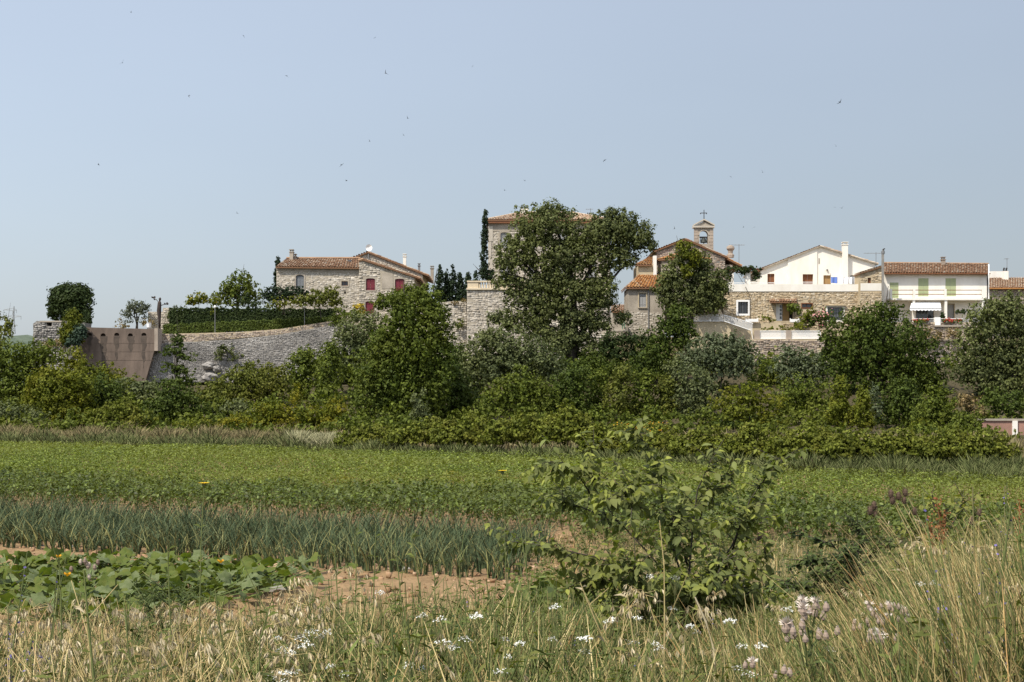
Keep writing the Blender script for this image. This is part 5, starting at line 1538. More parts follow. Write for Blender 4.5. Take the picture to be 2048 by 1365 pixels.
tree('hawthorn', 'wide olive-green thorn tree in front of the retaining wall', 'tree', [(505, 775, 62, 44), (462, 790, 46, 44), (548, 778, 48, 40), (500, 752, 40, 24), (545, 745, 26, 20), (440, 810, 36, 36), (505, 820, 66, 40)], 141, 'olive_mid', limbs=4, leaf=4.0, clump=8.5, dens=1.25)
tree('low_bush', 'green bush below the pale boulders of the retaining wall', 'shrub', [(420, 790, 36, 24), (400, 805, 30, 22), (440, 782, 20, 14)], 144, 'olive_mid', leaf=3.8, clump=7.5, dens=1.2)
tree('elm', 'grey-green bush under the left end of the retaining wall', 'tree', [(290, 798, 46, 34), (262, 782, 34, 28), (310, 788, 32, 24), (285, 820, 50, 30)], 141, 'grey', leaf=4.0, clump=8, dens=1.2)
tree('sapling_thicket', 'yellowish slender saplings before the concrete wall', 'saplings', [(195, 765, 36, 32), (225, 760, 34, 28), (165, 745, 32, 36), (145, 720, 26, 28), (252, 772, 30, 24), (203, 742, 18, 18)], 146, 'yellowgreen', limbs=4, leaf=3.6, clump=7.5, dens=.95)
tree('willow', 'tall mid-green willow with upright shoots at the left edge', 'tree', [(30, 735, 44, 48), (60, 720, 36, 36), (15, 775, 50, 56), (75, 760, 36, 44), (95, 712, 30, 26), (-10, 720, 30, 40), (40, 800, 50, 46)], 139, 'mid', limbs=3, leaf=4.0, clump=8.5, dens=1.25)
tree('bay_tree', 'dark evergreen shrubs round the foot of the great tree', 'shrub', [(1180, 735, 40, 30), (1120, 742, 36, 26), (1215, 745, 36, 28), (1090, 735, 30, 22)], 146, 'dark', leaf=4.0, clump=8, dens=1.3)
tree('willow', 'silvery green willow with a broad crown left of the manor tree foot', 'tree', [(1000, 705, 66, 44), (950, 735, 44, 40), (1060, 715, 50, 44), (1010, 745, 72, 44), (985, 680, 40, 24), (1095, 745, 44, 40), (930, 770, 40, 36)], 134, 'grey', limbs=4, leaf=4.0, clump=9, dens=1.25)
tree('ivy_bank', 'flat-topped bank of dark ivy below the chapel annex', 'ivy', [(1222, 680, 24, 19), (1262, 680, 30, 20), (1300, 688, 26, 22), (1225, 705, 30, 24), (1275, 712, 40, 24)], 147, 'hedge', trunk=.08, leaf=3.8, clump=8, dens=1.5, shoots=0)
tree('dark_tree', 'dark green tree rising before the white railing below the chapel tree', 'tree', [(1350, 650, 36, 34), (1335, 680, 44, 36), (1372, 672, 26, 30), (1315, 715, 46, 34), (1352, 628, 20, 18), (1290, 745, 50, 34)], 143, 'dark', limbs=3, leaf=4.0, clump=8.5, dens=1.4)
tree('silver_willow', 'pale silver-leaved willow below the sloping white railing', 'tree', [(1430, 705, 60, 36), (1470, 695, 34, 28), (1395, 725, 40, 34), (1445, 735, 64, 36), (1490, 725, 28, 36), (1425, 685, 32, 20)], 138, 'silver', limbs=3, leaf=3.8, clump=8, dens=1.2)
tree('silver_willow', 'pale silver-leaved willow in front of the fence retaining wall', 'tree', [(1600, 725, 42, 28), (1635, 745, 30, 36), (1570, 735, 34, 24), (1605, 750, 46, 34), (1575, 705, 16, 16), (1655, 715, 12, 20)], 138.5, 'silver', limbs=3, leaf=3.8, clump=7.5, dens=1.0)
tree('dark_tree', 'massive dark dome of a tree hiding the garden right of the picket fence', 'tree', [(1760, 690, 92, 60), (1700, 700, 60, 56), (1820, 715, 62, 62), (1745, 645, 62, 34), (1770, 625, 34, 20), (1850, 765, 46, 46), (1690, 745, 46, 40), (1775, 755, 90, 50), (1655, 690, 18, 30)], 135, 'dark', base=(1765,), trunk=.45, limbs=5, leaf=4.2, clump=9.5, dens=1.35)
tree('dark_tree', 'tall grey-dark tree with hanging boughs at the right edge', 'tree', [(1985, 650, 66, 48), (2030, 640, 60, 50), (1960, 700, 56, 52), (2030, 720, 66, 60), (1990, 765, 66, 54), (1945, 745, 44, 46), (2000, 620, 44, 30), (2040, 790, 50, 40), (2085, 700, 60, 80)], 131, 'oak', base=(1995,), trunk=.5, limbs=5, leaf=4.2, clump=10, dens=1.25, droop=.5)
# --- front row
tree('round_bush', 'rounded yellow-green tree at the left, front row of the wood', 'tree', [(115, 790, 58, 46), (150, 775, 46, 38), (85, 815, 40, 40), (105, 760, 34, 26), (140, 825, 46, 36), (85, 775, 30, 30)], 124, 'yellowgreen', limbs=4, leaf=4.0, clump=8.5, dens=1.3)
tree('low_bush', 'dark low bush at the far left foot of the wood', 'shrub', [(40, 835, 44, 26), (75, 845, 30, 20), (5, 830, 34, 28)], 121, 'grey', leaf=3.8, clump=8, dens=1.2)
tree('low_bush', 'dark green bush between the yellow-green tree and the bramble', 'shrub', [(205, 785, 36, 36), (180, 815, 36, 40), (225, 800, 30, 30)], 127, 'dark', leaf=4.0, clump=8, dens=1.3)
tree('dog_rose', 'tangled arching wild rose below the thin conifer', 'shrub', [(230, 835, 56, 28), (195, 845, 40, 22), (270, 840, 40, 28), (240, 815, 36, 20)], 118, 'bramble', leaf=3.6, clump=6.5, dens=1.1, flat=.6)
tree('blackthorn', 'rounded dark thorn bush below the left end of the stone wall', 'shrub', [(355, 815, 44, 40), (320, 830, 44, 32), (385, 825, 32, 36), (345, 790, 36, 26)], 126, 'dark', limbs=2, leaf=4.0, clump=8, dens=1.3)
tree('field_maple', 'dark grey-green bush beneath the wide thorn tree', 'shrub', [(500, 835, 44, 26), (430, 838, 34, 26), (470, 822, 36, 24)], 128, 'grey', leaf=3.8, clump=8, dens=1.2)
tree('yellowing_bush', 'bright yellow-green bush in the middle of the left hedge', 'shrub', [(520, 835, 26, 26), (548, 825, 28, 26), (575, 838, 26, 26), (540, 850, 40, 18)], 116, 'yellow', leaf=3.6, clump=7, dens=1.2)
tree('yellowing_bush', 'yellow-green bush with taller shoots left of the tall poplar', 'shrub', [(615, 838, 24, 24), (645, 835, 28, 28), (672, 825, 22, 34), (655, 850, 36, 18), (592, 800, 10, 34)], 117, 'yellow', leaf=3.6, clump=7, dens=1.15)
tree('yellowing_bush', 'low trailing yellowish bush along the verge left of the hedge middle', 'shrub', [(400, 852, 36, 13), (445, 850, 32, 14), (480, 845, 26, 18), (370, 856, 24, 10)], 113, 'yellow', leaf=3.4, clump=6, dens=1.2, flat=.7)
tree('poplar', 'tall dense green poplar with twin crowns left of centre', 'poplar', [(860, 618, 34, 44), (865, 660, 42, 60), (812, 640, 44, 54), (835, 700, 62, 70), (780, 700, 46, 60), (760, 745, 54, 60), (870, 740, 40, 66), (815, 765, 62, 66), (742, 790, 40, 46), (790, 815, 46, 36), (850, 800, 44, 46), (845, 590, 18, 22), (800, 612, 26, 26)], 121, 'poplar', base=(815,), trunk=.4, limbs=4, leaf=4.4, clump=8.5, dens=1.3, sun_up=.1)
tree('poplar', 'short young poplar standing in the shade right of the tall poplar', 'tree', [(838, 815, 18, 34), (845, 840, 16, 20)], 115, 'grey', leaf=3.8, clump=6.5, dens=1.3)
tree('dark_bush', 'dark small tree between the tall poplar and the pale wall foot', 'shrub', [(905, 705, 24, 28), (890, 735, 26, 30), (922, 722, 20, 24)], 146, 'dark', leaf=3.8, clump=7.5, dens=1.2)
tree('dark_bush', 'dark scrub in the gap between the two silver willows', 'shrub', [(1535, 745, 30, 24), (1520, 770, 34, 26), (1552, 765, 26, 26)], 141, 'mid', leaf=3.8, clump=7.5, dens=1.2)
tree('dark_bush', 'deep green bush in the shadow right of the tall poplar', 'shrub', [(905, 785, 40, 50), (880, 815, 40, 40), (930, 810, 32, 40), (900, 745, 26, 30)], 126, 'dark', leaf=4.0, clump=8.5, dens=1.4)
tree('ash_sapling', 'light green upright saplings in the centre of the wood', 'tree', [(1015, 790, 36, 40), (1045, 775, 30, 40), (1075, 795, 36, 40), (990, 815, 36, 30), (1060, 820, 46, 30)], 121, 'mid', limbs=3, leaf=4.0, clump=8, dens=1.25)
tree('ash_sapling', 'dull green bushy saplings right below the great tree', 'tree', [(1130, 780, 34, 40), (1160, 765, 30, 36), (1110, 810, 36, 34), (1150, 815, 40, 36)], 123, 'dark', leaf=4.0, clump=8, dens=1.3)
for cx_, y_, w_, lab in ((1195, 770, 30, 'first upright young poplar right of centre, by the ivy bank'), (1240, 765, 30, 'second upright young poplar, below the flat ivy bank'), (1285, 775, 30, 'third upright young poplar, below the dark tree'), (1330, 780, 30, 'fourth upright young poplar, left of the layered thorn')):
    tree('young_poplar', lab, 'tree', [(cx_, y_, w_ * .8, 34), (cx_ - 4, y_ + 36, w_, 40), (cx_ + 5, y_ + 66, w_ * .95, 30), (cx_ + 10, y_ - 14, w_ * .45, 22)], 122 + (cx_ % 4), 'mid' if cx_ % 2 else 'olive_mid', leaf=4.0, clump=7.5, dens=1.2, group='young poplars in the middle of the wood')
tree('grey_poplar', 'tall grey-green poplar below the silver willow', 'tree', [(1390, 770, 36, 40), (1370, 805, 36, 44), (1410, 800, 36, 44), (1380, 835, 40, 26), (1350, 745, 24, 26)], 124, 'grey', leaf=4.0, clump=8, dens=1.25)
tree('layered_thorn', 'yellow-tinted thorn tree with flat layered boughs right of centre', 'tree', [(1500, 780, 44, 13), (1460, 800, 42, 12), (1540, 802, 44, 13), (1475, 782, 30, 12), (1435, 812, 22, 9), (1500, 820, 60, 14), (1570, 818, 20, 9), (1470, 835, 46, 14), (1530, 838, 44, 14), (1500, 800, 40, 16)], 112, 'yellowgreen', limbs=5, leaf=3.8, clump=7.5, dens=1.05, flat=.45)
tree('dark_bush', 'dark undergrowth at the foot of the layered thorn tree', 'shrub', [(1500, 845, 50, 22), (1460, 850, 34, 18), (1545, 850, 30, 18)], 115, 'dark', leaf=3.8, clump=8, dens=1.4)
tree('grey_poplar', 'grey-green poplar below the fence willow', 'tree', [(1600, 790, 40, 40), (1575, 815, 34, 44), (1630, 810, 34, 46), (1600, 845, 48, 22)], 125, 'mid', leaf=4.0, clump=8.5, dens=1.25)
tree('lime_poplar', 'bright yellow-green conical young poplar, the taller left one of two', 'tree', [(1680, 790, 18, 36), (1672, 825, 26, 36), (1690, 840, 24, 28), (1682, 768, 8, 18)], 110, 'yellowgreen', leaf=3.8, clump=6.5, dens=1.3)
tree('lime_poplar', 'bright yellow-green conical young poplar, the shorter right one of two', 'tree', [(1727, 800, 16, 32), (1722, 832, 22, 32), (1732, 845, 20, 24)], 109.5, 'yellowgreen', leaf=3.8, clump=6.5, dens=1.3)
tree('silver_willow', 'small silvery shrub peeping behind the shorter lime poplar', 'shrub', [(1748, 790, 12, 22), (1752, 820, 12, 26)], 114, 'silver', leaf=3.4, clump=6, dens=1.2)
tree('young_poplar', 'dark green upright poplar below the massive dark dome', 'tree', [(1800, 790, 30, 36), (1790, 825, 34, 40), (1825, 820, 30, 42), (1812, 780, 16, 26)], 115, 'dark', leaf=4.0, clump=7.5, dens=1.3)
tree('young_poplar', 'mid-green bushy poplar left of the orchard wall', 'tree', [(1875, 815, 36, 36), (1850, 840, 34, 34), (1900, 845, 36, 28), (1870, 790, 22, 26)], 111, 'mid', leaf=4.0, clump=7.5, dens=1.3)
tree('low_bush', 'green bush half hiding the orchard wall', 'shrub', [(1935, 850, 32, 24), (1915, 865, 30, 20), (1960, 868, 24, 16)], 101, 'mid', leaf=3.8, clump=7, dens=1.3)
tree('broom_bush', 'rounded yellowish broom bush at the foot of the right wood', 'shrub', [(1838, 855, 20, 16), (1830, 866, 18, 10)], 100, 'yellowgreen', leaf=3.2, clump=6, dens=1.2)
tree('rusty_bush', 'reddish dry bank of scrub under the right edge tree', 'scrub', [(1930, 805, 26, 18), (1955, 825, 20, 14)], 117, 'dry_bush', leaf=3.4, clump=6, dens=1.1)
tree('low_bush', 'dark climbing bush above the orchard wall', 'shrub', [(2010, 815, 34, 26), (2050, 810, 36, 30), (1985, 800, 24, 24)], 112, 'dark', leaf=4, clump=8, dens=1.3)

# --- undergrowth that closes the gaps between the trees
rng = np.random.default_rng(9)
lob = []
for d_, y_, st in ((118, 846, 60), (128, 825, 60), (140, 795, 64)):
    for px in np.arange(-60, 2120, st):
        if d_ == 140 and 265 < px < 600: continue
        lob.append((d_, px + rng.uniform(-15, 15), y_ + rng.uniform(-10, 10), 46, 26))
for px in np.arange(-60, 690, 48): lob.append((101, px + rng.uniform(-15, 15), 862 + rng.uniform(-7, 6), 38, 13))
for px in np.arange(700, 2100, 60): lob.append((94, px + rng.uniform(-15, 15), 862 + (px - 700) * .012 + rng.uniform(-12, 8), 46, 20))
for px in np.arange(640, 1700, 60): lob.append((159, px + rng.uniform(-15, 15), 733 + rng.uniform(-8, 8), 40, 26))
for px in np.arange(640, 2060, 60): lob.append((150, px + rng.uniform(-15, 15), 750 + rng.uniform(-10, 10), 44, 36))
P_, N_, S_ = [], [], []
for d_, px, y_, rx, ry in lob:
    p, nn, sz = crown_data([(px, y_, rx, ry)], d_, .38, 5.4, 9, rng, per=13)
    P_.append(p); N_.append(nn); S_.append(sz)
v, f = leaf_quads(np.concatenate(P_), np.concatenate(N_), np.concatenate(S_), .7, rng)
props(link('undergrowth', fast('undergrowth', v, f, M['mid'])), 'tangled green undergrowth between the trees below the village', 'undergrowth', kind='stuff')

# --- the bramble hedge along the far edge of the field
br = [(735, 872, 60, 22, 'left end of the bramble hedge, dark and low beside the pale grass'), (840, 868, 70, 26, 'low bramble mound in front of the shaded poplar foot'), (930, 866, 62, 30, 'bramble mound with a pale top left of the high middle mound'),
      (1040, 862, 70, 34, 'high bramble mound at the centre of the field edge'), (1130, 855, 56, 40, 'tallest dark bramble mound right of the centre'), (1215, 882, 60, 30, 'bramble mound beneath the orange flowering patch'),
      (1310, 886, 64, 28, 'bramble mound right of the orange flowering patch'), (1410, 888, 66, 32, 'bramble mound below the grey poplar'), (1510, 890, 66, 34, 'bramble mound below the layered thorn tree'),
      (1610, 888, 66, 34, 'bramble mound left of the lime poplars'), (1705, 892, 62, 32, 'brownish bramble mound under the lime poplars'), (1800, 890, 62, 30, 'bramble mound in front of the right poplars'), (1890, 895, 62, 32, 'bright bramble mound below the bushy poplar'), (1975, 895, 50, 30, 'last bramble mound at the right end of the hedge')]
for i, (cx_, cy_, rx_, ry_, lab) in enumerate(br):
    dd = float(edge_d(cx_)) + 2.2
    tree('bramble', lab, 'bramble', [(cx_ - rx_ * .5, cy_ + 6, rx_ * .6, ry_ * .75), (cx_ + rx_ * .1, cy_ - 2, rx_ * .7, ry_), (cx_ + rx_ * .6, cy_ + 7, rx_ * .6, ry_ * .75), (cx_, cy_ + 10, rx_ * .95, ry_ * .6), (cx_ + rx_ * (.5 * math.sin(i * 2.3)), cy_ - ry_ * (.35 + .3 * math.sin(i * 1.7)), rx_ * .32, ry_ * .55)], dd, 'bramble', trunk=.04, leaf=4.6 if i else 4.4, clump=7.5 - .5 * (i % 3), dens=1.3, flat=.65, group='bramble hedge along the field')
tree('orange_broom', 'patch of orange-yellow flowers on top of the bramble hedge', 'flowering shrub', [(1245, 858, 24, 9), (1310, 857, 28, 9), (1280, 862, 26, 8)], 81, 'bramble', trunk=.03, leaf=3.6, clump=6, dens=1.2, flowers=('orange_flower', .13, 3.0))
tree('low_bush', 'small dark bush standing alone in the grass at the right field edge', 'shrub', [(1858, 926, 20, 10), (1845, 930, 12, 7), (1873, 929, 12, 7)], 64, 'dark', trunk=.03, leaf=4.4, clump=7, dens=1.4)

# ------------------------------------------------------------------ verge, crops, bare soil
def frustum(n, px0, px1, d0, d1, rng, power=1.0):
    """random ground points seen between two columns of the picture"""
    px = rng.uniform(px0, px1, n)
    dd = d0 * (d1 / d0) ** (rng.random(n) ** power)
    return (px - CX) / F * dd, dd


M['verge'] = isle_mat('dry_verge_grass', [(0, (.10, .085, .035)), (.4, (.17, .135, .065)), (.8, (.24, .20, .10)), (1, (.16, .16, .055))], .9, .12, .7)
M['verge_green'] = isle_mat('green_verge_grass', [(0, (.06, .075, .025)), (.6, (.11, .13, .04)), (1, (.19, .19, .08))], .9, .15, .7)
M['pale_grass'] = isle_mat('pale_tall_grass', [(0, (.20, .20, .10)), (1, (.36, .33, .19))], .9)
rng = np.random.default_rng(5)


def verge(name, label, px0, px1, ext0, ext1, n, h0, h1, w, mat):
    px = rng.uniform(px0, px1, n)
    y = edge_d(px) + rng.uniform(ext0, ext1, n)
    x = (px - CX) / F * y
    a = rng.uniform(0, 6.28, n)
    v, f = ribbons(np.stack([x, y, gz(x, y) - .03], 1), np.stack([np.cos(a), np.sin(a)], 1), rng.uniform(h0, h1, n) * (1 + .35 * np.sin(px * .021 + 2) * np.sin(px * .057)), rng.uniform(.2, 1.3, n), w * rng.uniform(.5, 1.2, n), 1, 0, rng)
    props(link(name, fast(name, v, f, M[mat])), label, 'grass', kind='stuff')


verge('verge_grass', 'brownish dry grass between the field and the wood at the left', -150, 760, .2, 14, 8000, .15, .5, .10, 'verge')
verge('verge_weeds', 'greener weeds mixed into the dry verge at the left', -150, 760, .2, 14, 15000, .15, .55, .12, 'verge_green')
for c0, c1, n in ((-60, 60, 1500), (120, 200, 1200), (270, 360, 1600), (420, 520, 1500)): verge('verge_weeds', 'taller tufts of brownish grass at the foot of the left wood', c0, c1, 5, 14, n, .35, .8, .11, 'verge')
verge('verge_grass', 'tall grey-green grass along the right end of the field', 1660, 2250, -2, 4, 12000, .3, .65, .06, 'verge_green')
verge('pale_grass', 'pale tuft of tall grass left of the bramble hedge', 590, 695, 1, 9, 5000, .4, .75, .07, 'pale_grass')
verge('field_edge_weeds', 'dark weeds in a thin line along the far field edge', -100, 2200, -.6, 1.6, 17000, .25, .6, .12, 'verge_green')
verge('wood_floor_grass', 'sparse brownish grass on the ground under the wood', -150, 2250, 4, 34, 8000, .3, .8, .14, 'verge')
tree('orange_flower', 'tiny orange flowers in the dry verge at the left', 'flowers', [(262, 866, 14, 3), (330, 866, 6, 2)], 108, 'orange_flower', trunk=.01, leaf=1.6, clump=3, dens=.35, per=6)

# --- pepper field
M['pepper'] = leaf_mat('pepper_leaf', (0.056, 0.080, 0.014), (0.142, 0.178, 0.034), (0.180, 0.195, 0.041), .35, .08, .6, .25, hi=2.0)  # palest leaves imitate sun glints: highlight speckles put into the colour
M['pepper_dark'] = leaf_mat('pepper_leaf_deep', (0.030, 0.044, 0.009), (0.092, 0.120, 0.023), (0.115, 0.135, 0.025), .3, .3, .55, .3, hi=1.9)  # brightest leaf tones again carry painted highlight speckles
M['pepper_yellow'] = leaf_mat('yellowing_crop_leaf', (0.070, 0.095, 0.016), (0.130, 0.160, 0.027), (0.240, 0.190, 0.023), .35, .25, .6, .25)


def bush_proto(n, size, R, Ht, rng, m=0, droop=1.0):
    a = rng.uniform(0, 6.283, n); u = rng.random(n)
    r = R * np.sqrt(rng.uniform(.15, 1, n)) * (1 - .35 * u ** 3)
    z = Ht * (.12 + .88 * u ** .75)
    c = np.stack([np.cos(a) * r, np.sin(a) * r, z], 1)
    nn = nrm(np.stack([np.cos(a) * .5, np.sin(a) * .5, .3 + u], 1) + rng.normal(size=(n, 3)) * .35)
    v, f = leaf_quads(c, nn, size * rng.uniform(.6, 1.2, n), .5, rng, droop)
    sv = []
    for k in range(5):
        b = rng.uniform(-.6, .6, 2) * R
        sv += [(-.006, 0, 0), (.006, 0, 0), (b[0] + .004, b[1], Ht * .85), (b[0] - .004, b[1], Ht * .85)]
    v = np.concatenate([v, np.array(sv)]); f = np.concatenate([f, np.arange(20).reshape(-1, 4) + 4 * n])
    return v, f, np.full(len(f), m)


protos = [bush_proto(58, .115, .30, .60, rng), bush_proto(52, .115, .27, .54, rng), bush_proto(64, .11, .32, .66, rng)]
mids = [bush_proto(36, .12, .33, .36, rng), bush_proto(34, .12, .32, .33, rng)]
fars = [bush_proto(24, .15, .36, .40, rng), bush_proto(22, .15, .36, .38, rng)]
pts = []
S0 = 28.5
rows = np.arange(S0 - 4 * .62, 82, .62)
for i, s in enumerate(rows):
    step = .36 if s < 45 else .42
    t = np.arange(-75, 40, step) + rng.uniform(-.1, .1)
    p = t[:, None] * U[None] + s * NV[None] + rng.normal(size=(len(t), 2)) * .06
    px = pxof(p[:, 0], p[:, 1])
    mg = 3.0 / np.maximum(p[:, 1], 1) * F
    ok = (px > -120 - mg) & (px < 2170 + mg) & (p[:, 1] < edge_d(px) - .2) & (rng.random(len(t)) > .03) & ((s > S0 - .01) | ((p[:, 0] > 1.3 + .3 * np.sin(i * 2.3)) & (p[:, 0] < 4.4 + i * .2)))
    pts.append(np.column_stack([p[ok], np.full(ok.sum(), s), np.full(ok.sum(), i)]))
pts = np.concatenate(pts)
front = (pts[:, 3] >= 4) & (pts[:, 3] < 6)
near = (~front) & (pts[:, 2] < 34.6)
midd = (pts[:, 2] >= 34.6) & (pts[:, 2] < 50)
farr = pts[:, 2] >= 50
yel = (np.sin(pts[:, 0] * .15 + pts[:, 1] * .05) + np.sin(pts[:, 0] * .07 - 1) + rng.normal(size=len(pts)) * .6)


def crop(sel, plist, name, label, mat):
    parts = []
    P = pts[sel]
    pick = rng.integers(0, len(plist), len(P))
    for j, pr in enumerate(plist):
        Q = P[pick == j]
        if len(Q) == 0: continue
        z = gz(Q[:, 0], Q[:, 1])
        parts.append(replicate(pr, np.column_stack([Q[:, :2], z]), rng.uniform(0, 6.28, len(Q)), rng.uniform(.75, 1.2, len(Q)) * (1 + .16 * np.sin(Q[:, 0] * .31 + 1.3 * np.sin(Q[:, 1] * .2)) * np.cos(Q[:, 1] * .17))))
    v, f, m = merge(parts)
    props(link(name, fast(name, v, f, M[mat])), label, 'crop', kind='stuff')


crop(near, protos, 'pepper_crop', 'dense rows of leafy green pepper plants behind the first two rows', 'pepper_dark')
crop(midd & (yel < .9), mids, 'pepper_crop', 'middle rows of bright green low crop', 'pepper')
crop(midd & (yel >= .9), mids, 'pepper_crop', 'yellowing patches among the middle rows of the crop', 'pepper_yellow')
crop(farr & (yel < 1.3), fars, 'bean_crop', 'far fresh green rows of low crop below the hedge', 'pepper')
crop(farr & (yel >= 1.3), fars, 'bean_crop', 'yellowish patches in the far rows of low crop', 'pepper_yellow')
pm = [fast('pepper_plant', *pr[:2], M['pepper_dark']) for pr in protos]
P = pts[front]
P = P[np.argsort(P[:, 1])][:290]
for j, (x, y, s, r) in enumerate(P):
    o = link('pepper_plant', pm[j % 3], None, (x, y, float(gz(x, y))))
    o.rotation_euler = (0, 0, rnd.uniform(0, 6.28)); k_ = rnd.uniform(.85, 1.2); o.scale = (k_, k_, k_)
    props(o, 'leafy pepper plant in the front rows behind the leeks', 'pepper plant', 'front rows of pepper plants')

# --- leeks
M['leek'] = isle_mat('leek_leaf', [(0, (.022, .036, .015)), (.45, (.060, .086, .040)), (.8, (.108, .136, .062)), (1, (.24, .22, .08))], .65, None, spec=.15)


def leek_proto(rng, n=9, Ht=.58):
    a = np.where(rng.random(n) < .5, .3, 3.44) + rng.normal(size=n) * .45
    base = np.zeros((n, 3)); base[:, 0] = rng.normal(size=n) * .012; base[:, 1] = rng.normal(size=n) * .012
    v, f = ribbons(base, np.stack([np.cos(a), np.sin(a)], 1), rng.uniform(.55, 1.05, n) * Ht, rng.uniform(.12, .6, n), rng.uniform(.018, .032, n), 3, rng.uniform(0, .9, n) * (rng.random(n) < .6), rng)
    return v, f, np.zeros(len(f), int)


lp = [leek_proto(rng) for _ in range(6)]
lpts = []
for i, s in enumerate(np.arange(20.35, 25.9, .48)):
    t = np.arange(-60, 10, .10)
    p = t[:, None] * U[None] + s * NV[None] + rng.normal(size=(len(t), 2)) * .03
    px = pxof(p[:, 0], p[:, 1])
    xend = -.05 + .13 * (p[:, 1] - 22.6) + .25 * np.sin(i * 1.7)
    ok = (px > -80 - 3 / np.maximum(p[:, 1], 1) * F) & (p[:, 0] < xend) & (rng.random(len(t)) > .05)
    lpts.append(np.column_stack([p[ok], np.full(ok.sum(), s), np.full(ok.sum(), i)]))
lpts = np.concatenate(lpts)
fr_ = lpts[:, 3] < 1
first = lpts[fr_]
if len(first) > 240: first = first[:240]; 
restm = ~fr_
parts = []
R_ = lpts[restm]
pick = rng.integers(0, 6, len(R_))
for j in range(6):
    Q = R_[pick == j]
    parts.append(replicate(lp[j], np.column_stack([Q[:, :2], gz(Q[:, 0], Q[:, 1])]), rng.uniform(0, 6.28, len(Q)), rng.uniform(.85, 1.2, len(Q))))
v, f, m_ = merge(parts)
props(link('leek_crop', fast('leek_crop', v, f, M['leek'])), 'close-set blue-green leeks behind the front row', 'crop', kind='stuff')
lm = [fast('leek', *p_[:2], M['leek']) for p_ in lp]
for j, (x, y, s, r) in enumerate(first):
    o = link('leek', lm[j % 6], None, (x, y, float(gz(x, y))))
    o.rotation_euler = (0, 0, rnd.uniform(0, 6.28)); k_ = rnd.uniform(.85, 1.2); o.scale = (k_, k_, k_)
    props(o, 'blue-green leek in the front row at the bare soil', 'leek', 'front row of leeks')

# --- soil clods and pale stones
M['clod'] = isle_mat('soil_clod', [(0, (.20, .118, .062)), (.6, (.31, .195, .112)), (1, (.42, .29, .185))], 1, None, spec=.1)
cube_v = np.array([(x, y, z) for z in (-.35, .5) for y in (-.5, .5) for x in (-.5, .5)], dtype=float)
cube_f = np.array([(0, 2, 3, 1), (4, 5, 7, 6), (0, 1, 5, 4), (2, 6, 7, 3), (0, 4, 6, 2), (1, 3, 7, 5)])
n = 8500
cs = rng.uniform(14.2, 28.4, n); ct = rng.uniform(-30, 8, n)
cp = ct[:, None] * U + cs[:, None] * NV
ok = (pxof(cp[:, 0], cp[:, 1]) > -60) & (pxof(cp[:, 0], cp[:, 1]) < 1150) & (cp[:, 1] > 13)
cp = cp[ok]; n = len(cp)
sz = .02 + .07 * rng.random(n) ** 3
cv = cube_v[None] * (1 + .35 * rng.normal(size=(n, 8, 3))) * sz[:, None, None]
cv[..., 0] += cp[:, None, 0]; cv[..., 1] += cp[:, None, 1]; cv[..., 2] += (gz(cp[:, 0], cp[:, 1]) + .01)[:, None]
props(link('soil_clods', fast('soil_clods', cv.reshape(-1, 3), (cube_f[None] + 8 * np.arange(n)[:, None, None]).reshape(-1, 4), M['clod'])), 'crumbs and clods of reddish soil between the crops', 'soil', kind='stuff')
for i, (px, py, r) in enumerate(((572, 1138, .09), (400, 1136, .05), (147, 1095, .07), (85, 1093, .05), (550, 1180, .16), (810, 1139, .08))):
    dd = H * F / (py - YH)
    rock('stone', ['flat pale stone at the leek edge left of the middle', 'small pale stone under the leeks above the squash', 'white stone on the bare strip near the left edge', 'smallest white stone on the bare strip, nearest the left edge', 'broad pale patch of flat stone right of the squash tips', 'greenish pale stone at the foot of the leeks'][i], W(px, py, dd), (r * 1.6, r, r * .55), 30 + i, cat='stone')

# --- squash patch
M['squash'] = leaf_mat('squash_leaf', (.066, .090, .032), (.128, .158, .062), (.17, .19, .09), .25, 3.0, .6, .15)
M['squash_bright'] = leaf_mat('yellowgreen_squash_leaf', (.060, .090, .018), (.125, .165, .035), (.16, .17, .04), .4, 3.0, .6, .15)  # yellow-green as of translucent undersides, mixed among the greyer leaves
M['squash_stem'] = plain_mat('squash_stem', (.14, .19, .06), .7)


def squash_leaf_mesh(i):
    rr = random.Random(i)
    n = 15
    V = [(0, 0, 0)]
    for r_, zz in ((.5, .06), (1.0, .02)):
        for j in range(n):
            a = 2 * math.pi * j / n
            lob = 1 + .13 * math.cos(5 * a) - .38 * math.exp(-((a - math.pi) / .32) ** 2)
            cup = .10 * math.cos(2 * a + i) + .05 * math.sin(5 * a)
            V.append((math.cos(a) * r_ * lob * .5, math.sin(a) * r_ * lob * .5, (zz + cup * r_ * r_ + rr.uniform(-.015, .015))))
    Fc = [(0, 1 + j, 1 + (j + 1) % n) for j in range(n)] + [(1 + j, 1 + n + j, 1 + n + (j + 1) % n, 1 + (j + 1) % n) for j in range(n)]
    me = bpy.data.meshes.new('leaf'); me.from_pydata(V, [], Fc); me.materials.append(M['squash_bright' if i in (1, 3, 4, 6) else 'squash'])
    me.polygons.foreach_set('use_smooth', [True] * len(Fc)); me.update()
    return me


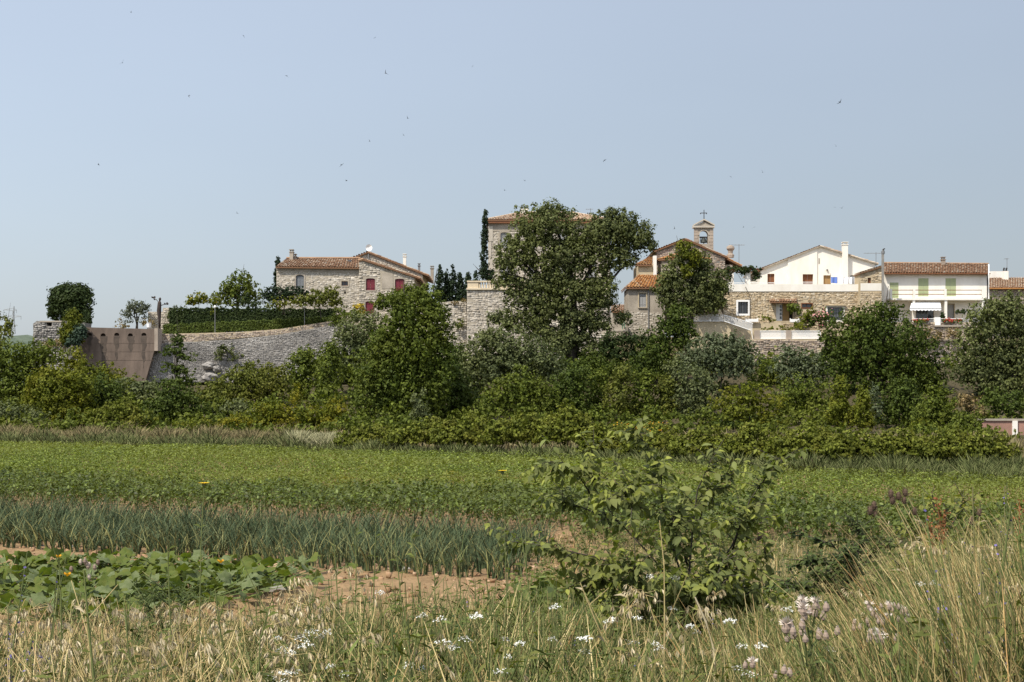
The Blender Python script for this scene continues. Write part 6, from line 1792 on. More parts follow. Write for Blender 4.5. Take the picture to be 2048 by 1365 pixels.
slm = [squash_leaf_mesh(i) for i in range(7)]
sq = [(20, 1146, 'squash plant at the left edge below the bare strip'), (130, 1145, 'squash plant nearest the bare strip left of the yellow flower'), (40, 1185, 'pale-leaved squash plant in front at the left edge'), (160, 1185, 'squash plant with large grey-green leaves behind the oat heads'), (255, 1143, 'squash plant with upright leaves under the leeks'), (350, 1145, 'squash plant in the middle of the patch with broad leaves'), (280, 1200, 'shaded squash plant in front of the patch middle'), (440, 1156, 'squash plant right of the patch middle'), (520, 1155, 'last dark squash plant at the right tip of the patch'), (90, 1230, 'squash plant half hidden by dry oats in the lower left'), (390, 1195, 'small squash plant low in front, right of the middle'), (210, 1225, 'grey-leaved squash plant low behind the pale oat heads'), (470, 1178, 'low squash plant in front of the right tip')]
for i, (px, py, lab) in enumerate(sq):
    dd = H * F / (py + 12 - YH)
    x, y = X(px, dd), dd
    z0 = float(gz(x, y))
    t = thing('squash_plant', lab, 'squash plant', (x, y, z0), 'squash plants in the patch')
    q = MB()
    nl = 74 if i < 8 else 50
    rr = random.Random(i + 40)
    for j in range(nl):
        rx_, ry_ = rr.gauss(0, .55), rr.gauss(0, .6)
        hz_ = rr.uniform(.12, .42) * (1 - .25 * min(1, math.hypot(rx_, ry_)))
        o = link('leaf', slm[(i * 3 + j) % 7], t, (rx_, ry_, hz_))
        k_ = rr.uniform(.13, .28)
        o.scale = (k_, k_, k_)
        o.rotation_euler = (rr.gauss(.25, .4), rr.gauss(0, .4), rr.uniform(0, 6.28))
        q.tube([(x, y, z0), (x + rx_ * .6, y + ry_ * .6, z0 + hz_ * .6), (x + rx_, y + ry_, z0 + hz_)], .008, 4, caps=False)
    q.build('stem', M['squash_stem'], t)
    if i in (1, 3, 7):
        c = Vector((x + rr.uniform(-.2, .2), y - .5, z0 + .38))
        q = MB()
        for j in range(5):
            a = j * 1.257
            e = c + Vector((math.cos(a) * .07, math.sin(a) * .07, .06)); s_ = Vector((-math.sin(a), math.cos(a), 0)) * .03
            q.poly([c, c.lerp(e, .6) + s_, e, c.lerp(e, .6) - s_])
        q.build('flower', M['orange_flower'], t)

# ------------------------------------------------------------------ the weedy bank in front
M['straw'] = isle_mat('dry_straw', [(0, (.13, .095, .032)), (.4, (.31, .235, .092)), (.85, (.53, .43, .21)), (1, (.40, .21, .07))], .7, None, spec=.3)
M['oat'] = isle_mat('bleached_oat_husk', [(0, (.30, .235, .12)), (1, (.56, .48, .32))], .6, None, spec=.3)
M['weed'] = leaf_mat('weed_green', (.052, .074, .018), (.120, .152, .040), (.19, .18, .05), .3, 1.2, .6, .14, .6)
M['weed_dark'] = leaf_mat('weed_dark_green', (.036, .054, .016), (.078, .102, .032), None, .3)
M['weed_stem'] = isle_mat('green_weed_stem', [(0, (.075, .095, .03)), (.6, (.13, .15, .05)), (1, (.20, .18, .08))], .7)
M['white_flower'] = isle_mat('white_floret', [(0, (.44, .44, .38)), (1, (.70, .70, .66))], .8)
M['blue_flower'] = isle_mat('violet_blue_flower', [(0, (.06, .05, .15)), (1, (.15, .12, .28))], .8)
M['yellow_flower'] = plain_mat('yellow_ray_flower', (.65, .42, .01), .7)
M['teasel'] = isle_mat('brown_seed_head', [(0, (.055, .035, .025)), (1, (.12, .08, .055))], .9)
M['dock'] = isle_mat('rust_red_seed', [(0, (.15, .055, .022)), (1, (.29, .12, .05))], .9)
M['thistle_bract'] = isle_mat('mauve_bract', [(0, (.16, .11, .085)), (.6, (.29, .22, .175)), (1, (.42, .35, .28))], .9)
M['thistle_down'] = isle_mat('seed_down', [(0, (.50, .42, .35)), (1, (.70, .63, .56))], .9)
M['bankgrass'] = isle_mat('mixed_green_grass', [(0, (.036, .050, .012)), (.5, (.088, .116, .030)), (.8, (.150, .170, .050)), (1, (.28, .25, .10))], .8)

rng = np.random.default_rng(21)


def top_h(px, d=None):
    """height the meadow reaches above the bank, by column of the picture"""
    d = np.full_like(np.asarray(px, dtype=float), 4.5) if d is None else d
    sight = np.interp(px, [-100, 300, 450, 700, 1000, 1200, 1500, 1600, 1750, 1820, 1950, 2150], [1190, 1180, 1185, 1145, 1135, 1180, 1195, 1200, 1180, 1110, 1050, 1000])
    sight = sight + 105 * np.clip((5.2 - d) / 2.2, 0, 1)
    return np.clip(H - (sight - YH) / F * d - gz(X(px, d), d), .3, 1.0)


def meadow(name, label, n, d0, d1, hf0, hf1, w, lean, mat, px0=-420, px1=2470, segs=3, curl=.2, dirbias=None, dens=None):
    px = rng.uniform(px0, px1, n)
    if dens is not None:
        px = px[rng.random(n) < dens(px)]
    n = len(px)
    dd = d0 * (d1 / d0) ** rng.random(n)
    x, y = (px - CX) / F * dd, dd
    a = rng.uniform(0, 6.283, n) if dirbias is None else dirbias + rng.normal(size=n) * 1.3
    h = top_h(px, dd) * (hf0 + (hf1 - hf0) * rng.random(n) ** .8)
    v, f = ribbons(np.stack([x, y, gz(x, y) - .02], 1), np.stack([np.cos(a), np.sin(a)], 1), h, rng.uniform(0, lean, n), w * rng.uniform(.6, 1.4, n), segs, curl * rng.random(n), rng)
    props(link(name, fast(name, v, f, M[mat])), label, 'grass', kind='stuff')


strawd = lambda px: np.interp(px, [-100, 350, 650, 1000, 1250, 1600, 1800, 2150], [.9, .85, .45, .30, .30, .28, .45, .65])
greend = lambda px: np.interp(px, [-100, 300, 650, 1000, 1400, 1700, 2150], [.6, .65, .95, 1, 1, .9, .8])
meadow('dry_grass', 'dry straw-coloured grass stalks all over the near bank', 28000, 3.1, 8.6, .45, 1.0, .0062, .55, 'straw', dens=strawd)
meadow('dry_grass', 'tangle of short bleached grass low on the near bank', 15500, 3.4, 11.0, .3, .85, .008, 1.0, 'straw', segs=2, curl=.8, dens=strawd)
meadow('green_grass', 'fresh green grass blades growing through the dry stalks', 23000, 3.2, 9.5, .4, .95, .0085, .7, 'bankgrass', segs=2, dens=greend)
meadow('leaning_grass', 'long yellowish grass leaning left on the right part of the bank', 3800, 3.4, 7.5, .6, 1.05, .0046, .55, 'straw', 1450, 2170, 2, .1, math.pi * .95)
meadow('leaning_grass', 'long yellow-green grass on the right part of the bank', 8000, 3.4, 8.5, .45, 1.0, .0075, .5, 'bankgrass', 1500, 2170, 2, .15, math.pi * .9)


def herb_proto(n, Ht, leaf, rng, spread=.35, asp=.28, br=4):
    """a branching weed: thin stems with narrow leaves"""
    parts = []
    q = MB()
    tips = []
    for b in range(br):
        a = rng.uniform(0, 6.283); z0 = Ht * rng.uniform(.1, .5) if b else 0
        l = Ht * rng.uniform(.5, 1) if b else Ht
        out = l * spread * rng.uniform(.3, 1) if b else l * .08
        p0 = Vector((0, 0, z0)); p1 = Vector((math.cos(a) * out * .6, math.sin(a) * out * .6, z0 + (l - z0) * .5)); p2 = Vector((math.cos(a) * out, math.sin(a) * out, max(z0 + .1, l)))
        tips.append((p0, p1, p2))
    C, Nn = [], []
    for p0, p1, p2 in tips:
        for k in range(n // br):
            u = rng.uniform(.32, 1)
            p = p0.lerp(p1, u * 2) if u < .5 else p1.lerp(p2, u * 2 - 1)
            a = rng.uniform(0, 6.283)
            C.append((p.x + math.cos(a) * leaf * .45, p.y + math.sin(a) * leaf * .45, p.z + leaf * .1)); Nn.append((math.cos(a) * .5, math.sin(a) * .5, .8))
    v, f = leaf_quads(np.array(C), nrm(np.array(Nn) + rng.normal(size=(len(C), 3)) * .3), leaf * rng.uniform(.6, 1.3, len(C)), asp, rng)
    parts.append((v, f, np.zeros(len(f), int)))
    for p0, p1, p2 in tips:
        r = .0013
        V = []
        for p in (p0, p1, p2):
            V += [(p.x - r, p.y, p.z), (p.x + r * .5, p.y + r, p.z), (p.x + r * .5, p.y - r, p.z)]
        Fq = [(i * 3 + j, i * 3 + (j + 1) % 3, i * 3 + 3 + (j + 1) % 3, i * 3 + 3 + j) for i in range(2) for j in range(3)]
        parts.append((np.array(V), np.array(Fq), np.ones(len(Fq), int)))
    return merge(parts)


def scatter_herbs(name, label, protos, n, d0, d1, px0, px1, mat, s0=.8, s1=1.25, dens=None):
    px = rng.uniform(px0, px1, n)
    if dens is not None: px = px[rng.random(n) < dens(px)]
    n = len(px)
    dd = d0 * (d1 / d0) ** rng.random(n)
    x, y = (px - CX) / F * dd, dd
    z = gz(x, y)
    parts = []
    pick = rng.integers(0, len(protos), n)
    for j, p in enumerate(protos):
        s = pick == j
        parts.append(replicate(p, np.stack([x[s], y[s], z[s]], 1), rng.uniform(0, 6.28, s.sum()), rng.uniform(s0, s1, s.sum()) * top_h(px[s], dd[s]) / .5, rng.normal(size=(s.sum(), 2)) * .12))
    v, f, m = merge(parts)
    props(link(name, fast(name, v, f, mat, m)), label, 'weeds', kind='stuff')


hp = [herb_proto(36, .46, .034, rng), herb_proto(40, .40, .028, rng, .5), herb_proto(32, .5, .046, rng, .25, .16), herb_proto(44, .36, .022, rng, .55, .5)]
scatter_herbs('green_weeds', 'mixed leafy green weeds filling the near bank', hp, 2500, 3.2, 8.5, -420, 2470, [M['weed'], M['weed_stem']], .55, 1.0, dens=greend)
scatter_herbs('dark_weeds', 'darker leafy weeds low on the near bank', hp, 900, 3.2, 8.0, -60, 1900, [M['weed_dark'], M['weed_stem']], .5, .95)
scatter_herbs('field_weeds', 'small weeds on the soil between bank and crops', [herb_proto(30, .25, .05, rng, .7, .5)], 420, 9.5, 20, 560, 2170, [M['weed'], M['weed_stem']], .5, .9)
scatter_herbs('field_weeds', 'yellow-green weeds at the right between bank and pepper rows', [herb_proto(28, .42, .06, rng, .6, .45)], 1300, 11, 31, 1030, 2200, [M['weed'], M['weed_stem']], .8, 1.4)
scatter_herbs('field_weeds', 'dull green weeds on the worked soil right of the leeks', [herb_proto(28, .36, .07, rng, .7, .5)], 700, 14, 31, 1040, 2100, [M['weed_dark'], M['weed_stem']], .8, 1.4)
meadow('field_grass', 'dry grass on the strip between bank and pepper rows', 11000, 11, 30, .35, .8, .014, .7, 'straw', 1080, 2200, 2)
meadow('field_grass', 'sparse dry grass along the foot of the bank', 9000, 7.5, 15, .4, .9, .007, .8, 'straw', -120, 1250, 2)
meadow('field_grass', 'green grass along the foot of the bank', 8000, 7.5, 16, .4, .9, .008, .7, 'bankgrass', 250, 1300, 2)
meadow('field_grass', 'green grass on the strip between bank and pepper rows', 7000, 11, 30, .35, .8, .014, .6, 'bankgrass', 1080, 2200, 2)
bp_ = herb_proto(60, .55, .0065, rng, .3, .9)
scatter_herbs('violet_flowers', 'thin stalks of small violet-blue flowers near both sides of the bank', [bp_], 14, 4.0, 5.4, -60, 90, [M['blue_flower'], M['weed_stem']], .9, 1.2)
scatter_herbs('violet_flowers', 'violet-blue flower spikes at the right edge of the bank', [bp_], 34, 3.6, 6.0, 1900, 2120, [M['blue_flower'], M['weed_stem']], .8, 1.1)
scatter_herbs('violet_flowers', 'scattered violet-blue flowers in the middle of the bank', [bp_], 30, 3.6, 6.0, 700, 1500, [M['blue_flower'], M['weed_stem']], .6, .9)


def copy_thing(root, loc, rz, sc, label=None, tilt=None):
    r = root.copy(); COL.objects.link(r)
    r.location = loc; r.rotation_euler = (tilt[0] if tilt else 0, tilt[1] if tilt else 0, rz); r.scale = (sc, sc, sc)
    if label: r['label'] = label
    for ch in list(root.children):
        c = ch.copy(); COL.objects.link(c); c.parent = r
        for g in ch.children:
            g2 = g.copy(); COL.objects.link(g2); g2.parent = c
    return r


def ground_at(px, d):
    x = X(px, d)
    return Vector((x, d, float(gz(x, d)) - .01))


# --- wild oats: stem and a nodding panicle of husks
def oat(seed):
    rr = random.Random(seed)
    q = MB()
    Ht = .62
    pts = [Vector((0, 0, 0)), Vector((.01, 0, Ht * .5)), Vector((.03, .0, Ht * .8)), Vector((.08, 0, Ht * 1.0)), Vector((.13, 0, Ht * 1.02))]
    q.tube(pts, [.002, .0017, .0014, .001, .0006], 4, caps=False)
    h = MB()
    for k in range(24):
        u = rr.uniform(.0, 1)
        b = pts[2].lerp(pts[3], u * 2) if u < .5 else pts[3].lerp(pts[4], u * 2 - 1)
        a = rr.uniform(0, 6.283); l = rr.uniform(.02, .07) * (1.1 - .4 * u)
        e = b + Vector((math.cos(a) * l, math.sin(a) * l, rr.uniform(-.01, .02)))
        q.tube([b, e], [.0006, .0004], 3, caps=False)
        ln = rr.uniform(.018, .027); dn = Vector((math.cos(a) * .4 + .25, math.sin(a) * .4, -1)).normalized()
        sx = dn.orthogonal().normalized(); sy = dn.cross(sx)
        for g in (sx, -sx, sy):
            m_ = e + dn * ln * .45 + g * .0048; tip = e + dn * ln + g * .005
            si = dn.cross(g).normalized() * .0032
            h.poly([e, m_ + si, tip, m_ - si])
        tip = e + dn * ln * 1.5
        h.poly([e + dn * ln * .5, e + dn * ln * .5 + sx * .0006, tip])
    return q.data('stem', M['straw']), h.data('panicle', M['oat'])


oats = [oat(i) for i in range(5)]
for j in range(72):
    rr = random.Random(500 + j)
    zone = rr.random()
    px = rr.gauss(190, 110) if zone < .58 else rr.uniform(400, 700) if zone < .80 else rr.uniform(1500, 2080) if zone < .92 else rr.uniform(720, 1500)
    dd = rr.uniform(3.3, 5.6)
    g = ground_at(px, dd)
    t = thing('wild_oat', 'dry bleached wild oat stalk with drooping husks ' + ('before the squash patch at the left' if px < 420 else 'below the bare soil' if px < 760 else 'in the weeds round the sapling' if px < 1500 else 'in the long grass at the right'), 'wild oat', g, 'wild oats on the bank')
    a_, b_ = oats[j % 5]
    link('stem', a_, t); props(link('panicle', b_, t), kind='stuff')
    t.rotation_euler = (rr.gauss(0, .1), rr.gauss(0, .1), rr.uniform(0, 6.28)); k_ = float(top_h(px, dd)) / .62 * rr.uniform(.72, 1.1); k_ = min(k_, 1.1); t.scale = (k_,) * 3


# --- yarrow-like white umbels
def yarrow(seed):
    rr = random.Random(seed)
    q, w = MB(), MB()
    Ht = .5
    q.tube([(0, 0, 0), (.01, .005, Ht * .5), (0, 0, Ht * .9)], [.0025, .002, .0016], 4, caps=False)
    for k in range(16):
        a = k * 2.4; r = .034 * math.sqrt((k + .5) / 16)
        c = Vector((math.cos(a) * r, math.sin(a) * r, Ht + rr.uniform(-.004, .004) - r * .15))
        q.tube([(0, 0, Ht * .9), tuple(c - Vector((0, 0, .004)))], [.0009, .0006], 3, caps=False)
        for m_ in range(4):
            cc = c + Vector((rr.uniform(-.006, .006), rr.uniform(-.006, .006), rr.uniform(-.001, .003)))
            nn = Vector((rr.uniform(-.3, .3), rr.uniform(-.5, .1), 1)).normalized(); sx = nn.orthogonal().normalized(); sy = nn.cross(sx); r_ = rr.uniform(.0028, .0045)
            w.poly([cc + sx * r_, cc + sy * r_, cc - sx * r_, cc - sy * r_])
    for k in range(14):
        z = rr.uniform(.05, Ht * .85); a = rr.uniform(0, 6.28); l = rr.uniform(.02, .05)
        d_ = Vector((math.cos(a), math.sin(a), .4)) * l; s_ = Vector((-math.sin(a), math.cos(a), 0)) * l * .16
        b = Vector((0, 0, z)); q.poly([b, b + d_ * .5 + s_, b + d_, b + d_ * .5 - s_])
    return q.data('stem', M['weed_stem']), w.data('flower_head', M['white_flower'])


yar = [yarrow(i) for i in range(4)]
ypos = [(558, 1275), (575, 1268), (590, 1286), (603, 1272), (622, 1262), (640, 1270), (612, 1288), (655, 1260), (570, 1297), (580, 1302), (545, 1350), (565, 1345), (585, 1342), (560, 1360), (880, 1237), (905, 1288), (885, 1282), (898, 1293), (845, 1230), (930, 1275), (817, 1328), (845, 1335), (952, 1230), (1010, 1275), (1040, 1285), (1015, 1310), (1220, 1240), (1225, 1236), (1275, 1235), (1300, 1150), (1350, 1155), (1345, 1215), (1380, 1250), (1395, 1262), (1310, 1285), (1170, 1300), (1170, 1275), (1265, 1282), (1320, 1295), (1105, 1275), (1485, 1290), (1840, 1165), (1865, 1165), (1575, 1215), (1480, 1335), (1500, 1345), (1520, 1290), (1660, 1295), (1460, 1240), (760, 1182), (1110, 1212), (660, 1330), (690, 1345), (1000, 1340)]
for j, (px, py) in enumerate(ypos):
    rr = random.Random(900 + j)
    dd = 4.75 - (py - 1150) / 200 * 1.15 + rr.uniform(-.15, .15)
    tp = W(px, py, dd); g = ground_at(px, dd)
    k_ = max(.25, (tp.z - g.z) / .5)
    t = thing('white_umbel', 'flat white flower head on a thin stem ' + ('in the thick cluster left of centre' if px < 700 else 'in the green weeds left of the sapling' if px < 1150 else 'at the foot of the sapling' if px < 1420 else 'among the grass right of the sapling'), 'wildflower', g, 'white flat-topped wildflowers')
    a_, b_ = yar[j % 4]
    link('stem', a_, t); props(link('flower_head', b_, t), kind='stuff')
    kx = rr.uniform(.35, .7)
    t.scale = (kx, kx, k_); t.rotation_euler = (0, 0, rr.uniform(0, 6.28))


# --- tall wiry weeds rising above the rest
def stalk(name, label, pts, d, r, mat, leaves=10, lsize=.06, lmat='weed', cat='weed', group=None, head=None, asp=.2, side=0):
    """a stem through photo points (px, py) at distance d down to the bank"""
    rr = random.Random(int(pts[0][0] * 3 + pts[0][1]))
    P = [W(px, py, d) for px, py in pts]
    g = ground_at(pts[-1][0] + (pts[-1][0] - pts[-2][0]) * .3, d)
    P = P + [g]
    t = thing(name, label, cat, g, group)
    n = len(P)
    q = MB(); q.tube(P, [r * (.45 + .55 * i / (n - 1)) for i in range(n)], 5)
    for k in range(side):
        b = P[0].lerp(P[1], rr.random()) if rr.random() < .6 else P[1].lerp(P[2], rr.random())
        q.tube([b, b + Vector((rr.uniform(-.09, .09), rr.uniform(-.06, .06), rr.uniform(.05, .16)))], [r * .5, r * .3], 4)
    q.build('stem', M[mat], t)
    if leaves:
        q = MB()
        for k in range(leaves):
            i = rr.randrange(n - 1); b = P[i].lerp(P[i + 1], rr.random())
            a = rr.uniform(0, 6.28); l = lsize * rr.uniform(.5, 1.3) * (.6 + .6 * i / n)
            d_ = Vector((math.cos(a), math.sin(a) * .6, rr.uniform(.2, .9))).normalized() * l
            s_ = Vector((-d_.z, 0, d_.x)).normalized() * l * asp * .5
            e = b + d_ + Vector((0, 0, -l * .25))
            q.poly([b, b + d_ * .5 + s_, e, b + d_ * .5 - s_])
        q.build('foliage', M[lmat], t, kind='stuff')
    if head: head(t, P, rr)
    return t


def bud_head(t, P, rr):
    q = MB()
    for k in range(9):
        c = P[0] + Vector((rr.gauss(0, .016), rr.gauss(0, .01), rr.gauss(0, .012)))
        q.lathe(c, [(.002, 0), (.005, .006), (.004, .012), (.001, .015)], 6)
    q.build('seed_head', M['thistle_bract'], t)


def yellow_head(t, P, rr):
    q = MB()
    c = P[0]
    q.lathe(c - Vector((0, 0, .012)), [(.003, 0), (.006, .006), (.008, .012)], 6)
    q.build('calyx', M['weed_stem'], t)
    q = MB()
    for k in range(12):
        a = k * .5236; e = c + Vector((math.cos(a) * .02, math.sin(a) * .02, .004)); s_ = Vector((-math.sin(a), math.cos(a), 0)) * .004
        q.poly([c, c.lerp(e, .7) + s_, e, c.lerp(e, .7) - s_])
    q.build('flower', M['yellow_flower'], t)


tall = [((118, 1115), (122, 1200), (124, 1365), 4.0, 'tall straight green stem at the left, before the squash leaves'), ((168, 1142), (176, 1240), (190, 1380), 3.5, None), ((335, 1090), (338, 1180), (344, 1330), 4.6, 'slender weed stalk before the leeks left of the middle'),
        ((408, 975), (402, 1090), (398, 1300), 4.8, None), ((430, 1180), (440, 1260), (470, 1400), 3.8, 'dark forked stem at the lower left among the oats'), ((540, 1210), (520, 1280), (515, 1390), 3.6, 'thick green stem right of the oat patch'),
        ((668, 1080), (674, 1180), (690, 1340), 4.8, 'first thin green stalk over the bare soil'), ((712, 1065), (712, 1170), (705, 1340), 5.0, 'second thin green stalk over the bare soil'), ((752, 1050), (748, 1160), (742, 1340), 5.0, 'third thin stalk over the bare soil, taller than its neighbours'),
        ((790, 1075), (800, 1180), (815, 1330), 4.9, 'fourth thin stalk over the bare soil, leaning a little left'), ((822, 1070), (838, 1170), (860, 1340), 4.6, 'long leaning stalk before the middle of the bare soil'), ((868, 1110), (870, 1200), (872, 1340), 5.0, 'short upright stalk below the leek edge'),
        ((918, 1120), (922, 1210), (930, 1340), 5.0, 'leafy stalk beneath the right part of the leeks'), ((950, 1160), (952, 1230), (958, 1340), 5.2, 'small leafy stalk at the right end of the bare soil'), ((1008, 1030), (1015, 1150), (1022, 1330), 4.9, None),
        ((1030, 980), (1050, 1120), (1078, 1340), 4.6, 'long thin stalk just left of the sapling'), ((985, 1200), (990, 1260), (1000, 1350), 4.4, 'dark little stalk below the leek end'), ((620, 1190), (618, 1260), (612, 1350), 4.6, 'leafy stalk left of the white flower cluster'),
        ((250, 1215), (255, 1280), (262, 1370), 4.0, 'thin leafy stem amid the dense dry oats')]
for a, b, c, dd, lab in tall:
    if lab is None: continue
    stalk('tall_weed', lab, [a, b, c], dd, .0032, 'weed_stem', 16, .055, 'weed', 'weed', 'tall wiry weeds on the bank', None, .2, 3)
stalk('tall_weed', 'thick grey-green stalk topped by a knot of buds before the squash', [(168, 1142), (176, 1240), (190, 1380)], 3.5, .0042, 'weed_stem', 8, .05, 'weed', 'weed', 'tall wiry weeds on the bank', bud_head)
stalk('yellow_flower', 'single yellow flower on a tall thin stem before the pepper rows', [(408, 968), (402, 1090), (398, 1300)], 4.6, .0030, 'weed_stem', 6, .05, 'weed', 'wildflower', None, yellow_head)
stalk('yellow_flower', 'small yellow flower on a thin stem just left of the sapling', [(1005, 943), (1010, 1090), (1018, 1330)], 5.2, .0026, 'weed_stem', 6, .05, 'weed', 'wildflower', None, yellow_head)
stalk('dead_twig', 'bare white dead twig sticking up below the sapling', [(1390, 1195), (1412, 1245), (1428, 1300)], 4.2, .0055, 'oat', 0, cat='twig')
for a, b, c, dd, lab in (((1160, 1165), (1190, 1240), (1240, 1350), 4.2, 'orange-brown dry stalk leaning left below the sapling'), ((1255, 1190), (1265, 1270), (1285, 1370), 4.0, 'pair-like golden dry stalk at the foot of the sapling'), ((1328, 1120), (1329, 1220), (1328, 1370), 4.0, 'straight golden stalk in front of the sapling'), ((170, 1220), (178, 1290), (185, 1380), 3.7, 'orange dry stalk among the oats at the lower left'), ((1720, 1090), (1790, 1200), (1860, 1330), 4.6, 'long bleached stalk leaning left beside the thorn bush'), ((1800, 1140), (1890, 1190), (1960, 1300), 4.8, 'long bent straw crossing the right of the bank'), ((1915, 1075), (1950, 1160), (2000, 1290), 5.0, 'pale dry stalk leaning left at the right edge'), ((2010, 1055), (2035, 1120), (2060, 1240), 5.0, 'pale dry stalk at the far right edge')):
    stalk('dry_stalk', lab, [a, b, c], dd, .0032, 'straw', 5, .06, 'oat', 'dry stalk', 'dry stalks on the bank', None, .15, 2)


# --- teasels
def teasel_head(t, P, rr):
    k = rr.uniform(.75, .95)
    q = MB()
    q.lathe(P[0] - Vector((0, 0, .02)), [(.004, 0), (.0095 * k, .006), (.0125 * k, .018), (.011 * k, .032 * k), (.005, .042 * k), (.001, .045 * k)], 10)
    for i in range(60):
        a = rr.uniform(0, 6.28); z = rr.uniform(.0, .042); r = .012 * k * (1 - ((z - .018) / .03) ** 2 * .6)
        b = P[0] + Vector((math.cos(a) * r, math.sin(a) * r, z - .02)); e = b + Vector((math.cos(a) * .008, math.sin(a) * .008, .005))
        q.poly([b + Vector((0, 0, .0012)), b - Vector((0, 0, .0012)), e])
    for i in range(6):
        a = i * 1.05 + rr.random(); b = P[0] - Vector((0, 0, .02)); e = b + Vector((math.cos(a) * .03, math.sin(a) * .03, .03))
        q.tube([b, (b + e) / 2 - Vector((0, 0, .005)), e], [.001, .0009, .0004], 3, caps=False)
    q.build('seed_head', M['teasel'], t)


for a, b, c, lab in (((1782, 988), (1830, 1075), (1860, 1150), 'leftmost of the upper cluster of brown teasel heads'), ((1797, 992), (1845, 1080), (1880, 1160), 'lower central teasel head of the upper cluster'), ((1811, 985), (1850, 1060), (1890, 1160), 'topmost right teasel head of the upper cluster'), ((1785, 1001), (1820, 1070), (1850, 1160), 'teasel head tucked below the left of the upper cluster'), ((1809, 1000), (1850, 1080), (1890, 1170), 'teasel head below the right of the upper cluster'), ((1829, 1022), (1850, 1090), (1880, 1170), 'teasel head below and right of the upper cluster'),
                     ((1748, 1012), (1790, 1070), (1820, 1150), 'highest of the left trio of teasel heads'), ((1741, 1022), (1785, 1080), (1820, 1160), 'leftmost teasel head of all'), ((1751, 1028), (1795, 1080), (1830, 1160), 'lowest of the left trio of teasel heads'), ((1943, 1042), (1958, 1090), (1955, 1180), 'lone round teasel head at the right'), ((1959, 1024), (1956, 1090), (1960, 1200), 'lone teasel head on a bent stalk, far right'), ((1519, 1075), (1520, 1110), (1525, 1180), 'small dark teasel head right of the sapling')):
    stalk('teasel', lab, [a, b, c], 6.4, .0034, 'straw', 3, .07, 'oat', 'teasel', 'teasels on the bank', teasel_head, .12)


# --- dock, rust coloured
def dock_head(t, P, rr):
    q = MB()
    for i in range(60):
        u = rr.random() ** .8
        b = P[0].lerp(P[2], u) + Vector((rr.gauss(0, .014), rr.gauss(0, .014), rr.gauss(0, .006)))
        s = rr.uniform(.004, .009); n_ = Vector((rr.gauss(0, 1), -1, rr.gauss(0, 1))).normalized(); sx = n_.orthogonal().normalized() * s; sy = n_.cross(sx)
        q.poly([b + sx, b + sy, b - sx, b - sy])
    q.build('seed_spike', M['dock'], t)


for a, b, c, lab in (((1872, 995), (1878, 1030), (1885, 1080), 'tallest rust-red dock spike at the right'), ((1855, 1030), (1860, 1060), (1866, 1090), 'shorter rust-red dock spike left of the tall one'), ((1890, 1020), (1890, 1045), (1888, 1080), 'rust-red dock spike right of the tall one'), ((2040, 1000), (2038, 1030), (2040, 1080), 'rust-red dock spike at the far right edge')):
    stalk('dock', lab, [a, b, c], 7.0, .003, 'dock', 4, .08, 'weed', 'dock', 'rust-red dock spikes', dock_head, .3)


# --- creeping thistles gone to seed
def thistle(label, heads, d, seed):
    rr = random.Random(seed)
    cx = sum(h[0] for h in heads) / len(heads)
    g = ground_at(cx, d)
    t = thing('thistle', label, 'thistle', g, 'thistles gone to seed')
    st = MB(); top_ = W(cx, sum(h[1] for h in heads) / len(heads) + 40, d)
    st.tube([g, g.lerp(top_, .5), top_], [.005, .004, .003], 6)
    lv = MB()
    for px, py, r, open_ in heads:
        p = W(px, py, d + rr.uniform(-.08, .08)); p.x = X(px, d); r = r * .8
        st.tube([top_ - Vector((0, 0, rr.uniform(0, .12))), p.lerp(top_, .4) + Vector((0, 0, -.01)), p - Vector((0, 0, .012))], [.0022, .0018, .0016], 4)
        q = MB(); k = r / 7.0
        q.lathe(p - Vector((0, 0, .014 * k)), [(.002, 0), (.008 * k, .004 * k), (.0095 * k, .012 * k), (.0065 * k, .021 * k), (.004 * k, .024 * k)], 8)
        hd = q.build('flower_head', M['thistle_bract'], t)
        q = MB()
        for i in range(46 if open_ else 16):
            v = Vector((rr.gauss(0, 1), rr.gauss(0, 1), abs(rr.gauss(0, 1)) + (.1 if open_ else 1.6))).normalized()
            b = p + Vector((0, 0, .007 * k)); e = b + v * (.019 if open_ else .009) * k * rr.uniform(.7, 1.2); s_ = v.orthogonal().normalized() * .0016 * k
            q.poly([b, b.lerp(e, .6) + s_, e, b.lerp(e, .6) - s_])
        q.build('down', M['thistle_down'], hd, kind='stuff')
    for i in range(34):
        b = g.lerp(top_, rr.uniform(.3, 1)); a = rr.uniform(0, 6.28); l = rr.uniform(.03, .09)
        d_ = Vector((math.cos(a), math.sin(a), .3)) * l; s_ = Vector((-math.sin(a), math.cos(a), .2)) * l * .14
        lv.poly([b, b + d_ * .5 + s_, b + d_ - Vector((0, 0, l * .3)), b + d_ * .5 - s_])
    st.build('stem', M['weed_stem'], t); lv.build('foliage', M['weed_dark'], t, kind='stuff')


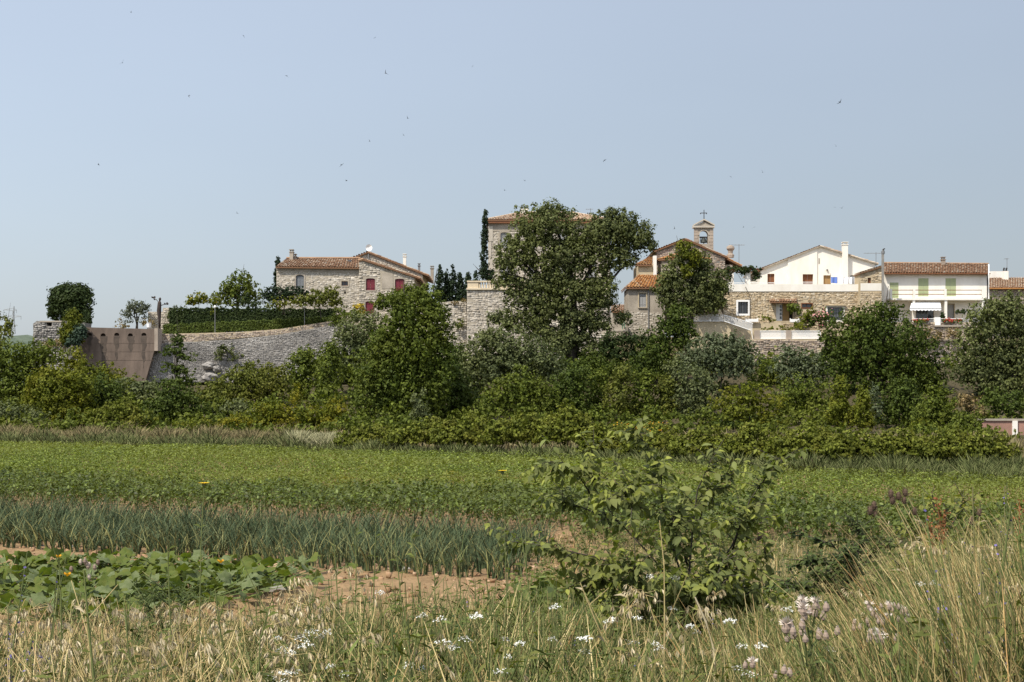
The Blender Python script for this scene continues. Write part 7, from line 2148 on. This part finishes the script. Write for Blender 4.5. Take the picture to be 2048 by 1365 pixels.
rr = random.Random(77)
thistle('largest thistle seed cluster with fluffy pale down, below the thorn bush', [(1598, 1222, 10, 1), (1612, 1213, 10, 1), (1625, 1210, 9, 1), (1635, 1214, 9, 0), (1646, 1214, 9, 0), (1608, 1206, 8, 1), (1622, 1222, 8, 0), (1655, 1232, 9, 0), (1600, 1232, 9, 1), (1630, 1226, 8, 0)], 3.9, 1)
thistle('lower left thistle cluster with mauve heads beneath the largest one', [(1582, 1256, 11, 1), (1592, 1250, 9, 0), (1604, 1250, 9, 0), (1610, 1262, 9, 0), (1595, 1270, 8, 0), (1586, 1276, 8, 0), (1602, 1277, 8, 0), (1575, 1262, 8, 0), (1642, 1270, 9, 0), (1652, 1272, 8, 0), (1648, 1264, 7, 0), (1675, 1262, 8, 0)], 3.75, 2)
thistle('mauve thistle cluster at the right with small crowded heads', [(1765 + rr.uniform(-18, 55), 1222 + rr.uniform(-12, 22), rr.uniform(5, 7.5), int(rr.random() < .2)) for _ in range(22)], 4.1, 3)
thistle('small fluffy thistle cluster lowest at the right', [(1750, 1276, 10, 1), (1760, 1270, 8, 1), (1738, 1278, 7, 0), (1744, 1266, 7, 0), (1788, 1276, 7, 0), (1770, 1282, 8, 1)], 3.7, 4)
thistle('dull mauve thistle heads between the big cluster and the thorn stem', [(1712, 1245, 6, 0), (1722, 1240, 7, 0), (1705, 1256, 6, 0), (1718, 1254, 6, 0), (1735, 1248, 6, 0)], 4.0, 5)
thistle('small thistle heads at the bottom right of the sapling', [(1512, 1328, 7, 1), (1500, 1330, 6, 0), (1556, 1340, 7, 0), (1570, 1346, 7, 0), (1548, 1350, 6, 0)], 3.4, 6)


# --- woody plants of the bank
def leaf_mesh(name, L_, Wd, mat, curl=.25, fold=.25, seed=0):
    """pointed oval leaf along +x, folded on its midrib and curving down"""
    rr = random.Random(seed)
    prof = [(0, .02), (.18, .62), (.42, 1.0), (.68, .72), (.87, .3), (1.0, .01)]
    V, Fc = [], []
    for u, w in prof:
        z = -curl * L_ * u ** 2
        for s in (-1, 0, 1):
            V.append((u * L_, s * w * Wd * .5, z + (abs(s) * w * Wd * fold * .5)))
    for i in range(len(prof) - 1):
        for s in (0, 1):
            Fc.append((i * 3 + s, i * 3 + 3 + s, i * 3 + 4 + s, i * 3 + 1 + s))
    return np.array(V), np.array(Fc)


def woody(name, label, cat, stems, d, twigs, leafL, leafW, mat, n_obj, seed, tipmat=None, tw=.20, spacing=.028, droop=.6, r0=.008, jit=.15, barkmat='bark', upb=.35):
    """stems: lists of (px, py[, depth offset]); twigs per stem; single leaves as parts, the rest joined"""
    rr = random.Random(seed)
    base = ground_at(stems[0][0][0], d)
    t = thing(name, label, cat, base)
    L = []      # leaf frames: position, direction, size, tip
    for si, sp in enumerate(stems):
        P = [W(p[0], p[1], d + (p[2] if len(p) > 2 else 0)) for p in sp]
        if si == 0: P = [base] + P
        k = len(P)
        q = MB()
        q.tube(P, [r0 * (1 - .82 * i / (k - 1)) * (1 if si == 0 else .75) for i in range(k)], 6)
        for _ in range(twigs if isinstance(twigs, int) else twigs[si]):
            u = rr.uniform(.12, 1.0) * (k - 1); i = min(int(u), k - 2)
            b = P[i].lerp(P[i + 1], u - i); ax = (P[i + 1] - P[i]).normalized()
            out = Vector((rr.gauss(0, 1), rr.gauss(0, .8), rr.gauss(.15, .5))).normalized()
            dr = (out + ax * .7).normalized(); ln = tw * rr.uniform(.45, 1.25) * (1.15 - .5 * u / k)
            m = b + dr * ln * .55; e = m + (dr + Vector((0, 0, -droop * .6))).normalized() * ln * .45
            q.tube([b, m, e], [.0022, .0016, .0008], 4)
            for a_, b_ in ((b, m), (m, e)):
                n = max(1, int((b_ - a_).length / spacing))
                for j in range(n):
                    L.append((a_.lerp(b_, (j + rr.random()) / n), (b_ - a_).normalized(), rr.uniform(.55, 1.1), int(b_ is e and rr.random() < .4), j))
            L.append((e, (e - m).normalized(), rr.uniform(.6, .9), 1, 0))
        # leaves along the leading shoot itself
        for i in range(max(1, k - 3), k - 1):
            n = max(1, int((P[i + 1] - P[i]).length / spacing))
            for j in range(n):
                u = (j + .5) / n
                L.append((P[i].lerp(P[i + 1], u), (P[i + 1] - P[i]).normalized(), (1.1 - .45 * u if i == k - 2 else 1.0), int(i == k - 2 and u > .45), j))
        q.build('branch' if si else 'trunk', M[barkmat], t, smooth=True)
    lv, lf = leaf_mesh('leaf', leafL, leafW, None)
    ml = fast('leaf', lv, lf, M[mat], smooth=True)
    mt = fast('leaf', lv, lf, M[tipmat or mat], smooth=True)
    rr.shuffle(L)
    L.sort(key=lambda q_: q_[0].y - .35 * q_[3] - .3 * q_[0].z)
    parts = {mat: [], (tipmat or mat): []}
    for n, (p, ax, s, tip, j) in enumerate(L):
        sd = 1 if j % 2 else -1
        side = ax.cross(Vector((rr.gauss(0, .5), rr.gauss(0, .5), 1))).normalized() * sd
        dr = (ax * .55 + side * .9 + Vector((rr.gauss(0, jit), rr.gauss(0, jit), -droop + rr.gauss(0, .3)))).normalized()
        up = Vector((rr.gauss(0, .35), rr.gauss(-.25, .35), 1)); yv = up.cross(dr).normalized(); zv = dr.cross(yv)
        s = s * (.75 if tip else 1)
        R = Matrix(((dr.x, yv.x, zv.x), (dr.y, yv.y, zv.y), (dr.z, yv.z, zv.z)))
        if n < n_obj:
            o = link('leaf', mt if tip else ml, t, p - base)
            o.rotation_euler = R.to_euler(); o.scale = (s, s, s)
        else:
            vv = (lv * s) @ np.array(R).T + np.array(p - base)
            parts[(tipmat or mat) if tip else mat].append((vv, lf, 0))
    for mk, pp in parts.items():
        if pp:
            v, f, _ = merge(pp)
            props(link('foliage', fast('foliage', v, f, M[mk], smooth=True), t), kind='stuff')
    return t


M['sapling'] = leaf_mat('sapling_leaf', (.060, .078, .022), (.165, .190, .062), (.21, .21, .06), .42, 3.5, .6, .15, .5)
M['sapling_tip'] = leaf_mat('young_sapling_leaf', (.16, .185, .035), (.27, .29, .065), None, .42, 1, .6, .15)
M['thorn'] = leaf_mat('thorn_leaf', (.030, .050, .014), (.066, .094, .026), (.12, .13, .03), .3, 4, .55, .18, .5)
M['lime_leaf'] = leaf_mat('lime_leaf', (.125, .145, .022), (.215, .225, .045), (.26, .24, .05), .4, 3, .45, .4, .5)
woody('sapling', 'bushy young tree with drooping oval leaves on the bank before the field', 'sapling', [
    [(1385, 1240), (1378, 1150), (1385, 1060), (1395, 980), (1420, 925), (1447, 880)],
    [(1380, 1210), (1350, 1110, -.1), (1325, 1010, -.15), (1322, 940, -.15), (1295, 890, -.2), (1262, 858, -.2)],
    [(1372, 1200), (1300, 1110, .1), (1225, 1030, .1), (1182, 965, .1), (1190, 905, .1)],
    [(1182, 990, .1), (1150, 940, 0), (1125, 925, -.1), (1098, 930, -.15)],
    [(1290, 1150), (1190, 1115, -.1), (1090, 1092, -.2), (1000, 1080, -.25)],
    [(1400, 1190), (1465, 1090, .15), (1500, 1000, .2), (1535, 950, .2), (1567, 920, .2)],
    [(1425, 1190), (1490, 1120, -.1), (1535, 1115, -.15)],
    [(1340, 1210), (1240, 1165, -.1), (1190, 1160, -.1), (1160, 1170, -.1)],
    [(1215, 1040, 0), (1250, 985, -.2), (1290, 970, -.25)],
    [(1375, 1130, -.2), (1350, 1060, -.3), (1345, 1020, -.3)],
    [(1395, 1060, .1), (1410, 1000, .1), (1440, 960, 0), (1455, 950, -.05)],
    [(1390, 1230, -.2), (1420, 1160, -.35), (1450, 1120, -.4)],
    [(1370, 1230, -.2), (1300, 1180, -.3), (1260, 1130, -.4)],
    [(1465, 1100, .1), (1480, 1050, -.1), (1500, 1010, -.15)],
    [(1330, 1040, -.1), (1270, 1010, -.25), (1240, 1000, -.3)],
    [(1225, 1040, .1), (1150, 1010, .15), (1110, 1000, .1)],
    [(1385, 1260, -.1), (1430, 1215, -.2), (1490, 1190, -.3)], [(1380, 1265, -.1), (1310, 1225, -.25), (1230, 1215, -.3)], [(1384, 1262, 0), (1450, 1180, .1), (1520, 1170, .1)],
    [(1380, 1262, 0), (1290, 1190, .1), (1210, 1190, .1)], [(1385, 1265, -.2), (1370, 1200, -.4), (1350, 1170, -.45)], [(1385, 1262, -.2), (1410, 1230, -.4), (1430, 1170, -.45)]], 6.4,
    [28, 26, 28, 12, 22, 25, 16, 24, 15, 22, 14, 28, 28, 15, 17, 16, 40, 40, 36, 36, 34, 34], .057, .030, 'sapling', 300, 3, 'sapling_tip', .165, .0155, .5, .0065)
woody('thorn_bush', 'dark small-leaved thorn bush right of the sapling on the bank', 'shrub', [
    [(1692, 1180), (1690, 1120), (1665, 1090), (1620, 1075), (1600, 1062)],
    [(1690, 1170), (1660, 1130, -.1), (1635, 1120, -.1), (1600, 1130, -.1)],
    [(1692, 1160), (1715, 1110, .1), (1720, 1070, .1), (1718, 1050, .1)],
    [(1692, 1170), (1735, 1120, .0), (1755, 1095, .0), (1790, 1090, 0)],
    [(1690, 1190), (1640, 1180, -.1), (1600, 1172, -.15), (1570, 1168, -.15)],
    [(1692, 1190), (1740, 1170, -.1), (1770, 1165, -.1)],
    [(1690, 1180), (1700, 1140, -.2), (1690, 1105, -.25)],
    [(1692, 1200), (1665, 1160, -.2), (1640, 1150, -.25)]], 5.9, 30, .024, .016, 'thorn', 150, 8, None, .11, .0075, .2, .009, .4)
woody('lime_bush', 'yellow-green leafy bush behind the teasel stalks at the right', 'shrub', [
    [(1880, 1080), (1872, 1030), (1865, 990), (1862, 985)],
    [(1880, 1090), (1910, 1040, .1), (1925, 1000, .1), (1922, 978, .1)],
    [(1875, 1100), (1830, 1070, .0), (1800, 1060, .0)],
    [(1882, 1100), (1940, 1070, .0), (1975, 1050, .0)],
    [(1880, 1090), (1890, 1050, -.1), (1895, 1020, -.1)]], 7.4, 10, .05, .026, 'lime_leaf', 60, 12, None, .15, .026, .4, .006)
woody('lime_bush', 'small yellowing leafy bush low beside the thorn bush', 'shrub', [
    [(1850, 1170), (1840, 1120), (1820, 1090)], [(1850, 1170), (1870, 1120, .1), (1890, 1100, .1)], [(1850, 1180), (1810, 1140, -.1), (1790, 1130, -.1)]], 6.6, 9, .034, .02, 'lime_leaf', 40, 14, None, .12, .016, .3, .004)
woody('fennel', 'feathery blue-green weed in front of the squash', 'weed', [
    [(330, 1260), (330, 1200), (325, 1175)], [(335, 1260), (360, 1210, .1), (372, 1185, .1)], [(330, 1265), (300, 1220, -.1), (285, 1200, -.1)], [(330, 1265), (340, 1230, -.1), (350, 1205, -.15)]], 5.4, 14, .03, .007, 'weed_dark', 0, 15, None, .12, .008, .1, .003, .5, 'weed_stem')

# ------------------------------------------------------------------ swifts in the sky
M_bird = []
for k_ in range(3):
    q = MB()
    fl = (.10, -.06, .18)[k_]
    q.lathe((0, 0, 0), [(.001, -.08), (.016, -.04), (.02, 0), (.014, .05), (.004, .085)], 6)
    for i in range(len(q.v)):
        x, y, z = q.v[i]; q.v[i] = (x, z, y)
    for s in (-1, 1):
        q.mesh([(0, .03, .008), (s * .09, .035, .008 + fl * .4), (s * .21, -.05, .008 + fl * .7), (s * .08, -.005, .006 + fl * .4), (0, -.03, .006)], [(0, 1, 3, 4), (1, 2, 3)])
    q.mesh([(-.006, -.07, 0), (.006, -.07, 0), (.022, -.13, 0), (0, -.105, 0), (-.022, -.13, 0)], [(0, 3, 4), (0, 1, 3), (1, 2, 3)])
    M_bird.append(q.data('swift', M['bird']))
birds = [(245, 126, 'highest dark swift at the upper left'), (573, 152, 'clear dark swift high above the stone house'), (771, 147, 'small swift high right of the clear dark one'), (750, 76, 'small swift near the top left of the middle'), (945, 133, 'swift high above the tall lone cypress'), (815, 237, 'faint swift halfway up, left of the manor'), (807, 271, 'swift just below the faint one left of the manor'), (683, 330, 'dark swift above the gable of the stone house'), (739, 283, 'faint tiny swift above the satellite dish'), (693, 362, 'tiny swift just below the dark one above the gable'), (378, 192, 'tiny swift in the empty sky at the left'), (474, 427, 'tiny swift low over the fig tree'), (197, 330, 'tiny swift alone above the dark dome tree'), (1209, 321, 'swift above the great tree crown'), (1050, 362, 'swift a little above the manor chimney'), (1009, 381, 'tiny swift above the left end of the manor roof'), (1462, 354, 'dark swift up and right of the iron cross'), (1525, 345, 'tiny swift right of the dark one by the cross'), (1680, 205, 'dark swift high above the white house'), (1670, 415, 'left of two swifts over the white house chimney'), (1684, 417, 'right of two swifts over the white house chimney'), (1487, 455, 'left of two swifts beside the bell gable'), (1508, 455, 'right of two swifts beside the bell gable'), (1349, 458, 'swift low between the great tree and the bell gable'), (262, 25, 'faint swift at the very top left'), (487, 72, 'tiny swift near the top, above the clear dark one'), (1672, 293, 'tiny swift halfway up over the white house')]
for j, (px, py, lab) in enumerate(birds):
    dd = 95 + (j * 37) % 60
    o = link('swift', M_bird[j % 3], None, W(px, py, dd))
    o.rotation_euler = (rnd.uniform(-.5, .5), rnd.uniform(-.9, .9), rnd.uniform(0, 6.28))
    k_ = 1.25 if 'dark' in lab or 'clear' in lab else .9
    o.scale = (k_, k_, k_)
    props(o, lab, 'bird', 'swifts over the village')
